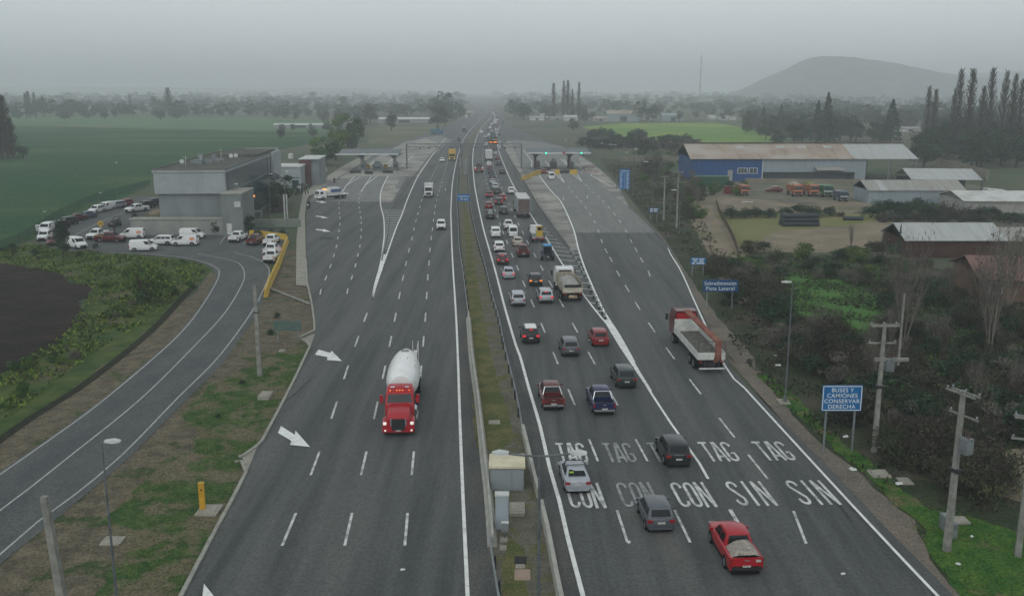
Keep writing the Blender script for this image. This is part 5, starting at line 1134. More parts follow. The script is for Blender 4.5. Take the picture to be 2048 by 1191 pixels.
# round 30 sign and yellow diamond
g = G(560, 528); t = thing('speed_sign', 'small round red-rimmed speed sign reading 30 by the yellow barrier', 'sign', (g.x, g.y, .08)); z = ZAT(g.y, 499)
m = MB(); m.cyl((0, .02, 0), (0, .02, z+.3), .04, n=6); m.build('post', M_gmetal, t)
m = MB(); m.cyl((0, -.03, z), (0, 0, z), .42, n=20); d = m.build('rim', mat('sign red', srgb(170,30,34), .5), t)
m = MB(); m.cyl((0, -.045, z), (0, -.03, z), .32, n=20); m.build('face', M_signw, d)
text_mesh('30', .42, M_black, d, (0, -.05, z-.15), (math.pi/2, 0, 0))
g = G(205, 490); t = thing('warning_sign', 'yellow diamond warning sign with a black speed-bump symbol at the traffic island', 'sign', (g.x, g.y, .08)); z = ZAT(g.y, 448)
m = MB(); m.cyl((0, .02, 0), (0, .02, z), .04, n=6); m.build('post', M_gmetal, t)
m = MB(); q = .62; m.add([(0,-.03,z-q),(q,-.03,z),(0,-.03,z+q),(-q,-.03,z),(0,0,z-q),(q,0,z),(0,0,z+q),(-q,0,z)], [(0,1,2,3),(7,6,5,4),(0,4,5,1),(1,5,6,2),(2,6,7,3),(3,7,4,0)]); d = m.build('panel', M_yel, t)
m = MB(); m.add([(-.34,-.036,z-.06),(.34,-.036,z-.06),(.34,-.036,z+.0),(.15,-.036,z+.06),(0,-.036,z+.14),(-.15,-.036,z+.06),(-.34,-.036,z)], [tuple(range(7))]); m.build('symbol', M_black, d)

# --- delineator posts
m = MB(); m.cyl((0,0,0), (0,0,1.0), .095, .075, 8); dp = m.mesh('body', M_black, 40)
m = MB(); m.cyl((0,0,.0), (0,0,.16), .09, .088, 8); db = m.mesh('band', M_signw, 40)
def delineator(px, py, label, grp, h=1.0):
    g = G(px, py); t = thing('delineator_post', label, 'post', (g.x, g.y, .1), 0, grp); t.scale = (1, 1, h)
    obj('body', dp, t)
    for z in (.45, .75):
        b = obj('band', db, t); b.location.z = z
for i in range(26):
    y = 424+i*(522-424)/25
    delineator(lerp_x([(780,421),(775,470),(764,522)], y), y, 'black and white flexible post in the row between left plaza and carriageway', 'flexible posts of the left gore', .9)
for i, (px, py) in enumerate([(1141,508),(1147,516),(1152,526),(1158,536),(1163,547),(1168,556),(1177,577),(1182,587),(1187,599),(1193,610),(1198,621),(1204,631),(1210,641)]):
    delineator(px, py, 'black and white flexible post in the row beside the dump truck gore', 'flexible posts of the right gore')
for i, (px, py) in enumerate([(612,570-212+0)]): pass
for k in range(8):
    delineator(678+k*6.5, 358-k*4.1, 'small dark post in the row along the left toll sidewalk', 'small posts of the toll sidewalk', .8)

# --- yellow barriers
def ybar(L, label, h=.85, grp='yellow barriers'):
    mb = MB(); sweep(mb, [Vector(G(*p)[:2]) for p in L], [(-.3,0),(.3,0),(.16,h*.4),(.12,h),(-.12,h),(-.16,h*.4)], z0=.08)
    return tag(mb.build('yellow_barrier', M_yel, None, 30), label, 'barrier', grp)
ybar([(531,595),(540,570),(556,535),(575,484)], 'long yellow concrete barrier along the right side of the car park', 1.0)
ybar([(573,480),(545,476),(522,473),(500,472)], 'yellow barrier behind the parked pickups', 1.0)
ybar([(1044,361),(1058,356),(1070,350),(1084,347)], 'curved yellow barrier left of the right toll canopy', 1.1)
ybar([(1110,349),(1119,349)], 'small yellow crash block behind the white minibus', 1.5)
ybar([(1140,349),(1154,349)], 'yellow crash block at the right toll booth', 1.5)
for k, (a, b, y) in enumerate(((744,753,336),(768,776,336),(733,740,336))): ybar([(a,y),(b,y)], ('yellow crash block between the left toll booths','yellow crash block right of the big left booth','yellow crash block by the leftmost toll column')[k], 1.2)
# red-white works barriers at the right toll end
t0 = None
for k, (px, py, lb) in enumerate(((1180,341,'red and white works barrier, upper one beside the right toll lanes'),(1190,350,'lower red and white works barrier beside the right toll lanes'),(1170,347,'red works barrier closest to the right toll column'))):
    g = G(px, py); t = thing('works_barrier', lb, 'barrier', (g.x, g.y, .08), R(20), 'works barriers')
    m = MB(); m.box(-1.4, 1.4, -.05, .05, .7, .95); m.build('board', mat('red board', srgb(160,60,56), .6, col2=srgb(190,180,176), scale=1.6, detail=0, lo=.49, hi=.51, coord='Object'), t)
    for s in (-1, 1):
        m = MB(); m.box(s*1.2-.05, s*1.2+.05, -.3, .3, 0, .08); m.box(s*1.2-.04, s*1.2+.04, -.04, .04, 0, .95); m.build('leg', M_signw, t)

# --- toll canopies
def canopy(xl, xr, ybase, ytop_front, cols, label, brown=False, depth=13, rise=.8, sig=None):
    g = G((xl+xr)/2, ybase); Y = g.y; z = ZAT(Y-2, ytop_front); X0, X1 = XAT(Y, xl, ytop_front), XAT(Y, xr, ytop_front); cx = (X0+X1)/2; w_ = (X1-X0)/2
    t = thing('toll_canopy', label, 'toll canopy', (cx, Y, .1), R(1.5), 'toll canopies')
    m = MB(); m.loft([[(-w_, y, z+q), (w_, y, z+q), (w_*.98, y, z+q+.3), (-w_*.98, y, z+q+.3)] for y, q in ((-3, 0), (0, -.15), (depth-3, rise))]); m.build('roof', M_canopy, t)
    m = MB(); m.box(-w_-.1, w_+.1, -3.2, -3.02, z-.12, z+.34); m.build('fascia', M_white, t)
    for px in cols:
        x = XAT(Y, px, ybase)-cx
        for y in (0, 5.5):
            m = MB(); m.box(x-.28, x+.28, y-.3, y+.3, 0, z-.9); m.build('column', M_pier if brown else M_boxs, t)
            m = MB(); m.loft([[(x-.35, y-.3, z-1.3), (x+.35, y-.3, z-1.3), (x+.35, y+.3, z-1.3), (x-.35, y+.3, z-1.3)], [(x-1.1, y-.35, z-.6), (x+1.1, y-.35, z-.6), (x+1.1, y+.35, z-.6), (x-1.1, y+.35, z-.6)], [(x-2.9, y-.4, z-.16), (x+2.9, y-.4, z-.16), (x+2.9, y+.4, z-.16), (x-2.9, y+.4, z-.16)]]); m.build('bracket', M_steel if not brown else M_pier, t)
    for px, c in (sig or []):
        x = XAT(Y, px, ytop_front)-cx; m = MB(); m.cyl((x, -3.5, z+.15), (x, -3.25, z+.15), .42, n=14)
        h_ = m.build('signal_housing', M_black, t)
        m = MB(); m.cyl((x, -3.53, z+.15), (x, -3.5, z+.15), .3, n=14); m.build('lamp', M_lampg if c == 'g' else M_lampr, h_)
    return t, z
canopy(675, 798, 341, 309.5, (723, 788), 'left toll canopy with grey columns and curved brackets', sig=None)
canopy(1054, 1180, 339, 307, (1071, 1139), 'right toll canopy with brown columns and two green signals', True, 12, .8, [(1091,'g'),(1126,'r'),(1161,'g')])
def booth(px, py, wpx, top, label, m_, grp='toll booths', dome=False):
    g = G(px, py); h = ZAT(g.y, top)-.1; w_ = XAT(g.y, px+wpx/2, py)-XAT(g.y, px, py)
    t = thing('toll_booth', label, 'toll booth', (g.x, g.y, .1), 0, grp)
    hh = h*(.72 if dome else .88)
    m = MB(); m.loft([[(-w_*k, -1.2, z), (w_*k, -1.2, z), (w_*k, 1.4, z), (-w_*k, 1.4, z)] for z, k in ((0, 1), (hh*.8, 1), (hh, .9))]); m.build('cabin', m_, t)
    m = MB(); m.box(-w_*.75, w_*.75, -1.23, -1.205, hh*.45, hh*.78); m.build('window', M_glassL, t)
    m = MB(); m.loft([[(-w_*k, -1.0, z), (w_*k, -1.0, z), (w_*k, 1.0, z), (-w_*k, 1.0, z)] for z, k in ((hh, .7), (hh+.3*(h-hh), .65), (h-.1, .45), (h, .3))]); m.build('roof_unit', M_steel, t)
    m = MB(); m.box(-w_*.9, w_*.9, -6, -1.3, 0, .3); m.box(-w_*.9, w_*.9, 1.5, 6, 0, .3); m.build('island', M_kerb, t)
M_boothg = mat('booth grey', srgb(112,116,114), .8, col2=srgb(92,96,96), scale=1.5, detail=5, coord='Object')
booth(727,343,10,322,'narrow toll booth by the left column of the left canopy',M_boothg)
booth(756,345,19,322,'wide grey toll booth in the middle of the left canopy',M_boothg,dome=True)
booth(792,343,9,322,'narrow toll booth by the right column of the left canopy',M_boothg)
booth(1107,340,14,317,'dark brown toll booth in the middle of the right canopy',M_pier,dome=True)
booth(1076,341,7,320,'narrow booth by the left columns of the right canopy',M_pier)
booth(1143,341,8,322,'narrow booth by the right columns of the right canopy',M_pier)
# islands barrier dark walls
for k, (a, b, y) in enumerate(((700,722,347),(730,746,349),(766,786,347),(1120,1138,347),(1088,1100,340))):
    mb = MB(); sweep(mb, [Vector(G(a, y)[:2]), Vector(G(b, y)[:2])], [(-.2,0),(.2,0),(.16,.9),(-.16,.9)], z0=.1)
    tag(mb.build('low_wall', M_dmetal), ('dark low wall at the left foot of the left canopy','dark low wall left of the wide booth','dark low wall right of the wide booth','dark low wall between the yellow crash blocks','dark low wall beside the red hatchback at the toll')[k], 'low wall', 'dark low walls of the toll islands')

# --- gantry over the main carriageways
g0, g1 = G(815, 337), G(1043, 338.5); Yg = (g0.y+g1.y)/2; cx = (g0.x+g1.x)/2; hw_ = (g1.x-g0.x)/2
t = thing('sign_gantry', 'lattice gantry spanning both carriageways between the toll canopies', 'gantry', (cx, Yg, .08))
zt = ZAT(Yg, 288)
for x in (-hw_, hw_, XAT(Yg, 922, 338)-cx):
    m = MB(); m.box(x-.22, x+.22, -.22, .22, 0, zt); m.build('post', M_steel, t)
m = MB(); n = 34
for z in (zt-1.1, zt):
    for y in (-.5, .5): m.box(-hw_, hw_, y-.07, y+.07, z-.07, z+.07)
for i in range(n):
    xa, xb = -hw_+2*hw_*i/n, -hw_+2*hw_*(i+1)/n
    for y in (-.5, .5):
        m.cyl((xa, y, zt-1.1 if i % 2 else zt), (xb, y, zt if i % 2 else zt-1.1), .05, n=4)
    m.cyl((xa, -.5, zt), (xa, .5, zt), .04, n=4); m.cyl((xa, -.5, zt-1.1), (xa, .5, zt-1.1), .04, n=4)
m.build('truss', M_steel, t)
xs = XAT(Yg, 986.5, 285)-cx; m = MB(); m.box(xs-1.55, xs+1.55, -1.0, -.6, zt-.1, zt+1.3); sp = m.build('message_sign', M_black, t)
M_led = mat('lit orange letters', srgb(240,120,30), .4, emit=(1, .3, .05), es=2.4)
text_mesh('NO 1000', .72, M_led, sp, (xs, -1.02, zt+.35), (math.pi/2, 0, 0), cx=.95)
for k, px in enumerate((840,858,880,905,950,970,1010,1030)):
    x = XAT(Yg, px, 290)-cx; m = MB(); m.box(x-.2, x+.2, -.9, -.55, zt-1.6, zt-1.1); m.build('sensor', M_dmetal, t)
# tall white panels in the median below the gantry
for px, w_, lb in ((931,9,'wide pale panel standing in the median beyond the blue sign'),(921,3,'narrow pale panel left of the wide one in the median')):
    g = G(px, 352); t = thing('median_panel', lb, 'panel', (g.x, g.y, .1), 0, 'pale panels in the median'); wd = w_*.5*26.6/172
    m = MB(); m.box(-wd, wd, -.1, .1, .3, ZAT(g.y, 318)); m.build('panel', mat('pale panel', srgb(138,142,140), .8, col2=srgb(120,126,124), scale=.8, mapping=(3,1,.4), coord='Object'), t)
    m = MB(); m.box(-wd*.8, -wd*.6, -.15, .15, 0, 3); m.box(wd*.6, wd*.8, -.15, .15, 0, 3); m.build('frame', M_steel, t)

# --- office building on the left
M_bwall = mat('office grey render', srgb(162,168,168), .85, col2=srgb(148,155,156), scale=.35, detail=6, col3=srgb(138,146,147), scale3=.9, lo3=.55, hi3=.75, mapping=(1,1,.35))
M_bwall2 = mat('office lower render', srgb(132,139,139), .85, col2=srgb(116,124,125), scale=.4, detail=6, mapping=(1,1,.35))
M_roofg = mat('office roof felt', srgb(96,98,90), .95, col2=srgb(78,82,76), scale=.25, detail=7, bump=.3)
M_tealg = mat('tinted teal glass', srgb(18,50,54), .18, col2=srgb(28,66,68), scale=.15, spec=.6)
t = thing('office_building', 'big grey toll office block with a dark glazed side and aerials on its roof', 'building', (-59.2, 175.3, .05), R(3.9))
m = MB(); m.box(-6.4, 6.4, 0, 55, 7.3, 11.2); m.box(-6.6, 6.6, -.15, 55.2, 11.2, 11.6); m.build('upper_wall', M_bwall, t)
m = MB(); m.box(-5.9, 6.0, .6, 54, 0, 7.3); m.build('lower_wall', M_bwall2, t)
m = MB(); m.box(-6.3, 6.3, .1, 54.9, 11.6, 11.66); m.build('roof', M_roofg, t)
m = MB(); 
for a in ((-6.6,-6.3,-.15,55.2),(6.3,6.6,-.15,55.2),(-6.3,6.3,-.15,.1),(-6.3,6.3,54.9,55.2)): m.box(a[0],a[1],a[2],a[3],11.6,11.9)
m.build('parapet', mat('parapet', srgb(108,110,106), .9), t)
m = MB(); m.box(6.42, 6.48, 1.2, 44, 7.5, 11.0); m.build('glazing', M_tealg, t)
m = MB(); m.box(6.02, 6.06, 14, 50, .4, 7.1); m.build('glazing', M_tealg, t)
for k, (x, y, sx, sy, h) in enumerate(((-2.6,14,1.6,1.2,.9),(-.6,15,1.2,1.2,.7),(-3.2,20,1.0,.8,1.5),(-1.2,24,2.2,1.0,.4),(-2.4,28,.8,.8,1.0),(-4,17,1.4,.9,.6),(.5,19,.7,.7,.5))):
    m = MB(); m.box(x, x+sx, y, y+sy, 11.66, 11.66+h); m.box(x+.15, x+sx-.15, y-.04, y-.01, 11.8, 11.6+h); m.build('roof_unit', M_gmetal, t)
for x, y, h in ((-3.6,12,1.9),(-.2,27,2.4),(-2,17.5,1.6)):
    m = MB(); m.cyl((x,y,11.66),(x,y,11.66+h),.05,n=6); m.box(x-.5,x+.5,y-.02,y+.02,11.6+h*.8,11.65+h*.8); m.build('aerial', M_wmetal, t)
for x, y in ((-4.6, 13), (2.2, 30), (1.4, 29)):
    m = MB(); m.loft([[(x+r*math.cos(6.283*i/12), y-.1*q, 12.3+r*math.sin(6.283*i/12)) for i in range(12)] for r, q in ((.45, 0), (.3, -1.2), (.08, -1.8))]); m.build('dish', M_white, t, 40)
m = MB(); m.box(-2.5, 6.2, 34, 54.5, 11.66, 12.3); m.build('roof_plinth', M_roofg, t)
m = MB(); m.box(6.65, 7.3, 46, 56, 6.0, 11.9); m.box(-1,6.6,55.3,57,9,12.3); m.build('end_frame', M_bwall, t)
t = thing('podium_wall', 'long low light grey wall in front of the office block and the parked vans', 'wall', (-60.9, 173, .05), R(1))
m = MB(); m.box(-8.8, 9.2, 0, 2.2, 0, 2.85); m.build('wall', mat('podium concrete', srgb(152,153,146), .9, col2=srgb(134,137,132), scale=.5, detail=7, mapping=(1,1,.5)), t)
m = MB(); m.box(-8.95, 9.35, -.15, 2.25, 2.85, 3.05); m.build('coping', M_kerb, t)
t = thing('side_wing', 'light grey windowless wing at the right of the office block', 'building', (-50.6, 172.5, .05), R(3))
m = MB(); m.box(-2.1, 1.6, 0, 10, 0, 7.5); m.build('wall', mat('wing render', srgb(128,134,132), .9, col2=srgb(114,120,118), scale=.4, detail=7, mapping=(1,1,.5)), t)
m = MB(); m.box(-2.2, 1.7, -.1, 10.1, 7.5, 7.75); m.build('coping', M_kerb, t)
m = MB(); m.box(.2, 1.3, -.12, -.01, 5.2, 6.2); m.build('air_unit', M_white, t)
m = MB(); m.box(-1.4, -.5, -.04, -.005, .2, 2.2); m.build('door', M_wmetal, t)
# white building and red building beyond
g = G(583, 378); t = thing('service_building', 'low white service building behind the office block', 'building', (g.x, g.y, .05), R(3))
m = MB(); m.box(-5.5, 2.5, 0, 10, 0, 5.8); m.build('wall', M_bwall, t)
m = MB(); m.box(-5.8, 2.8, -.3, 10.3, 5.8, 6.1); m.build('roof', M_white, t)
m = MB(); m.box(-5.55, 2.55, -.05, -.01, 2.9, 3.1); m.box(.3, 2.0, -.05, -.01, .2, 2.3); m.build('dark_opening', M_tealg, t)
g = G(607, 372); t = thing('red_building', 'building with a dark red side and white roof beside the white service building', 'building', (g.x, g.y, .05), R(3))
m = MB(); m.box(-.9, 2.2, 0, 14, 0, 7.0); m.build('wall', mat('dark red cladding', srgb(98,50,52), .7, col2=srgb(78,44,48), scale=.8), t)
m = MB(); m.box(2.2, 4.4, .6, 14, 0, 7.2); m.build('grey_wall', M_bwall2, t)
m = MB(); m.box(-1, 4.6, -.3, 14.2, 7.25, 7.5); m.build('roof', M_white, t)
g = G(588, 358); t = thing('water_tank', 'small round white tank on the service building roof line', 'tank', (XAT(g.y,580,340), g.y+2, 5.95)); m = MB(); m.cyl((0,0,0),(0,0,1.4),.8,n=14); m.build('drum', M_white, t, 40)
m = MB(); m.cyl((0,0,1.4),(0,0,1.6),.6,.2,14); m.build('lid', M_white, t, 40)
# low walls and clutter between office and sidewalk
g = G(560, 455); t = thing('yard_wall', 'low pale wall with a dark gate between car park and sidewalk', 'wall', (g.x, g.y, .05), R(2))
m = MB(); m.box(-7, 4, 0, .25, 0, 1.5); m.build('panel', mat('yard wall paint', srgb(132,144,134), .9, col2=srgb(116,126,118), scale=.8, detail=6), t)
m = MB(); m.box(-7.1, 4.1, -.05, .3, 1.5, 1.6); m.build('coping', M_kerb, t)
for k, (px, py, w_, h, lb) in enumerate(((556,424,1.6,3.5,'dark red sheet-clad container beside the white masts'),(505,440,1.6,1.6,'grey crate stack by the side wing'),)):
    g = G(px, py); t = thing('site_container', lb, 'container', (g.x, g.y, .05), R(4)); m = MB(); m.box(-w_, w_, 0, 3, 0, h); m.build('shell', M_pier if k == 0 else M_steel, t)
    m = MB()
    for i in range(8): m.box(-w_+i*w_/4+.08, -w_+i*w_/4+.16, -.05, 0, .1, h-.1)
    m.build('ribs', M_steel, t)
for px in (570, 575):
    g = G(px, 440); t = thing('white_post', 'tall white post, %s of the pair by the dark red container' % ('left' if px == 570 else 'right'), 'post', (g.x, g.y, .05)); m = MB(); m.box(-.13,.13,-.13,.13,0,5.2); m.build('shaft', M_white, t); m = MB(); m.box(-.2,.2,-.2,.2,0,.3); m.build('foot', M_kerb, t)
g = G(505, 410); t = thing('lit_sign', 'small glowing orange light beside the office glazing', 'lamp', (XAT(188,505,392), 188, ZAT(188,392))); m = MB(); m.box(-.45,.45,-.05,.05,-.2,.2); m.build('panel', M_led, t); m = MB(); m.cyl((0,.08,-ZAT(188,392)),(0,.08,4),.05,n=6); m.build('post', M_steel, t)
# stone heap at the wall corner
def heap(px, py, w_, h, label, m_, name='rubble_heap', cat='heap'):
    g = G(px, py); rnd = random.Random(int(px)); m = MB(); n = 14; rings = []
    for k in range(5):
        q = math.cos(k/4*math.pi/2); rings.append([(w_*q*math.cos(6.283*i/n)*rnd.uniform(.85,1.12), w_*.7*q*math.sin(6.283*i/n)*rnd.uniform(.85,1.12), h*math.sin(k/4*math.pi/2)*rnd.uniform(.9,1.05)) for i in range(n)])
    m.loft(rings); o = m.build(name, m_, None, 20); o.location = (g.x, g.y, .03); return tag(o, label, cat)
heap(318, 430, 2.2, 1.3, 'brownish rubble heap at the left corner of the office block', M_yard)
heap(1600, 404, 5, .5, 'low grey rubble spread in front of the parked trucks', M_gravel)
# green fence along the loop road
t = thing('mesh_fence', 'long green mesh fence curving along the loop road and the field', 'fence', (0, 0, 0))
path = W([(-60,528),(0,500),(40,487),(78,462),(130,430),(190,402),(240,388),(300,372)], 3); mb = MB(); sweep(mb, path, [(-.02,.0),(.02,.0),(.02,1.7),(-.02,1.7)], z0=.05)
fm = bpy.data.materials.new('green mesh'); fm.use_nodes = True; ft = fm.node_tree; fb = ft.nodes['Principled BSDF']; fb.inputs['Base Color'].default_value = srgb(30,84,66)+(1,); fb.inputs['Alpha'].default_value = .3
mb.build('netting', fm, t)
for i in range(0, len(path), 2):
    m = MB(); m.cyl((path[i].x, path[i].y, 0), (path[i].x, path[i].y, 1.9), .05, n=5); m.build('post', M_dmetal, t)

# --- warehouses and sheds on the right
M_roofc = mat('fibre cement roof', srgb(170,156,140), .9, col2=srgb(142,128,114), scale=.25, detail=8, col3=srgb(172,164,154), scale3=.1, bump=.2, bscale=6, mapping=(4,.4,.4))
M_roofz = mat('zinc roof', srgb(176,180,178), .6, col2=srgb(158,162,160), scale=.3, detail=5, mapping=(4,.4,.4))
M_wallb = mat('blue cladding', srgb(0,74,132), .6, col2=srgb(0,60,112), scale=.5, mapping=(6,1,.3))
M_wallg = mat('pale grey cladding', srgb(146,158,164), .65, col2=srgb(130,142,148), scale=.6, mapping=(5,1,.3))
M_tin = mat('pale tin', srgb(160,160,154), .7, col2=srgb(136,134,126), scale=.4, detail=6, mapping=(5,.4,1))
M_brick = mat('dark red brick', srgb(84,58,52), .9, col2=srgb(64,46,42), scale=.8, detail=8, bump=.3)
def gable(name, label, cat, X0, X1, Y0, depth, eave, ridge, wall, roof, ov=.5, rz=0, roofs=None, split=None, ends=True, trim=None, grp=None):
    cx = (X0+X1)/2; t = thing(name, label, cat, (cx, Y0, .04), rz, grp); a, b = X0-cx, X1-cx
    if wall:
        m = MB(); m.box(a, b, 0, depth, 0, eave)
        for x in (a, b): m.add([(x, 0, eave), (x, depth, eave), (x, depth/2, ridge)], [(0, 1, 2), (2, 1, 0)])
        m.build('wall', wall, t)
    m = MB(); sl = (ridge-eave)/(depth/2); th = .12
    parts = roofs or [(a-ov, b+ov, roof)]
    for x0, x1, mt in parts:
        m = MB(); e0, e1 = eave-sl*ov, eave-sl*ov
        m.loft([[(x0, -ov, e0+.02), (x1, -ov, e0+.02), (x1, -ov, e0+.02+th), (x0, -ov, e0+.02+th)], [(x0, depth/2, ridge+.02), (x1, depth/2, ridge+.02), (x1, depth/2, ridge+.02+th), (x0, depth/2, ridge+.02+th)], [(x0, depth+ov, e1+.02), (x1, depth+ov, e1+.02), (x1, depth+ov, e1+.02+th), (x0, depth+ov, e1+.02+th)]]); m.build('roof', mt, t)
    return t, cx
xL, xB, xW, xR = 52.6, (1523-1024)*26.6/182, 103.0, 117.8
t, cx = gable('warehouse', 'long warehouse with a blue left half, pale grey right half and a brown-grey roof', 'warehouse', xL, xW, 279, 24, 6.6, 10.1, None, M_roofc, .8, 0,
    roofs=[(xL-.9-(xL+xW)/2, 99.5-(xL+xW)/2, M_roofc), (99.5-(xL+xW)/2, xR-(xL+xW)/2, M_roofz)])
m = MB(); m.box(xL-cx, xB-cx, 0, 23.8, 0, 6.55); m.build('blue_wall', M_wallb, t)
m = MB(); m.box(xB-cx, xW-cx, .05, 23.8, 2.6, 6.55); m.box(xW-cx-3, xW-cx, .05, 23.8, 0, 2.6); m.box(xB-cx+.1, xW-cx-3, 6, 23.8, 0, 2.6); m.build('grey_wall', M_wallg, t)
for x in (xL-cx, xW-cx):
    m = MB(); m.add([(x, 0, 6.5), (x, 23.8, 6.5), (x, 12, 9.9)], [(0, 1, 2), (2, 1, 0)]); m.build('gable', M_wallb if x < 0 else M_wallg, t)
m = MB(); m.box(xL-.9-cx, xR-cx, 11.5, 12.6, 10.15, 10.5); m.build('ridge_vent', mat('dark ridge', srgb(74,70,66), .9, col2=srgb(100,94,84), scale=.4), t)
def win(t, x0, x1, z0, z1, y=-.02, n=3):
    m = MB(); m.box(x0-.15, x1+.15, y-.06, y, z0-.15, z1+.15); f = m.build('window', M_white, t)
    for i in range(n):
        a = x0+(x1-x0)*i/n; m = MB(); m.box(a+.06, a+(x1-x0)/n-.06, y-.08, y-.065, z0, z1); m.build('pane', M_glassL, f)
win(t, XAT(279,1476,340)-cx, XAT(279,1494,340)-cx, 2.3, 3.7); win(t, XAT(279,1499,340)-cx, XAT(279,1514,340)-cx, 2.3, 3.7, n=2)
m = MB(); xx = XAT(279,1460,350)-cx; m.box(xx-.7, xx+.7, -.05, 0, 0, 3.2); m.build('door', M_tin, t)
m = MB(); xx = xB-cx; m.box(xx-.12, xx+.12, -.12, 0, 0, 6.5); m.build('downpipe', M_white, t)
m = MB(); a = XAT(279,1627,345)-cx; b = XAT(279,1662,345)-cx; m.loft([[(a, -4, 3.4), (b+3, -4, 3.4), (b+3, 0, 4.1), (a, 0, 4.1)], [(a, -4, 3.5), (b+3, -4, 3.5), (b+3, 0, 4.2), (a, 0, 4.2)]]); m.build('awning', M_tin, t)
for px in (1777, 1832, 1779, 1830):
    y = 0 if px in (1777, 1832) else 18; x = XAT(279, px, 340)-cx; m = MB(); m.box(x-.12, x+.12, y, y+.2, 0, 6.3); m.build('column', M_gmetal, t)
xa, xb = XAT(279,1777,340)-cx, XAT(279,1832,340)-cx
m = MB(); m.cyl((xa,.1,.8),(xb,.1,5.8),.07,n=5); m.cyl((xa,.1,5.8),(xb,.1,.8),.07,n=5); m.build('cross_brace', M_gmetal, t)
for px in (1475, 1555, 1600, 1650, 1700):
    x = XAT(290, px, 300)-cx; m = MB(); m.loft([[(x-1.2, 8, 9.06), (x+1.2, 8, 9.06), (x+1.2, 8, 9.12), (x-1.2, 8, 9.12)], [(x-1.2, 10, 9.64), (x+1.2, 10, 9.64), (x+1.2, 10, 9.7), (x-1.2, 10, 9.7)]]); m.build('skylight', M_roofz, t)
t, cx = gable('shed', 'long low shed with a tan tin roof and a white roof strip behind the bushes', 'shed', 83.5, 105.8, 223, 10, 3.1, 4.9, M_wallg, M_tin, .4, roofs=[(-11.6,-8.4,M_tin),(-8.4,-6.9,M_roofz),(-6.9,11.6,M_tin)])
t, cx = gable('brick_stable', 'long dark red brick building under a pale patchy tin roof', 'building', 62.4, 77.6, 149, 9.5, 2.9, 4.8, M_brick, M_roofz, .5)
t, cx = gable('brick_annex', 'lower brick annex with a grey roof, cut by the right edge of the photo', 'building', 78.4, 92, 150, 10, 2.6, 3.9, mat('annex render', srgb(110,106,92), .9, col2=srgb(92,90,78), scale=.5, detail=6), M_tin, .4)
# open canopy shed right
t, cx = gable('open_shed', 'open-sided shed with a pale pitched roof behind the tan-roofed shed', 'shed', XAT(245,1826,380), XAT(245,1955,380), 245, 16, 3.6, 5.6, None, M_roofz, .5, R(-6))
for x in (-9, -3, 3, 9):
    for y in (.3, 15.5):
        m = MB(); m.box(x-.12, x+.12, y, y+.2, 0, 3.6); m.build('column', M_pier, t)
m = MB(); m.box(-9, 9, 12, 12.2, 0, 3.4); m.build('back_wall', M_dmetal, t)
g = G(1988, 400); t = thing('white_hut', 'small white box-shaped hut beyond the shed roofs', 'hut', (g.x, g.y, .04), R(-8)); m = MB(); m.loft([[(-2.2,-2,0),(2.2,-2,0),(2.2,2,0),(-2.2,2,0)],[(-2.2,-2,2.8),(2.2,-2,2.4),(2.2,2,2.4),(-2.2,2,2.8)]]); m.build('wall', M_boxw, t); m = MB(); m.box(-1.3,-.9,-2.03,-2,.8,2.2); m.build('window', M_glassL, t)
t, cx = gable('white_roof_house', 'low white-roofed house right of the tan-roofed shed', 'house', XAT(205,1930,420), XAT(205,2075,420), 205, 14, 2.6, 4.0, M_tin, mat('white roof', srgb(206,208,204), .6, col2=srgb(176,178,172), scale=.3, detail=6), .5, R(-3))
t, cx = gable('red_roof_house', 'house with a faded red roof and a white window behind the tall bare tree', 'house', XAT(118,1950,600), XAT(118,2120,600), 116, 12, 3.0, 4.8, mat('tan wall', srgb(120,98,84), .9, col2=srgb(100,82,70), scale=.5), mat('faded red roof', srgb(132,102,94), .85, col2=srgb(104,84,78), scale=.5, detail=7, mapping=(3,.5,1)), .6, R(-9))
win(t, -4.4, -3.0, 1.2, 2.4, n=2)
# far buildings
FB = 'far low buildings'
def far_house(px0, px1, py, top, label, wall, roof, depth=14, rz=0, name='farm_building'):
    g = G((px0+px1)/2, py); Y = g.y; a, b = XAT(Y, px0, py), XAT(Y, px1, py); h = max(3, ZAT(Y, top)); 
    t, cx = gable(name, label, 'building', a, b, Y, depth, h*.72, h, wall, roof, .5, rz, grp=FB)
    w_ = (b-a)
    if w_ > 8:
        m = MB(); m.box(-w_*.1, w_*.12, -.06, -.01, .2, h*.5); m.build('door', M_dmetal, t)
    return t
far_house(757,858,246,235.5,'long white greenhouse roof beyond the left field edge',M_boxs,M_white,18)
far_house(1215,1278,243,222,'wide grey barn beyond the bright green field',M_wallg,M_roofc,30)
far_house(1280,1309,240,227,'barn with a very bright roof next to the wide grey barn',M_boxs,M_white,14)
far_house(1325,1367,243,227,'pale square building right of the bright-roofed barn',M_wallg,M_wallg,20)
far_house(1060,1088,241,233,'small white house left of the three bare poplars',M_boxw,M_roofz)
far_house(1081,1098,236,227,'white-roofed house below the bare poplars',M_boxw,M_white)
far_house(1100,1128,241,234,'low pale shed right of the white-roofed house',M_boxs,M_tin)
far_house(1129,1158,242,231,'bright white building right of the bare poplars',M_boxw,M_white)
far_house(1188,1215,243,234,'low brownish shed beside the wide grey barn',M_tin,M_roofc)
far_house(1420,1432,239,232,'small white cabin, first of the row above the bright field',M_boxw,M_white)
far_house(1442,1456,240,233,'pale cabin, second of the row above the bright field',M_boxw,M_roofz)
far_house(1458,1472,240,233,'cream cabin at the right end of the row above the field',M_boxw,M_tin)
far_house(1484,1526,238,229,'long low farm roof left of the dark conifers',M_tin,M_white)
far_house(1798,1844,264,255,'cream row house between the dark trees left of the poplars',M_boxw,M_tin,10)
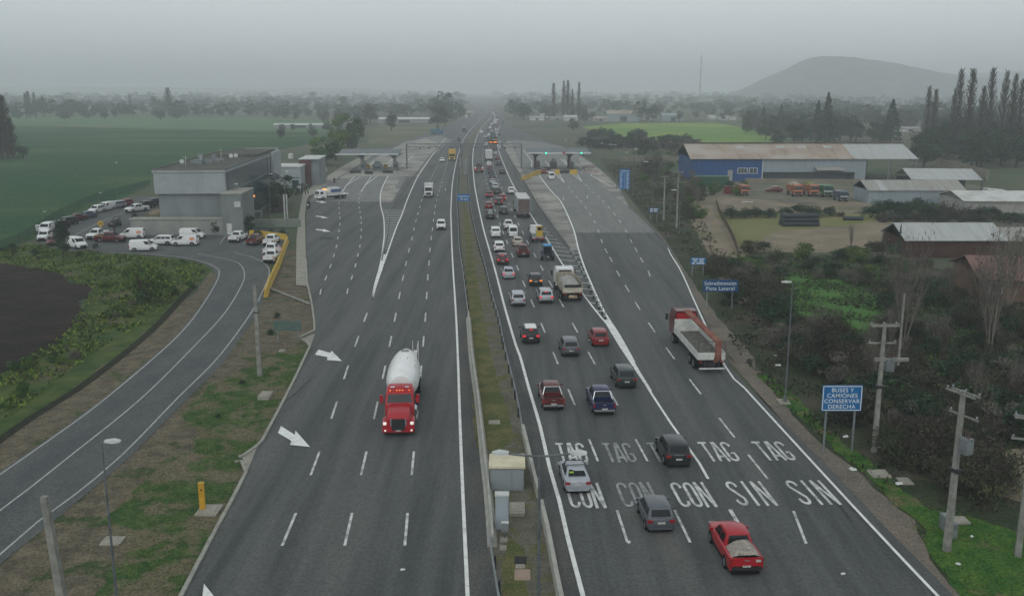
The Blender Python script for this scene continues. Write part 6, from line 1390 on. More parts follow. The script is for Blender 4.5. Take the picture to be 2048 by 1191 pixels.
far_house(1760,1786,282,272,'small house with a pale pitched roof behind the warehouse',M_boxs,M_roofz,12)
far_house(390,412,217,213,'tiny white building under the left horizon trees',M_boxw,M_white,20)
far_house(170,192,220,216,'tiny white building far left under the horizon trees',M_boxw,M_white,20)
far_house(1835,1990,212,206,'long pale factory wall in front of the hill',M_tin,M_tin,40)
far_house(925,948,233,223,'hazy brownish building beside the far road',M_tin,M_roofc,20)
far_house(548,650,256,252,'very long low white plastic tunnel at the far edge of the left field',M_boxs,M_white,6)
far_house(1365,1380,343,300,'grey water store left of the blue warehouse',mat('dark grey shed', srgb(70,84,92), .8),M_tin,8)
# boundary walls of the yards
def wallrun(L, h, label, m_, cat='wall', name='boundary_wall', grp=None, th=.15):
    mb = MB(); sweep(mb, W(L, 6), [(-th/2,0),(th/2,0),(th/2,h),(-th/2,h)]); return tag(mb.build(name, m_), label, cat, grp)
M_fencec = mat('precast fence', srgb(140,134,120), .9, col2=srgb(118,112,100), scale=.4, detail=7, mapping=(1,1,2))
wallrun([(1242,324),(1290,322),(1340,322),(1378,326)], 2.0, 'pale precast wall running left from the blue warehouse', M_fencec)
wallrun([(1858,328),(1900,338),(1950,350),(1975,356),(1972,366)], 2.6, 'pale precast wall behind the open shed', M_fencec)
wallrun([(1490,366),(1560,367),(1640,368),(1725,368)], 1.4, 'low grey wall in front of the warehouse yard', M_fencec)
wallrun([(1470,560),(1478,520),(1462,470),(1440,430),(1432,405)], 1.1, 'wire fence along the dirt path on the right', mat('rusty wire', srgb(90,80,70), .9), 'fence', 'wire_fence', None, .05)
# containers, pipe stack, plank
g = G(1421, 374); t = thing('green_container', 'dark green open container in front of the blue wall', 'container', (g.x, g.y, .04))
m = MB(); m.box(-5, 5, 0, 2.5, .2, 2.9); m.build('body', mat('green container', srgb(22,86,58), .7, col2=srgb(16,66,46), scale=.6, mapping=(5,1,.5)), t); m = MB(); m.box(-4.9,4.9,.1,2.4,2.9,2.95); m.build('load_cover', mat('green cover', srgb(40,112,72), .8), t)
m = MB(); m.box(-5.05,5.05,-.06,0,2.8,2.95); m.build('top_rail', M_gmetal, t)
g = G(1457, 388); t = thing('red_crate', 'dark red crate right of the green container', 'crate', (g.x, g.y, .04)); m = MB(); m.box(-1,1,0,1.6,0,1.9); m.build('body', mat('red crate paint', srgb(120,30,36), .7, col2=srgb(90,24,28), scale=1), t); m = MB(); m.box(-1.05,1.05,-.05,1.65,1.9,2.0); m.build('lid', M_pier, t)
m = MB(); m.cyl((-3.6,0,.42),(3.6,0,.42),.42,n=12); pm_ = m.mesh('plastic_pipe', mat('black corrugated pipe', srgb(28,40,46), .6, col2=srgb(40,54,60), scale=2, coord='Object', mapping=(6,.3,.3), bump=.5, bscale=4), 40)
g = G(1602, 453)
for i, (x, z) in enumerate(((0,0),(.9,0),(1.8,0),(2.7,0),(.45,.75),(1.35,.75),(2.25,.75),(.9,1.5),(1.8,1.5))):
    o = obj('plastic_pipe', pm_); o.location = (g.x, g.y+x, .05+z); o.rotation_euler = (0,0,R(4)); tag(o, 'thick black corrugated pipe in the stack on the right lawn', 'pipe', 'stacked black pipes on the lawn')
g = G(1706, 441); o = obj('plastic_pipe', pm_); o.location = (g.x, g.y, .05); o.scale = (.55,1,1); tag(o, 'single short black pipe lying right of the pipe stack', 'pipe')
g = G(1495, 405); m = MB(); m.box(-1.3,1.3,-.25,.25,.02,.14); m.box(-1.2,1.2,-.2,.2,.14,.2); o = m.build('white_board', M_white); o.location = (g.x,g.y,.05); tag(o, 'white board lying on the dirt below the orange truck', 'board')
# parked tipper trucks in the yard
def yard_truck(px, py, col, bar, label, load, sc=1.0, rot=180):
    g = G(px, py); t = thing('tipper_truck', label, 'truck', (g.x, g.y, .05), R(rot), 'old trucks parked in the right yard'); t.scale = (sc,)*3
    pm = PAINT[col]
    m = MB(); m.loft([[(-1.15, y, .6), (-1.15, y, 2.0), (-1.05, y, z), (1.05, y, z), (1.15, y, 2.0), (1.15, y, .6)] for y, z in ((-1.8, 2.95), (-.3, 2.95), (0, 2.7))]); m.build('cab', pm, t, 40)
    m = MB(); m.add([(-1.0, .02, 1.75), (1.0, .02, 1.75), (.95, .015, 2.55), (-.95, .015, 2.55)], [(1, 0, 3, 2)]); m.build('windshield', M_glassL, t)
    m = MB(); m.box(-1.1, 1.1, 0, .06, 1.35, 1.62); m.build('front_stripe', bar, t)
    m = MB(); m.box(-.8, .8, 0, .05, .75, 1.3); m.build('grille', M_dmetal, t)
    m = MB(); m.box(-1.2, 1.2, -6.5, -2.0, 1.1, 2.7); m.build('tipper_body', pm, t)
    for s in (-1, 1):
        m = MB(); m.box(s*.9-.13, s*.9+.13, .0, .07, .62, .8); m.build('headlight', M_head, t)
        m = MB(); m.box(s*1.3-.1, s*1.3+.1, -.2, -.1, 1.6, 2.2); m.build('side_mirror', M_black, t)
    if load:
        m = MB(); m.loft([[(-1.1, y, 2.7), (1.1, y, 2.7), (.6, y, z), (-.6, y, z)] for y, z in ((-6.2, 2.8), (-4, 3.5), (-2.2, 2.9))]); m.build('load', load, t)
    for y in (-5.3, -1.0): axle(t, y, 2.3, .48, True)
M_obar = mat('orange stripe', srgb(204,130,84), .6)
yard_truck(1490,392,'orange',M_obar,'orange truck standing alone left of the rubble',None,.9)
yard_truck(1596,394,'orange',M_obar,'orange tipper loaded with pale sacks, left of two orange tippers',M_tub)
yard_truck(1628,394,'orange',M_obar,'orange tipper right beside the green tipper',mat('hay load', srgb(120,120,70), .9))
yard_truck(1656,395,'tgreen',M_white,'green tipper with a white stripe between orange tipper and grey truck',None)
yard_truck(1688,404,'bluegrey',M_white,'small grey-white truck at the right end of the parked trucks',None,.85)
g = G(1547, 384); t = thing('old_car', 'maroon scrap car with a white roof behind the rubble', 'car', (g.x, g.y, .05), R(90)); mb_, _g = body_mesh('sedan'); mb_.build('body', PAINT['maroon'], t, 38); m = MB(); m.box(-.6,.6,-1.0,.3,1.47,1.52); m.build('roof_panel', PAINT['white'], t)
for s in (-1,1):
    for y in (1.35,-1.3): wheel(t, s*.77, y, .3)
# radio mast
g = G(1399, 205); Ym = g.y; t = thing('radio_mast', 'tall thin red and white lattice mast on the horizon', 'mast', (g.x, g.y, 0)); hm_ = ZAT(Ym, 110)
MR, MW = mat('mast red', srgb(120,60,60), .7), mat('mast white', srgb(170,172,170), .7)
for k in range(7):
    m = MB(); z0, z1 = hm_*k/7, hm_*(k+1)/7; q = 3.2*(1-k/9)
    for a, b in ((-1,-1),(1,-1),(1,1),(-1,1)): m.cyl((a*q*.3, b*q*.3, z0), (a*q*.3, b*q*.3, z1), .35, n=4)
    for i in range(3):
        za, zb = z0+(z1-z0)*i/3, z0+(z1-z0)*(i+1)/3
        m.cyl((-q*.3,-q*.3,za),(q*.3,-q*.3,zb),.2,n=4); m.cyl((q*.3,q*.3,za),(-q*.3,q*.3,zb),.2,n=4)
    m.build('mast_section', MR if k % 2 == 0 else MW, t)
# far hill on the right, with a lower ridge behind
def hill(name, prof, Y, depth, seed, m_, base=0):
    rnd = random.Random(seed); xs = [XAT(Y, p[0], 180) for p in prof]; hs_ = [max(0, ZAT(Y, p[1])) for p in prof]
    nx, ny = 90, 14; V = []; x0, x1 = xs[0], xs[-1]
    from mathutils import noise as mn
    for j in range(ny):
        f = j/(ny-1); env = math.sin(math.pi*min(1, f*1.0))**.8 if f < .5 else math.sin(math.pi*f)**.8
        for i in range(nx):
            x = x0+(x1-x0)*i/(nx-1); h = np.interp(x, xs, hs_)
            n_ = mn.fractal(Vector((x/220, f*3.2, seed)), .9, 2.1, 5)
            V.append((x, Y+(f-.5)*depth, h*env*(1+.05*n_*(1-env*.7))-.5+ (n_*13 if 0<env<.95 else 0)))
    F = [(j*nx+i, j*nx+i+1, (j+1)*nx+i+1, (j+1)*nx+i) for j in range(ny-1) for i in range(nx-1)]
    m = MB(); m.add(V, F); o = m.build(name, m_, None, 60); o['kind'] = 'structure'; return o
M_hill = mat('hill scrub', srgb(54,68,56), .95, col2=srgb(40,56,46), scale=.008, detail=10, col3=srgb(104,98,82), scale3=.02, bump=1)
hill('hill', [(1470,190),(1496,180),(1525,166),(1560,147),(1592,130),(1612,117),(1632,112),(1655,114),(1695,119),(1760,126),(1830,138),(1900,149),(1960,156),(2048,166),(2140,176),(2200,184)], 3300, 900, 3, M_hill)
hill('hill', [(1860,184),(1920,158),(1980,147),(2048,140),(2150,136),(2300,160),(2400,184)], 4300, 1200, 5, M_hill)
hill('hill', [(-300,180),(-100,172),(100,176),(300,174),(500,178),(700,176),(840,181)], 6500, 900, 7, M_hill)
# --- people
def person(px, py, label, shirt, trousers, rz=0, moto=False, grp='people standing by the office'):
    g = G(px, py); t = thing('person', label, 'person', (g.x, g.y, .13), rz, grp)
    m = MB(); n = 8
    def ell(z, rx, ry, x=0, y=0): return [(x+rx*math.cos(6.283*i/n), y+ry*math.sin(6.283*i/n), z) for i in range(n)]
    m.loft([ell(.84,.17,.12), ell(1.05,.16,.11), ell(1.3,.21,.13), ell(1.43,.17,.11), ell(1.5,.06,.06), ell(1.56,.06,.07), ell(1.62,.08,.1), ell(1.7,.085,.1), ell(1.76,.05,.06)])
    for s in (-1, 1):
        m.loft([ell(.0,.05,.1,s*.1,.03), ell(.08,.05,.06,s*.1), ell(.48,.06,.07,s*.1), ell(.88,.09,.1,s*.09)])
        m.loft([ell(.72,.035,.04,s*.27,.05), ell(.8,.04,.04,s*.27,.03), ell(1.1,.045,.05,s*.26), ell(1.4,.06,.06,s*.2)])
    m.build('body', [PSKIN], t, 60)
    m = MB(); m.loft([ell(.82,.185,.135), ell(1.05,.175,.125), ell(1.3,.225,.145), ell(1.44,.18,.12)])
    for s in (-1, 1): m.loft([ell(.84,.05,.055,s*.27,.03), ell(1.1,.06,.06,s*.26), ell(1.42,.075,.075,s*.2)])
    m.build('jacket', shirt, t, 60)
    m = MB()
    for s in (-1, 1): m.loft([ell(.06,.065,.075,s*.1), ell(.48,.075,.085,s*.1), ell(.9,.1,.115,s*.09)])
    m.build('trousers', trousers, t, 60)
    m = MB(); m.loft([ell(1.64,.095,.11), ell(1.72,.1,.115), ell(1.79,.06,.07)]); m.build('hair', M_black, t, 60)
    return t
PSKIN = mat('skin', srgb(150,112,92), .6)
CL = {'green': mat('hi-vis green', srgb(90,150,80), .8), 'dark': mat('dark cloth', srgb(36,40,46), .9), 'blue': mat('blue cloth', srgb(40,60,92), .9), 'white': mat('white cloth', srgb(190,192,190), .8), 'brown': mat('brown cloth', srgb(96,76,64), .9)}
pp = [(669,368,'dark','dark','person in dark clothes on the roadway beside the toll sidewalk'),(572,388,'dark','dark','person in dark clothes at the left end of the group'),(578,391,'green','dark','person in a green vest second from the left of the group'),
 (584,390,'white','blue','person in a white shirt in the middle of the group'),(591,392,'green','dark','person in a green vest near the middle of the group'),(598,391,'blue','dark','person in blue jacket left of the tow truck'),
 (604,391,'dark','dark','person in a dark jacket behind the person in blue'),(611,390,'brown','dark','person in a brown jacket near the tow truck mirror'),(616,388,'green','blue','person in green just beside the tow truck cab'),(598,384,'white','dark','person in white behind the group'),(570,398,'brown','blue','person in brown close to the utility pole')]
for i, (px, py, a, b, lb) in enumerate(pp): person(px, py, lb, CL[a], CL[b], i*1.1, grp='people standing by the office' if i else None)
# motorcycle
g = G(618, 418); t = thing('motorcycle', 'black motorcycle with its headlamp lit beside the sidewalk', 'motorcycle', (g.x, g.y, .09), R(172))
for y in (.7, -.7):
    m = MB(); m.cyl((-.06, y, .32), (.06, y, .32), .32, n=14); w_ = m.build('wheel', M_tyre, t, 40); m = MB(); m.cyl((-.07,y,.32),(.07,y,.32),.18,n=10); m.build('rim', M_rim, w_, 40)
m = MB(); m.loft([[(-.12,y,z0),(.12,y,z0),(.1,y,z1),(-.1,y,z1)] for y,z0,z1 in ((-.75,.7,.85),(-.3,.45,.85),(.2,.4,.98),(.5,.7,.95))]); m.cyl((0,.7,.32),(0,.42,1.05),.05,n=6); m.build('body', PAINT['black'], t, 40)
m = MB(); m.cyl((-.38,.38,1.08),(.38,.38,1.08),.025,n=6); m.build('handlebar', M_black, t)
m = MB(); m.cyl((0,.5,.92),(0,.58,.92),.11,n=10); m.build('headlight', M_headon, t)
m = MB(); m.box(-.14,.14,-.75,.05,.85,.93); m.build('seat', M_black, t)
r_ = thing('person', 'rider in dark clothes and helmet sitting on the motorcycle', 'person', (g.x, g.y, .09), R(172))
m = MB(); n = 8
def ell2(z, rx, ry, x=0, y=0): return [(x+rx*math.cos(6.283*i/n), y+ry*math.sin(6.283*i/n), z) for i in range(n)]
m.loft([ell2(.93,.17,.14,0,-.3), ell2(1.2,.18,.13,0,-.22), ell2(1.42,.21,.12,0,-.12), ell2(1.5,.07,.07,0,-.08), ell2(1.56,.1,.11,0,-.04), ell2(1.68,.11,.12,0,-.03), ell2(1.76,.06,.07,0,-.04)])
for s in (-1, 1):
    m.cyl((s*.14,-.25,.98),(s*.2,.15,.8),.09,.07,8); m.cyl((s*.2,.15,.8),(s*.17,-.05,.35),.065,.05,8); m.cyl((s*.2,-.12,1.4),(s*.26,.08,1.18),.055,.045,8); m.cyl((s*.26,.08,1.18),(s*.3,.36,1.1),.045,.035,8)
m.build('body', [CL['dark']], r_, 60)
m = MB(); m.loft([ell2(1.54,.12,.13,0,-.03), ell2(1.66,.14,.15,0,-.02), ell2(1.78,.09,.1,0,-.03)]); m.build('helmet', PAINT['black'], r_, 60)
# fallen pole across the dirt wedge
m = MB(); a, b = G(540, 580), G(620, 611); m.cyl((a.x, a.y, .2), (b.x, b.y, .2), .12, n=8); m.cyl((a.x, a.y+.5, .2), (b.x, b.y+.5, .2), .08, n=8)
tag(m.build('fallen_rail', M_pole, None, 40), 'pale rail lying across the dirt behind the green-grey sign', 'rail')
# litter
rnd = random.Random(5); M_lit = mat('litter white', srgb(200,204,200), .7)
for k, (px, py, lb) in enumerate([(1551,714,'white scrap of litter, upper one beside the thicket edge'),(1556,733,'crumpled white bag by the thicket edge below the upper scrap'),(1692,876,'bright scrap of litter right of the bus sign foot'),(1760,898,'white rag of litter between thicket and grass, beyond the pit covers'),(1707,942,'tiny white scrap on the gravel below the larger cover'),(1798,972,'small white scrap beside the smaller cover'),(1916,1132,'upright white scrap in the grass near the lower right corner'),(1944,1076,'white scrap behind the service box'),(806,1143,'tiny white scrap on the left carriageway'),(1180,682,'pale crumb of litter on the lane behind the red hatchback'),(1687,1152,'small pale scrap on the right lane near the bottom'),(1260,1088,'tiny scrap on the dashed line')]):
    g = G(px, py); m = MB(); 
    for _ in range(3):
        x, y = rnd.uniform(-.1,.1), rnd.uniform(-.1,.1); m.add([(x-.12,y-.1,.0),(x+.12,y-.06,.03),(x+.09,y+.1,.09),(x-.1,y+.08,.05)], [(0,1,2,3)])
    o = m.build('litter', M_lit); o.location = (g.x, g.y, .13); o.scale = (.7,.7,.7) if py > 1000 else (1.3,1.3,1.3); tag(o, lb, 'litter', 'scraps of litter'); o['kind'] = 'thing'
# ================================================================ vegetation
def leafm(name, c, c2): return mat(name, c, .8, col2=c2, scale=.8, detail=3, coord='Position', spec=.2)
LM = {'green': [leafm('leaf green', srgb(52,94,42), srgb(68,112,50)), leafm('leaf dark green', srgb(34,62,36), srgb(46,76,42)), leafm('leaf light green', srgb(96,124,56), srgb(82,112,54))],
 'dark': [leafm('leaf deep green', srgb(34,58,42), srgb(46,72,48)), leafm('leaf blackish', srgb(24,40,30), srgb(34,52,38)), leafm('leaf mid green', srgb(56,86,56), srgb(64,96,62))],
 'brown': [leafm('twig brown', srgb(76,67,60), srgb(60,56,48)), leafm('twig dark', srgb(42,44,38), srgb(54,54,46)), leafm('twig olive', srgb(56,72,46), srgb(72,82,56))],
 'grey': [leafm('twig grey', srgb(100,96,88), srgb(84,82,76)), leafm('twig grey dark', srgb(66,64,60), srgb(76,72,66)), leafm('twig pale', srgb(116,112,102), srgb(100,98,88))],
 'scrub': [leafm('scrub twig', srgb(84,80,68), srgb(66,66,54)), leafm('scrub dark', srgb(52,56,44), srgb(62,64,50)), leafm('scrub olive', srgb(78,88,56), srgb(92,94,66))],
 'bright': [leafm('leaf bright', srgb(66,94,42), srgb(86,110,48)), leafm('leaf mid', srgb(46,74,36), srgb(58,86,42)), leafm('leaf yellow green', srgb(124,136,60), srgb(104,124,52))]}
M_bark = mat('bark', srgb(78,70,60), .9, col2=srgb(56,52,46), scale=4, coord='Object', bump=.5)
M_barkp = mat('pale bark', srgb(128,122,112), .9, col2=srgb(98,94,86), scale=3, coord='Object', bump=.4)
NR = np.random.RandomState(7)
def cards(C, size, rs, up=0.0):
    """leaf-sized quads at the points C with random turn; up>0 makes them upright slivers"""
    n = len(C); a = rs.normal(size=(n, 3)); a[:, 2] *= (1-up)+up*4 if up else 1; a /= np.linalg.norm(a, axis=1)[:, None]
    b = rs.normal(size=(n, 3)); b -= (a*b).sum(1)[:, None]*a; b /= np.linalg.norm(b, axis=1)[:, None]
    s = size*rs.uniform(.55, 1.35, n)[:, None]; l = s*(1 if not up else 1+2*up); w_ = s*(1 if not up else .5)
    return np.stack([C-a*l*.5-b*w_*.35, C+a*l*.1-b*w_*.6, C+a*l*.5+b*w_*.3, C-a*l*.1+b*w_*.6], 1)
def clumpy(rs, nclump, nleaf, shape, rc, rmin=.35):
    """points in clumps that fill an uneven crown; shape(u)-> centre"""
    P, I = [], []
    for k in range(nclump):
        c = shape(rs); r = rc*rs.uniform(.6, 1.3); m_ = int(nleaf*rs.uniform(.6, 1.3))
        d = rs.normal(size=(m_, 3)); d /= np.linalg.norm(d, axis=1)[:, None]; d *= (rs.uniform(rmin, 1, m_)**.6)[:, None]*r; d[:, 2] *= .75
        P.append(c+d); w3 = rs.choice(3, p=[.5, .25, .25]); I.append(np.where(rs.rand(m_) < .72, w3, rs.randint(0, 3, m_)))
    return np.concatenate(P), np.concatenate(I)
def sticks(mb, p, d, L, r, depth, rs, spread=.5, kids=3, curve=.15, minr=.004, up=.2):
    p = Vector(p); d = Vector(d).normalized(); segs = 3; q = p.copy(); rr = r
    for s in range(segs):
        d2 = (d+Vector(rs.normal(size=3)*curve)+Vector((0, 0, up*.3))).normalized(); q2 = q+d2*L/segs; r2 = rr*.8
        mb.cyl(q, q2, rr, r2, 4 if depth > 1 else 3, cap=False); q, rr, d = q2, r2, d2
        if depth > 0 and s >= 0:
            for _ in range(kids if s else max(1, kids-1)):
                dd = (d+Vector(rs.normal(size=3))*spread+Vector((0, 0, up))).normalized()
                sticks(mb, q, dd, L*rs.uniform(.45, .7), max(minr, rr*.55), depth-1, rs, spread, kids, curve, minr, up)
def ellip(rx, rz, z0, pw=.5, shell=.55):
    def f(rs):
        v = rs.normal(size=3); v /= np.linalg.norm(v); r = rs.uniform(shell, 1)
        return np.array([v[0]*rx*r, v[1]*rx*r, z0+rz*v[2]*r])
    return f
# unit trees: height about 1, base at z = 0
def p_round(seed, pal, n=26, leaf=95, size=.036, wide=.36):
    rs = np.random.RandomState(seed); P, I = clumpy(rs, n, leaf, ellip(wide, .34, .58), .15)
    P2, I2 = clumpy(rs, n//3, leaf, ellip(wide*.9, .2, .38), .14); P = np.concatenate([P, P2]); I = np.concatenate([I, I2])
    crown = quads_mesh('crown', cards(P, size, rs), LM[pal], I)
    mb = MB(); mb.cyl((0,0,0), (.01,0,.35), .028, .02, 7); 
    for k in range(6):
        a = k*1.05+rs.rand(); mb.cyl((.01,0,.28+.03*k), (math.cos(a)*wide*.7, math.sin(a)*wide*.7, .55+.05*k), .014, .004, 5)
    return [('trunk', mb.mesh('trunk', M_bark, 40)), ('crown', crown)]
def p_shrub(seed, pal, n=16, leaf=80, size=.06, twig=True):
    rs = np.random.RandomState(seed); P, I = clumpy(rs, n, leaf, ellip(.5, .42, .42, shell=.3), .24)
    P[:, 2] = np.abs(P[:, 2])
    crown = quads_mesh('foliage', cards(P, size, rs), LM[pal], I); mb = MB()
    for k in range(7):
        a = k*.9+rs.rand(); mb.cyl((0,0,0), (math.cos(a)*.35, math.sin(a)*.35, .6+.3*rs.rand()), .02, .006, 4)
    return [('stem', mb.mesh('stem', M_bark)), ('foliage', crown)]
def p_twiggy(seed, pal='brown', n=16, leaf=210, size=.034):
    """leafless thicket bush: upright slivers and branches"""
    rs = np.random.RandomState(seed); P, I = clumpy(rs, n, leaf, ellip(.46, .42, .45, shell=.2), .28, .1); P[:, 2] = np.abs(P[:, 2])
    crown = quads_mesh('foliage', cards(P, size, rs, .7), LM[pal], I); mb = MB()
    for k in range(7):
        a = k*.9+rs.rand(); sticks(mb, (0,0,0), (math.cos(a)*.7, math.sin(a)*.7, 1), .62, .009, 1, rs, .5, 2, .15, .003)
    return [('stem', mb.mesh('stem', M_bark)), ('foliage', crown)]
def p_poplar(seed, pal='grey', leaf=700, wide=.045):
    rs = np.random.RandomState(seed); mb = MB(); mb.cyl((0,0,0), (0,0,.98), .016, .003, 6)
    for k in range(110):
        z = .06+.88*rs.rand(); a = rs.rand()*6.28; L = .2*(1.12-z)+.05
        mb.cyl((0,0,z), (math.cos(a)*L*.34, math.sin(a)*L*.34, z+L*.95), .005, .0015, 3, cap=False)
    z = .1+.9*rs.beta(1.2, 1.1, leaf); prof = np.where(z < .3, .6+z*1.3, 1.0)*np.clip((1.05-z)*4, .3, 1)*(.8+.35*rs.rand(leaf)); r = wide*prof*np.sqrt(rs.rand(leaf)); a = rs.rand(leaf)*6.28
    a += .25*np.sin(z*9+seed)
    P = np.stack([r*np.cos(a), r*np.sin(a), z], 1)
    return [('trunk', mb.mesh('trunk', M_bark)), ('crown', quads_mesh('crown', cards(P, .01, rs, .9), LM[pal], rs.randint(0, 3, leaf)))]
def p_conifer(seed, leaf=1600, pal='dark', wide=.24):
    rs = np.random.RandomState(seed); z = .06+.94*rs.beta(1, 1.35, leaf); tier = (np.sin(z*52)*.12+1); r = wide*(1.02-z)*tier*np.sqrt(rs.uniform(.35, 1, leaf)); a = rs.rand(leaf)*6.28; r *= 1+.2*np.sin(a*3+z*9)
    P = np.stack([r*np.cos(a), r*np.sin(a), z-.1*r], 1); mb = MB(); mb.cyl((0,0,0), (0,0,.95), .02, .004, 6)
    return [('trunk', mb.mesh('trunk', M_bark)), ('crown', quads_mesh('crown', cards(P, .035, rs), LM[pal], rs.randint(0, 3, leaf)))]
def p_bare(seed, m_=None, kids=3, fan=.25, trunks=5, fuzz=900, L=.62):
    rs = np.random.RandomState(seed); mb = MB()
    for k in range(trunks):
        a = k*6.28/trunks+rs.rand(); sticks(mb, (math.cos(a)*.01, math.sin(a)*.01, 0), (math.cos(a)*fan, math.sin(a)*fan, 1), L, .017, 2, rs, .32, kids, .06, .0016, .25)
    v = np.array(mb.v); top = v[v[:, 2] > .3]; P = top[rs.randint(0, len(top), fuzz)]+rs.normal(size=(fuzz, 3))*.025
    return [('trunk', mb.mesh('trunk', m_ or M_barkp)), ('crown', quads_mesh('crown', cards(P, .016, rs, .8), LM['grey'], rs.randint(0, 3, fuzz)))]
PR = {'round': [p_round(1,'green'), p_round(2,'green',22,80,.036,.32), p_round(3,'dark'), p_round(4,'bright',24,70,.034,.34)],
 'rounddark': [p_round(11,'dark',26,70,.035,.38), p_round(12,'dark',22,70,.038,.3)],
 'shrub': [p_shrub(5,'dark',18,150,.042), p_shrub(6,'scrub',16,150,.04), p_shrub(7,'dark',20,140,.042)], 'bright': [p_shrub(8,'bright',16,150,.042), p_shrub(9,'green',18,150,.042)],
 'twiggy': [p_twiggy(10), p_twiggy(13), p_twiggy(14,'scrub')], 'scrub': [p_twiggy(31,'scrub'), p_twiggy(32,'scrub',12), p_twiggy(33,'grey',12)], 'poplar': [p_poplar(15), p_poplar(16,'scrub',950,.048), p_poplar(17,'scrub',900,.055)],
 'conifer': [p_conifer(18,1100,'dark',.2), p_conifer(19,1100,'dark',.26)], 'bare': [p_bare(20), p_bare(21,None,3,.4,4,1200,.55), p_bare(22,M_bark,3,.15,3,700,.68)],
 'olive': [p_round(23,'brown',20,80,.036,.33), p_round(24,'grey',18,80,.034,.3)]}
NM = {'round': 'tree', 'rounddark': 'tree', 'shrub': 'shrub', 'bright': 'shrub', 'twiggy': 'thicket_shrub', 'scrub': 'thicket_shrub', 'poplar': 'poplar_tree', 'conifer': 'conifer_tree', 'bare': 'bare_tree', 'olive': 'tree'}
CT = {'tree': 'tree', 'shrub': 'shrub', 'thicket_shrub': 'shrub', 'poplar_tree': 'tree', 'conifer_tree': 'tree', 'bare_tree': 'tree'}
vr = random.Random(99)
def plant(kind, x, y, h, label, group=None, var=None, wide=1.0, sink=0.0):
    P = PR[kind]; v = P[vr.randrange(len(P)) if var is None else var]; n = NM[kind]
    t = thing(n, label, CT[n], (x, y, .02-sink), vr.uniform(0, 6.28), group); t.scale = (h*wide*vr.uniform(.9, 1.1), h*wide*vr.uniform(.9, 1.1), h)
    for nm, me in v: obj(nm, me, t)
    return t
def plant_px(kind, px, py, top, label, group=None, var=None, wide=1.0):
    g = G(px, py); return plant(kind, g.x, g.y, max(.5, ZAT(g.y, top)), label, group, var, wide)
# --- named trees
plant_px('round',697,302,226,'tall dense round green tree left of the left toll canopy',None,0,1.3)
plant_px('round',672,320,256,'bushy green tree in front of the tall round tree',None,3,1.35)
plant_px('round',652,332,272,'lower leafy tree behind the red-sided building',None,0,1.5)
plant_px('rounddark',705,305,268,'dark green tree at the right foot of the tall round tree')
plant_px('round',640,328,290,'small yellowish green tree left of the leafy group',None,3,1.3)
plant_px('rounddark',562,410,345,'dark round tree between the office block and the white posts',None,0,1.3)
plant_px('rounddark',545,425,378,'dark tree beside the office glazing',None,1,1.2)
plant_px('round',499,468,428,'dark bushy tree in front of the side wing',None,2,.9)
plant_px('rounddark',431,470,441,'small round tree against the podium wall',None,0,.8)
for k, px in enumerate((517,542,566)): plant_px('shrub',px,474,455,'clipped dark bush behind the yellow barrier, %s of three' % ('left','middle','right')[k],'clipped bushes',0,.9)
plant_px('rounddark',127,516,436,'dark narrow tree standing over the maroon car at the road edge',None,1,.6)
plant_px('bright',300,605,508,'leafy bright tree on the ditch bank inside the side road bend',None,0,1.0)
plant_px('bare',230,470,438,'low dark leafless tree on the traffic island',None,2,1.4)
plant_px('olive',270,441,425,'brown bushy tree on the island beside the white pickup',None,0,1.2)
plant_px('bare',1977,722,508,'tall pale many-stemmed bare tree on the right',None,0,.62)
plant_px('bare',1105+700,700,470,'slim pale bare tree left of the tall many-stemmed one',None,1,.5)
plant_px('bare',2015,620,440,'grey bare tree in front of the brick annex',None,1,.55)
plant_px('bare',1765,520,470,'thin young bare tree on the dirt left of the brick building, right one','thin young trees on the dirt',2,.5)
plant_px('bare',1701,505,458,'thin young bare tree on the dirt, left one of two','thin young trees on the dirt',2,.5)
plant_px('conifer',1797,512,446,'dead brown pointed tree at the corner of the brick building',None,1,.4)
plant_px('bare',1912,500,440,'green-tinged bare tree in front of the tin roof',None,1,.5)
plant_px('bare',1975,505,446,'leafless tree rising before the right end of the tin roof',None,0,.45)
for k, (px, py, tp, w_) in enumerate(((5,318,178,1.2),(16,318,190,1.2),(-8,318,186,1.3),(26,318,235,1.5))):
    plant_px('poplar',px,py,tp,'grey poplar in the clump at the left edge of the photo','poplars at the left edge',k%2,w_*1.6)
plant_px('shrub',46,318,289,'dark bush at the foot of the left poplar clump')
for k, (px, py, tp) in enumerate(((1107,240,166),(1127,240,161),(1135,241,160),(1157,243,164),(1144,240,178))):
    plant_px('poplar',px,py,tp,'%s bare poplar of the hazy group beyond the right toll plaza' % ('leftmost','second','third','rightmost','shortest')[k],'hazy poplars beyond the toll',k%3,1.1 if k else 1.4)
for k, (px, py, tp, w_) in enumerate(((1849,300,172,1.2),(1862,300,178,1.1),(1908,312,138,1.1),(1930,312,137,1.2),(1970,314,136,1.1),(1955,314,172,1.2),(1997,316,141,1.1),(2015,316,147,1.1),(2030,316,158,1.2),(2049,320,160,1.3),(1899,312,176,1.0))):
    plant_px('poplar',px,py,tp,'tall bare poplar in the row at the right, before the hill','tall poplars at the right',k%2,w_)
for px, tp, py in ((339,175,232),(262,188,226),(72,184,236),(60,182,236),(54,186,236),(88,190,234)): plant_px('poplar',px,py,tp,'hazy poplar standing out of the left horizon trees' if px != 339 else 'lone column-shaped tree above the left horizon','poplars on the left horizon' if px != 339 else None,2,2.6 if px==339 else 1.6)
plant_px('conifer',1525,262,212,'pointed conifer at the end of the bright field',None,0,1.2)
for px, py, tp, w_ in ((1651,288,184,.8),(1780,286,198,1.0),(1632,284,200,.8),(1560,268,208,.9)):
    plant_px('conifer',px,py,tp,'dark conifer in the belt behind the long warehouse','conifers behind the warehouse',None,w_*1.25)
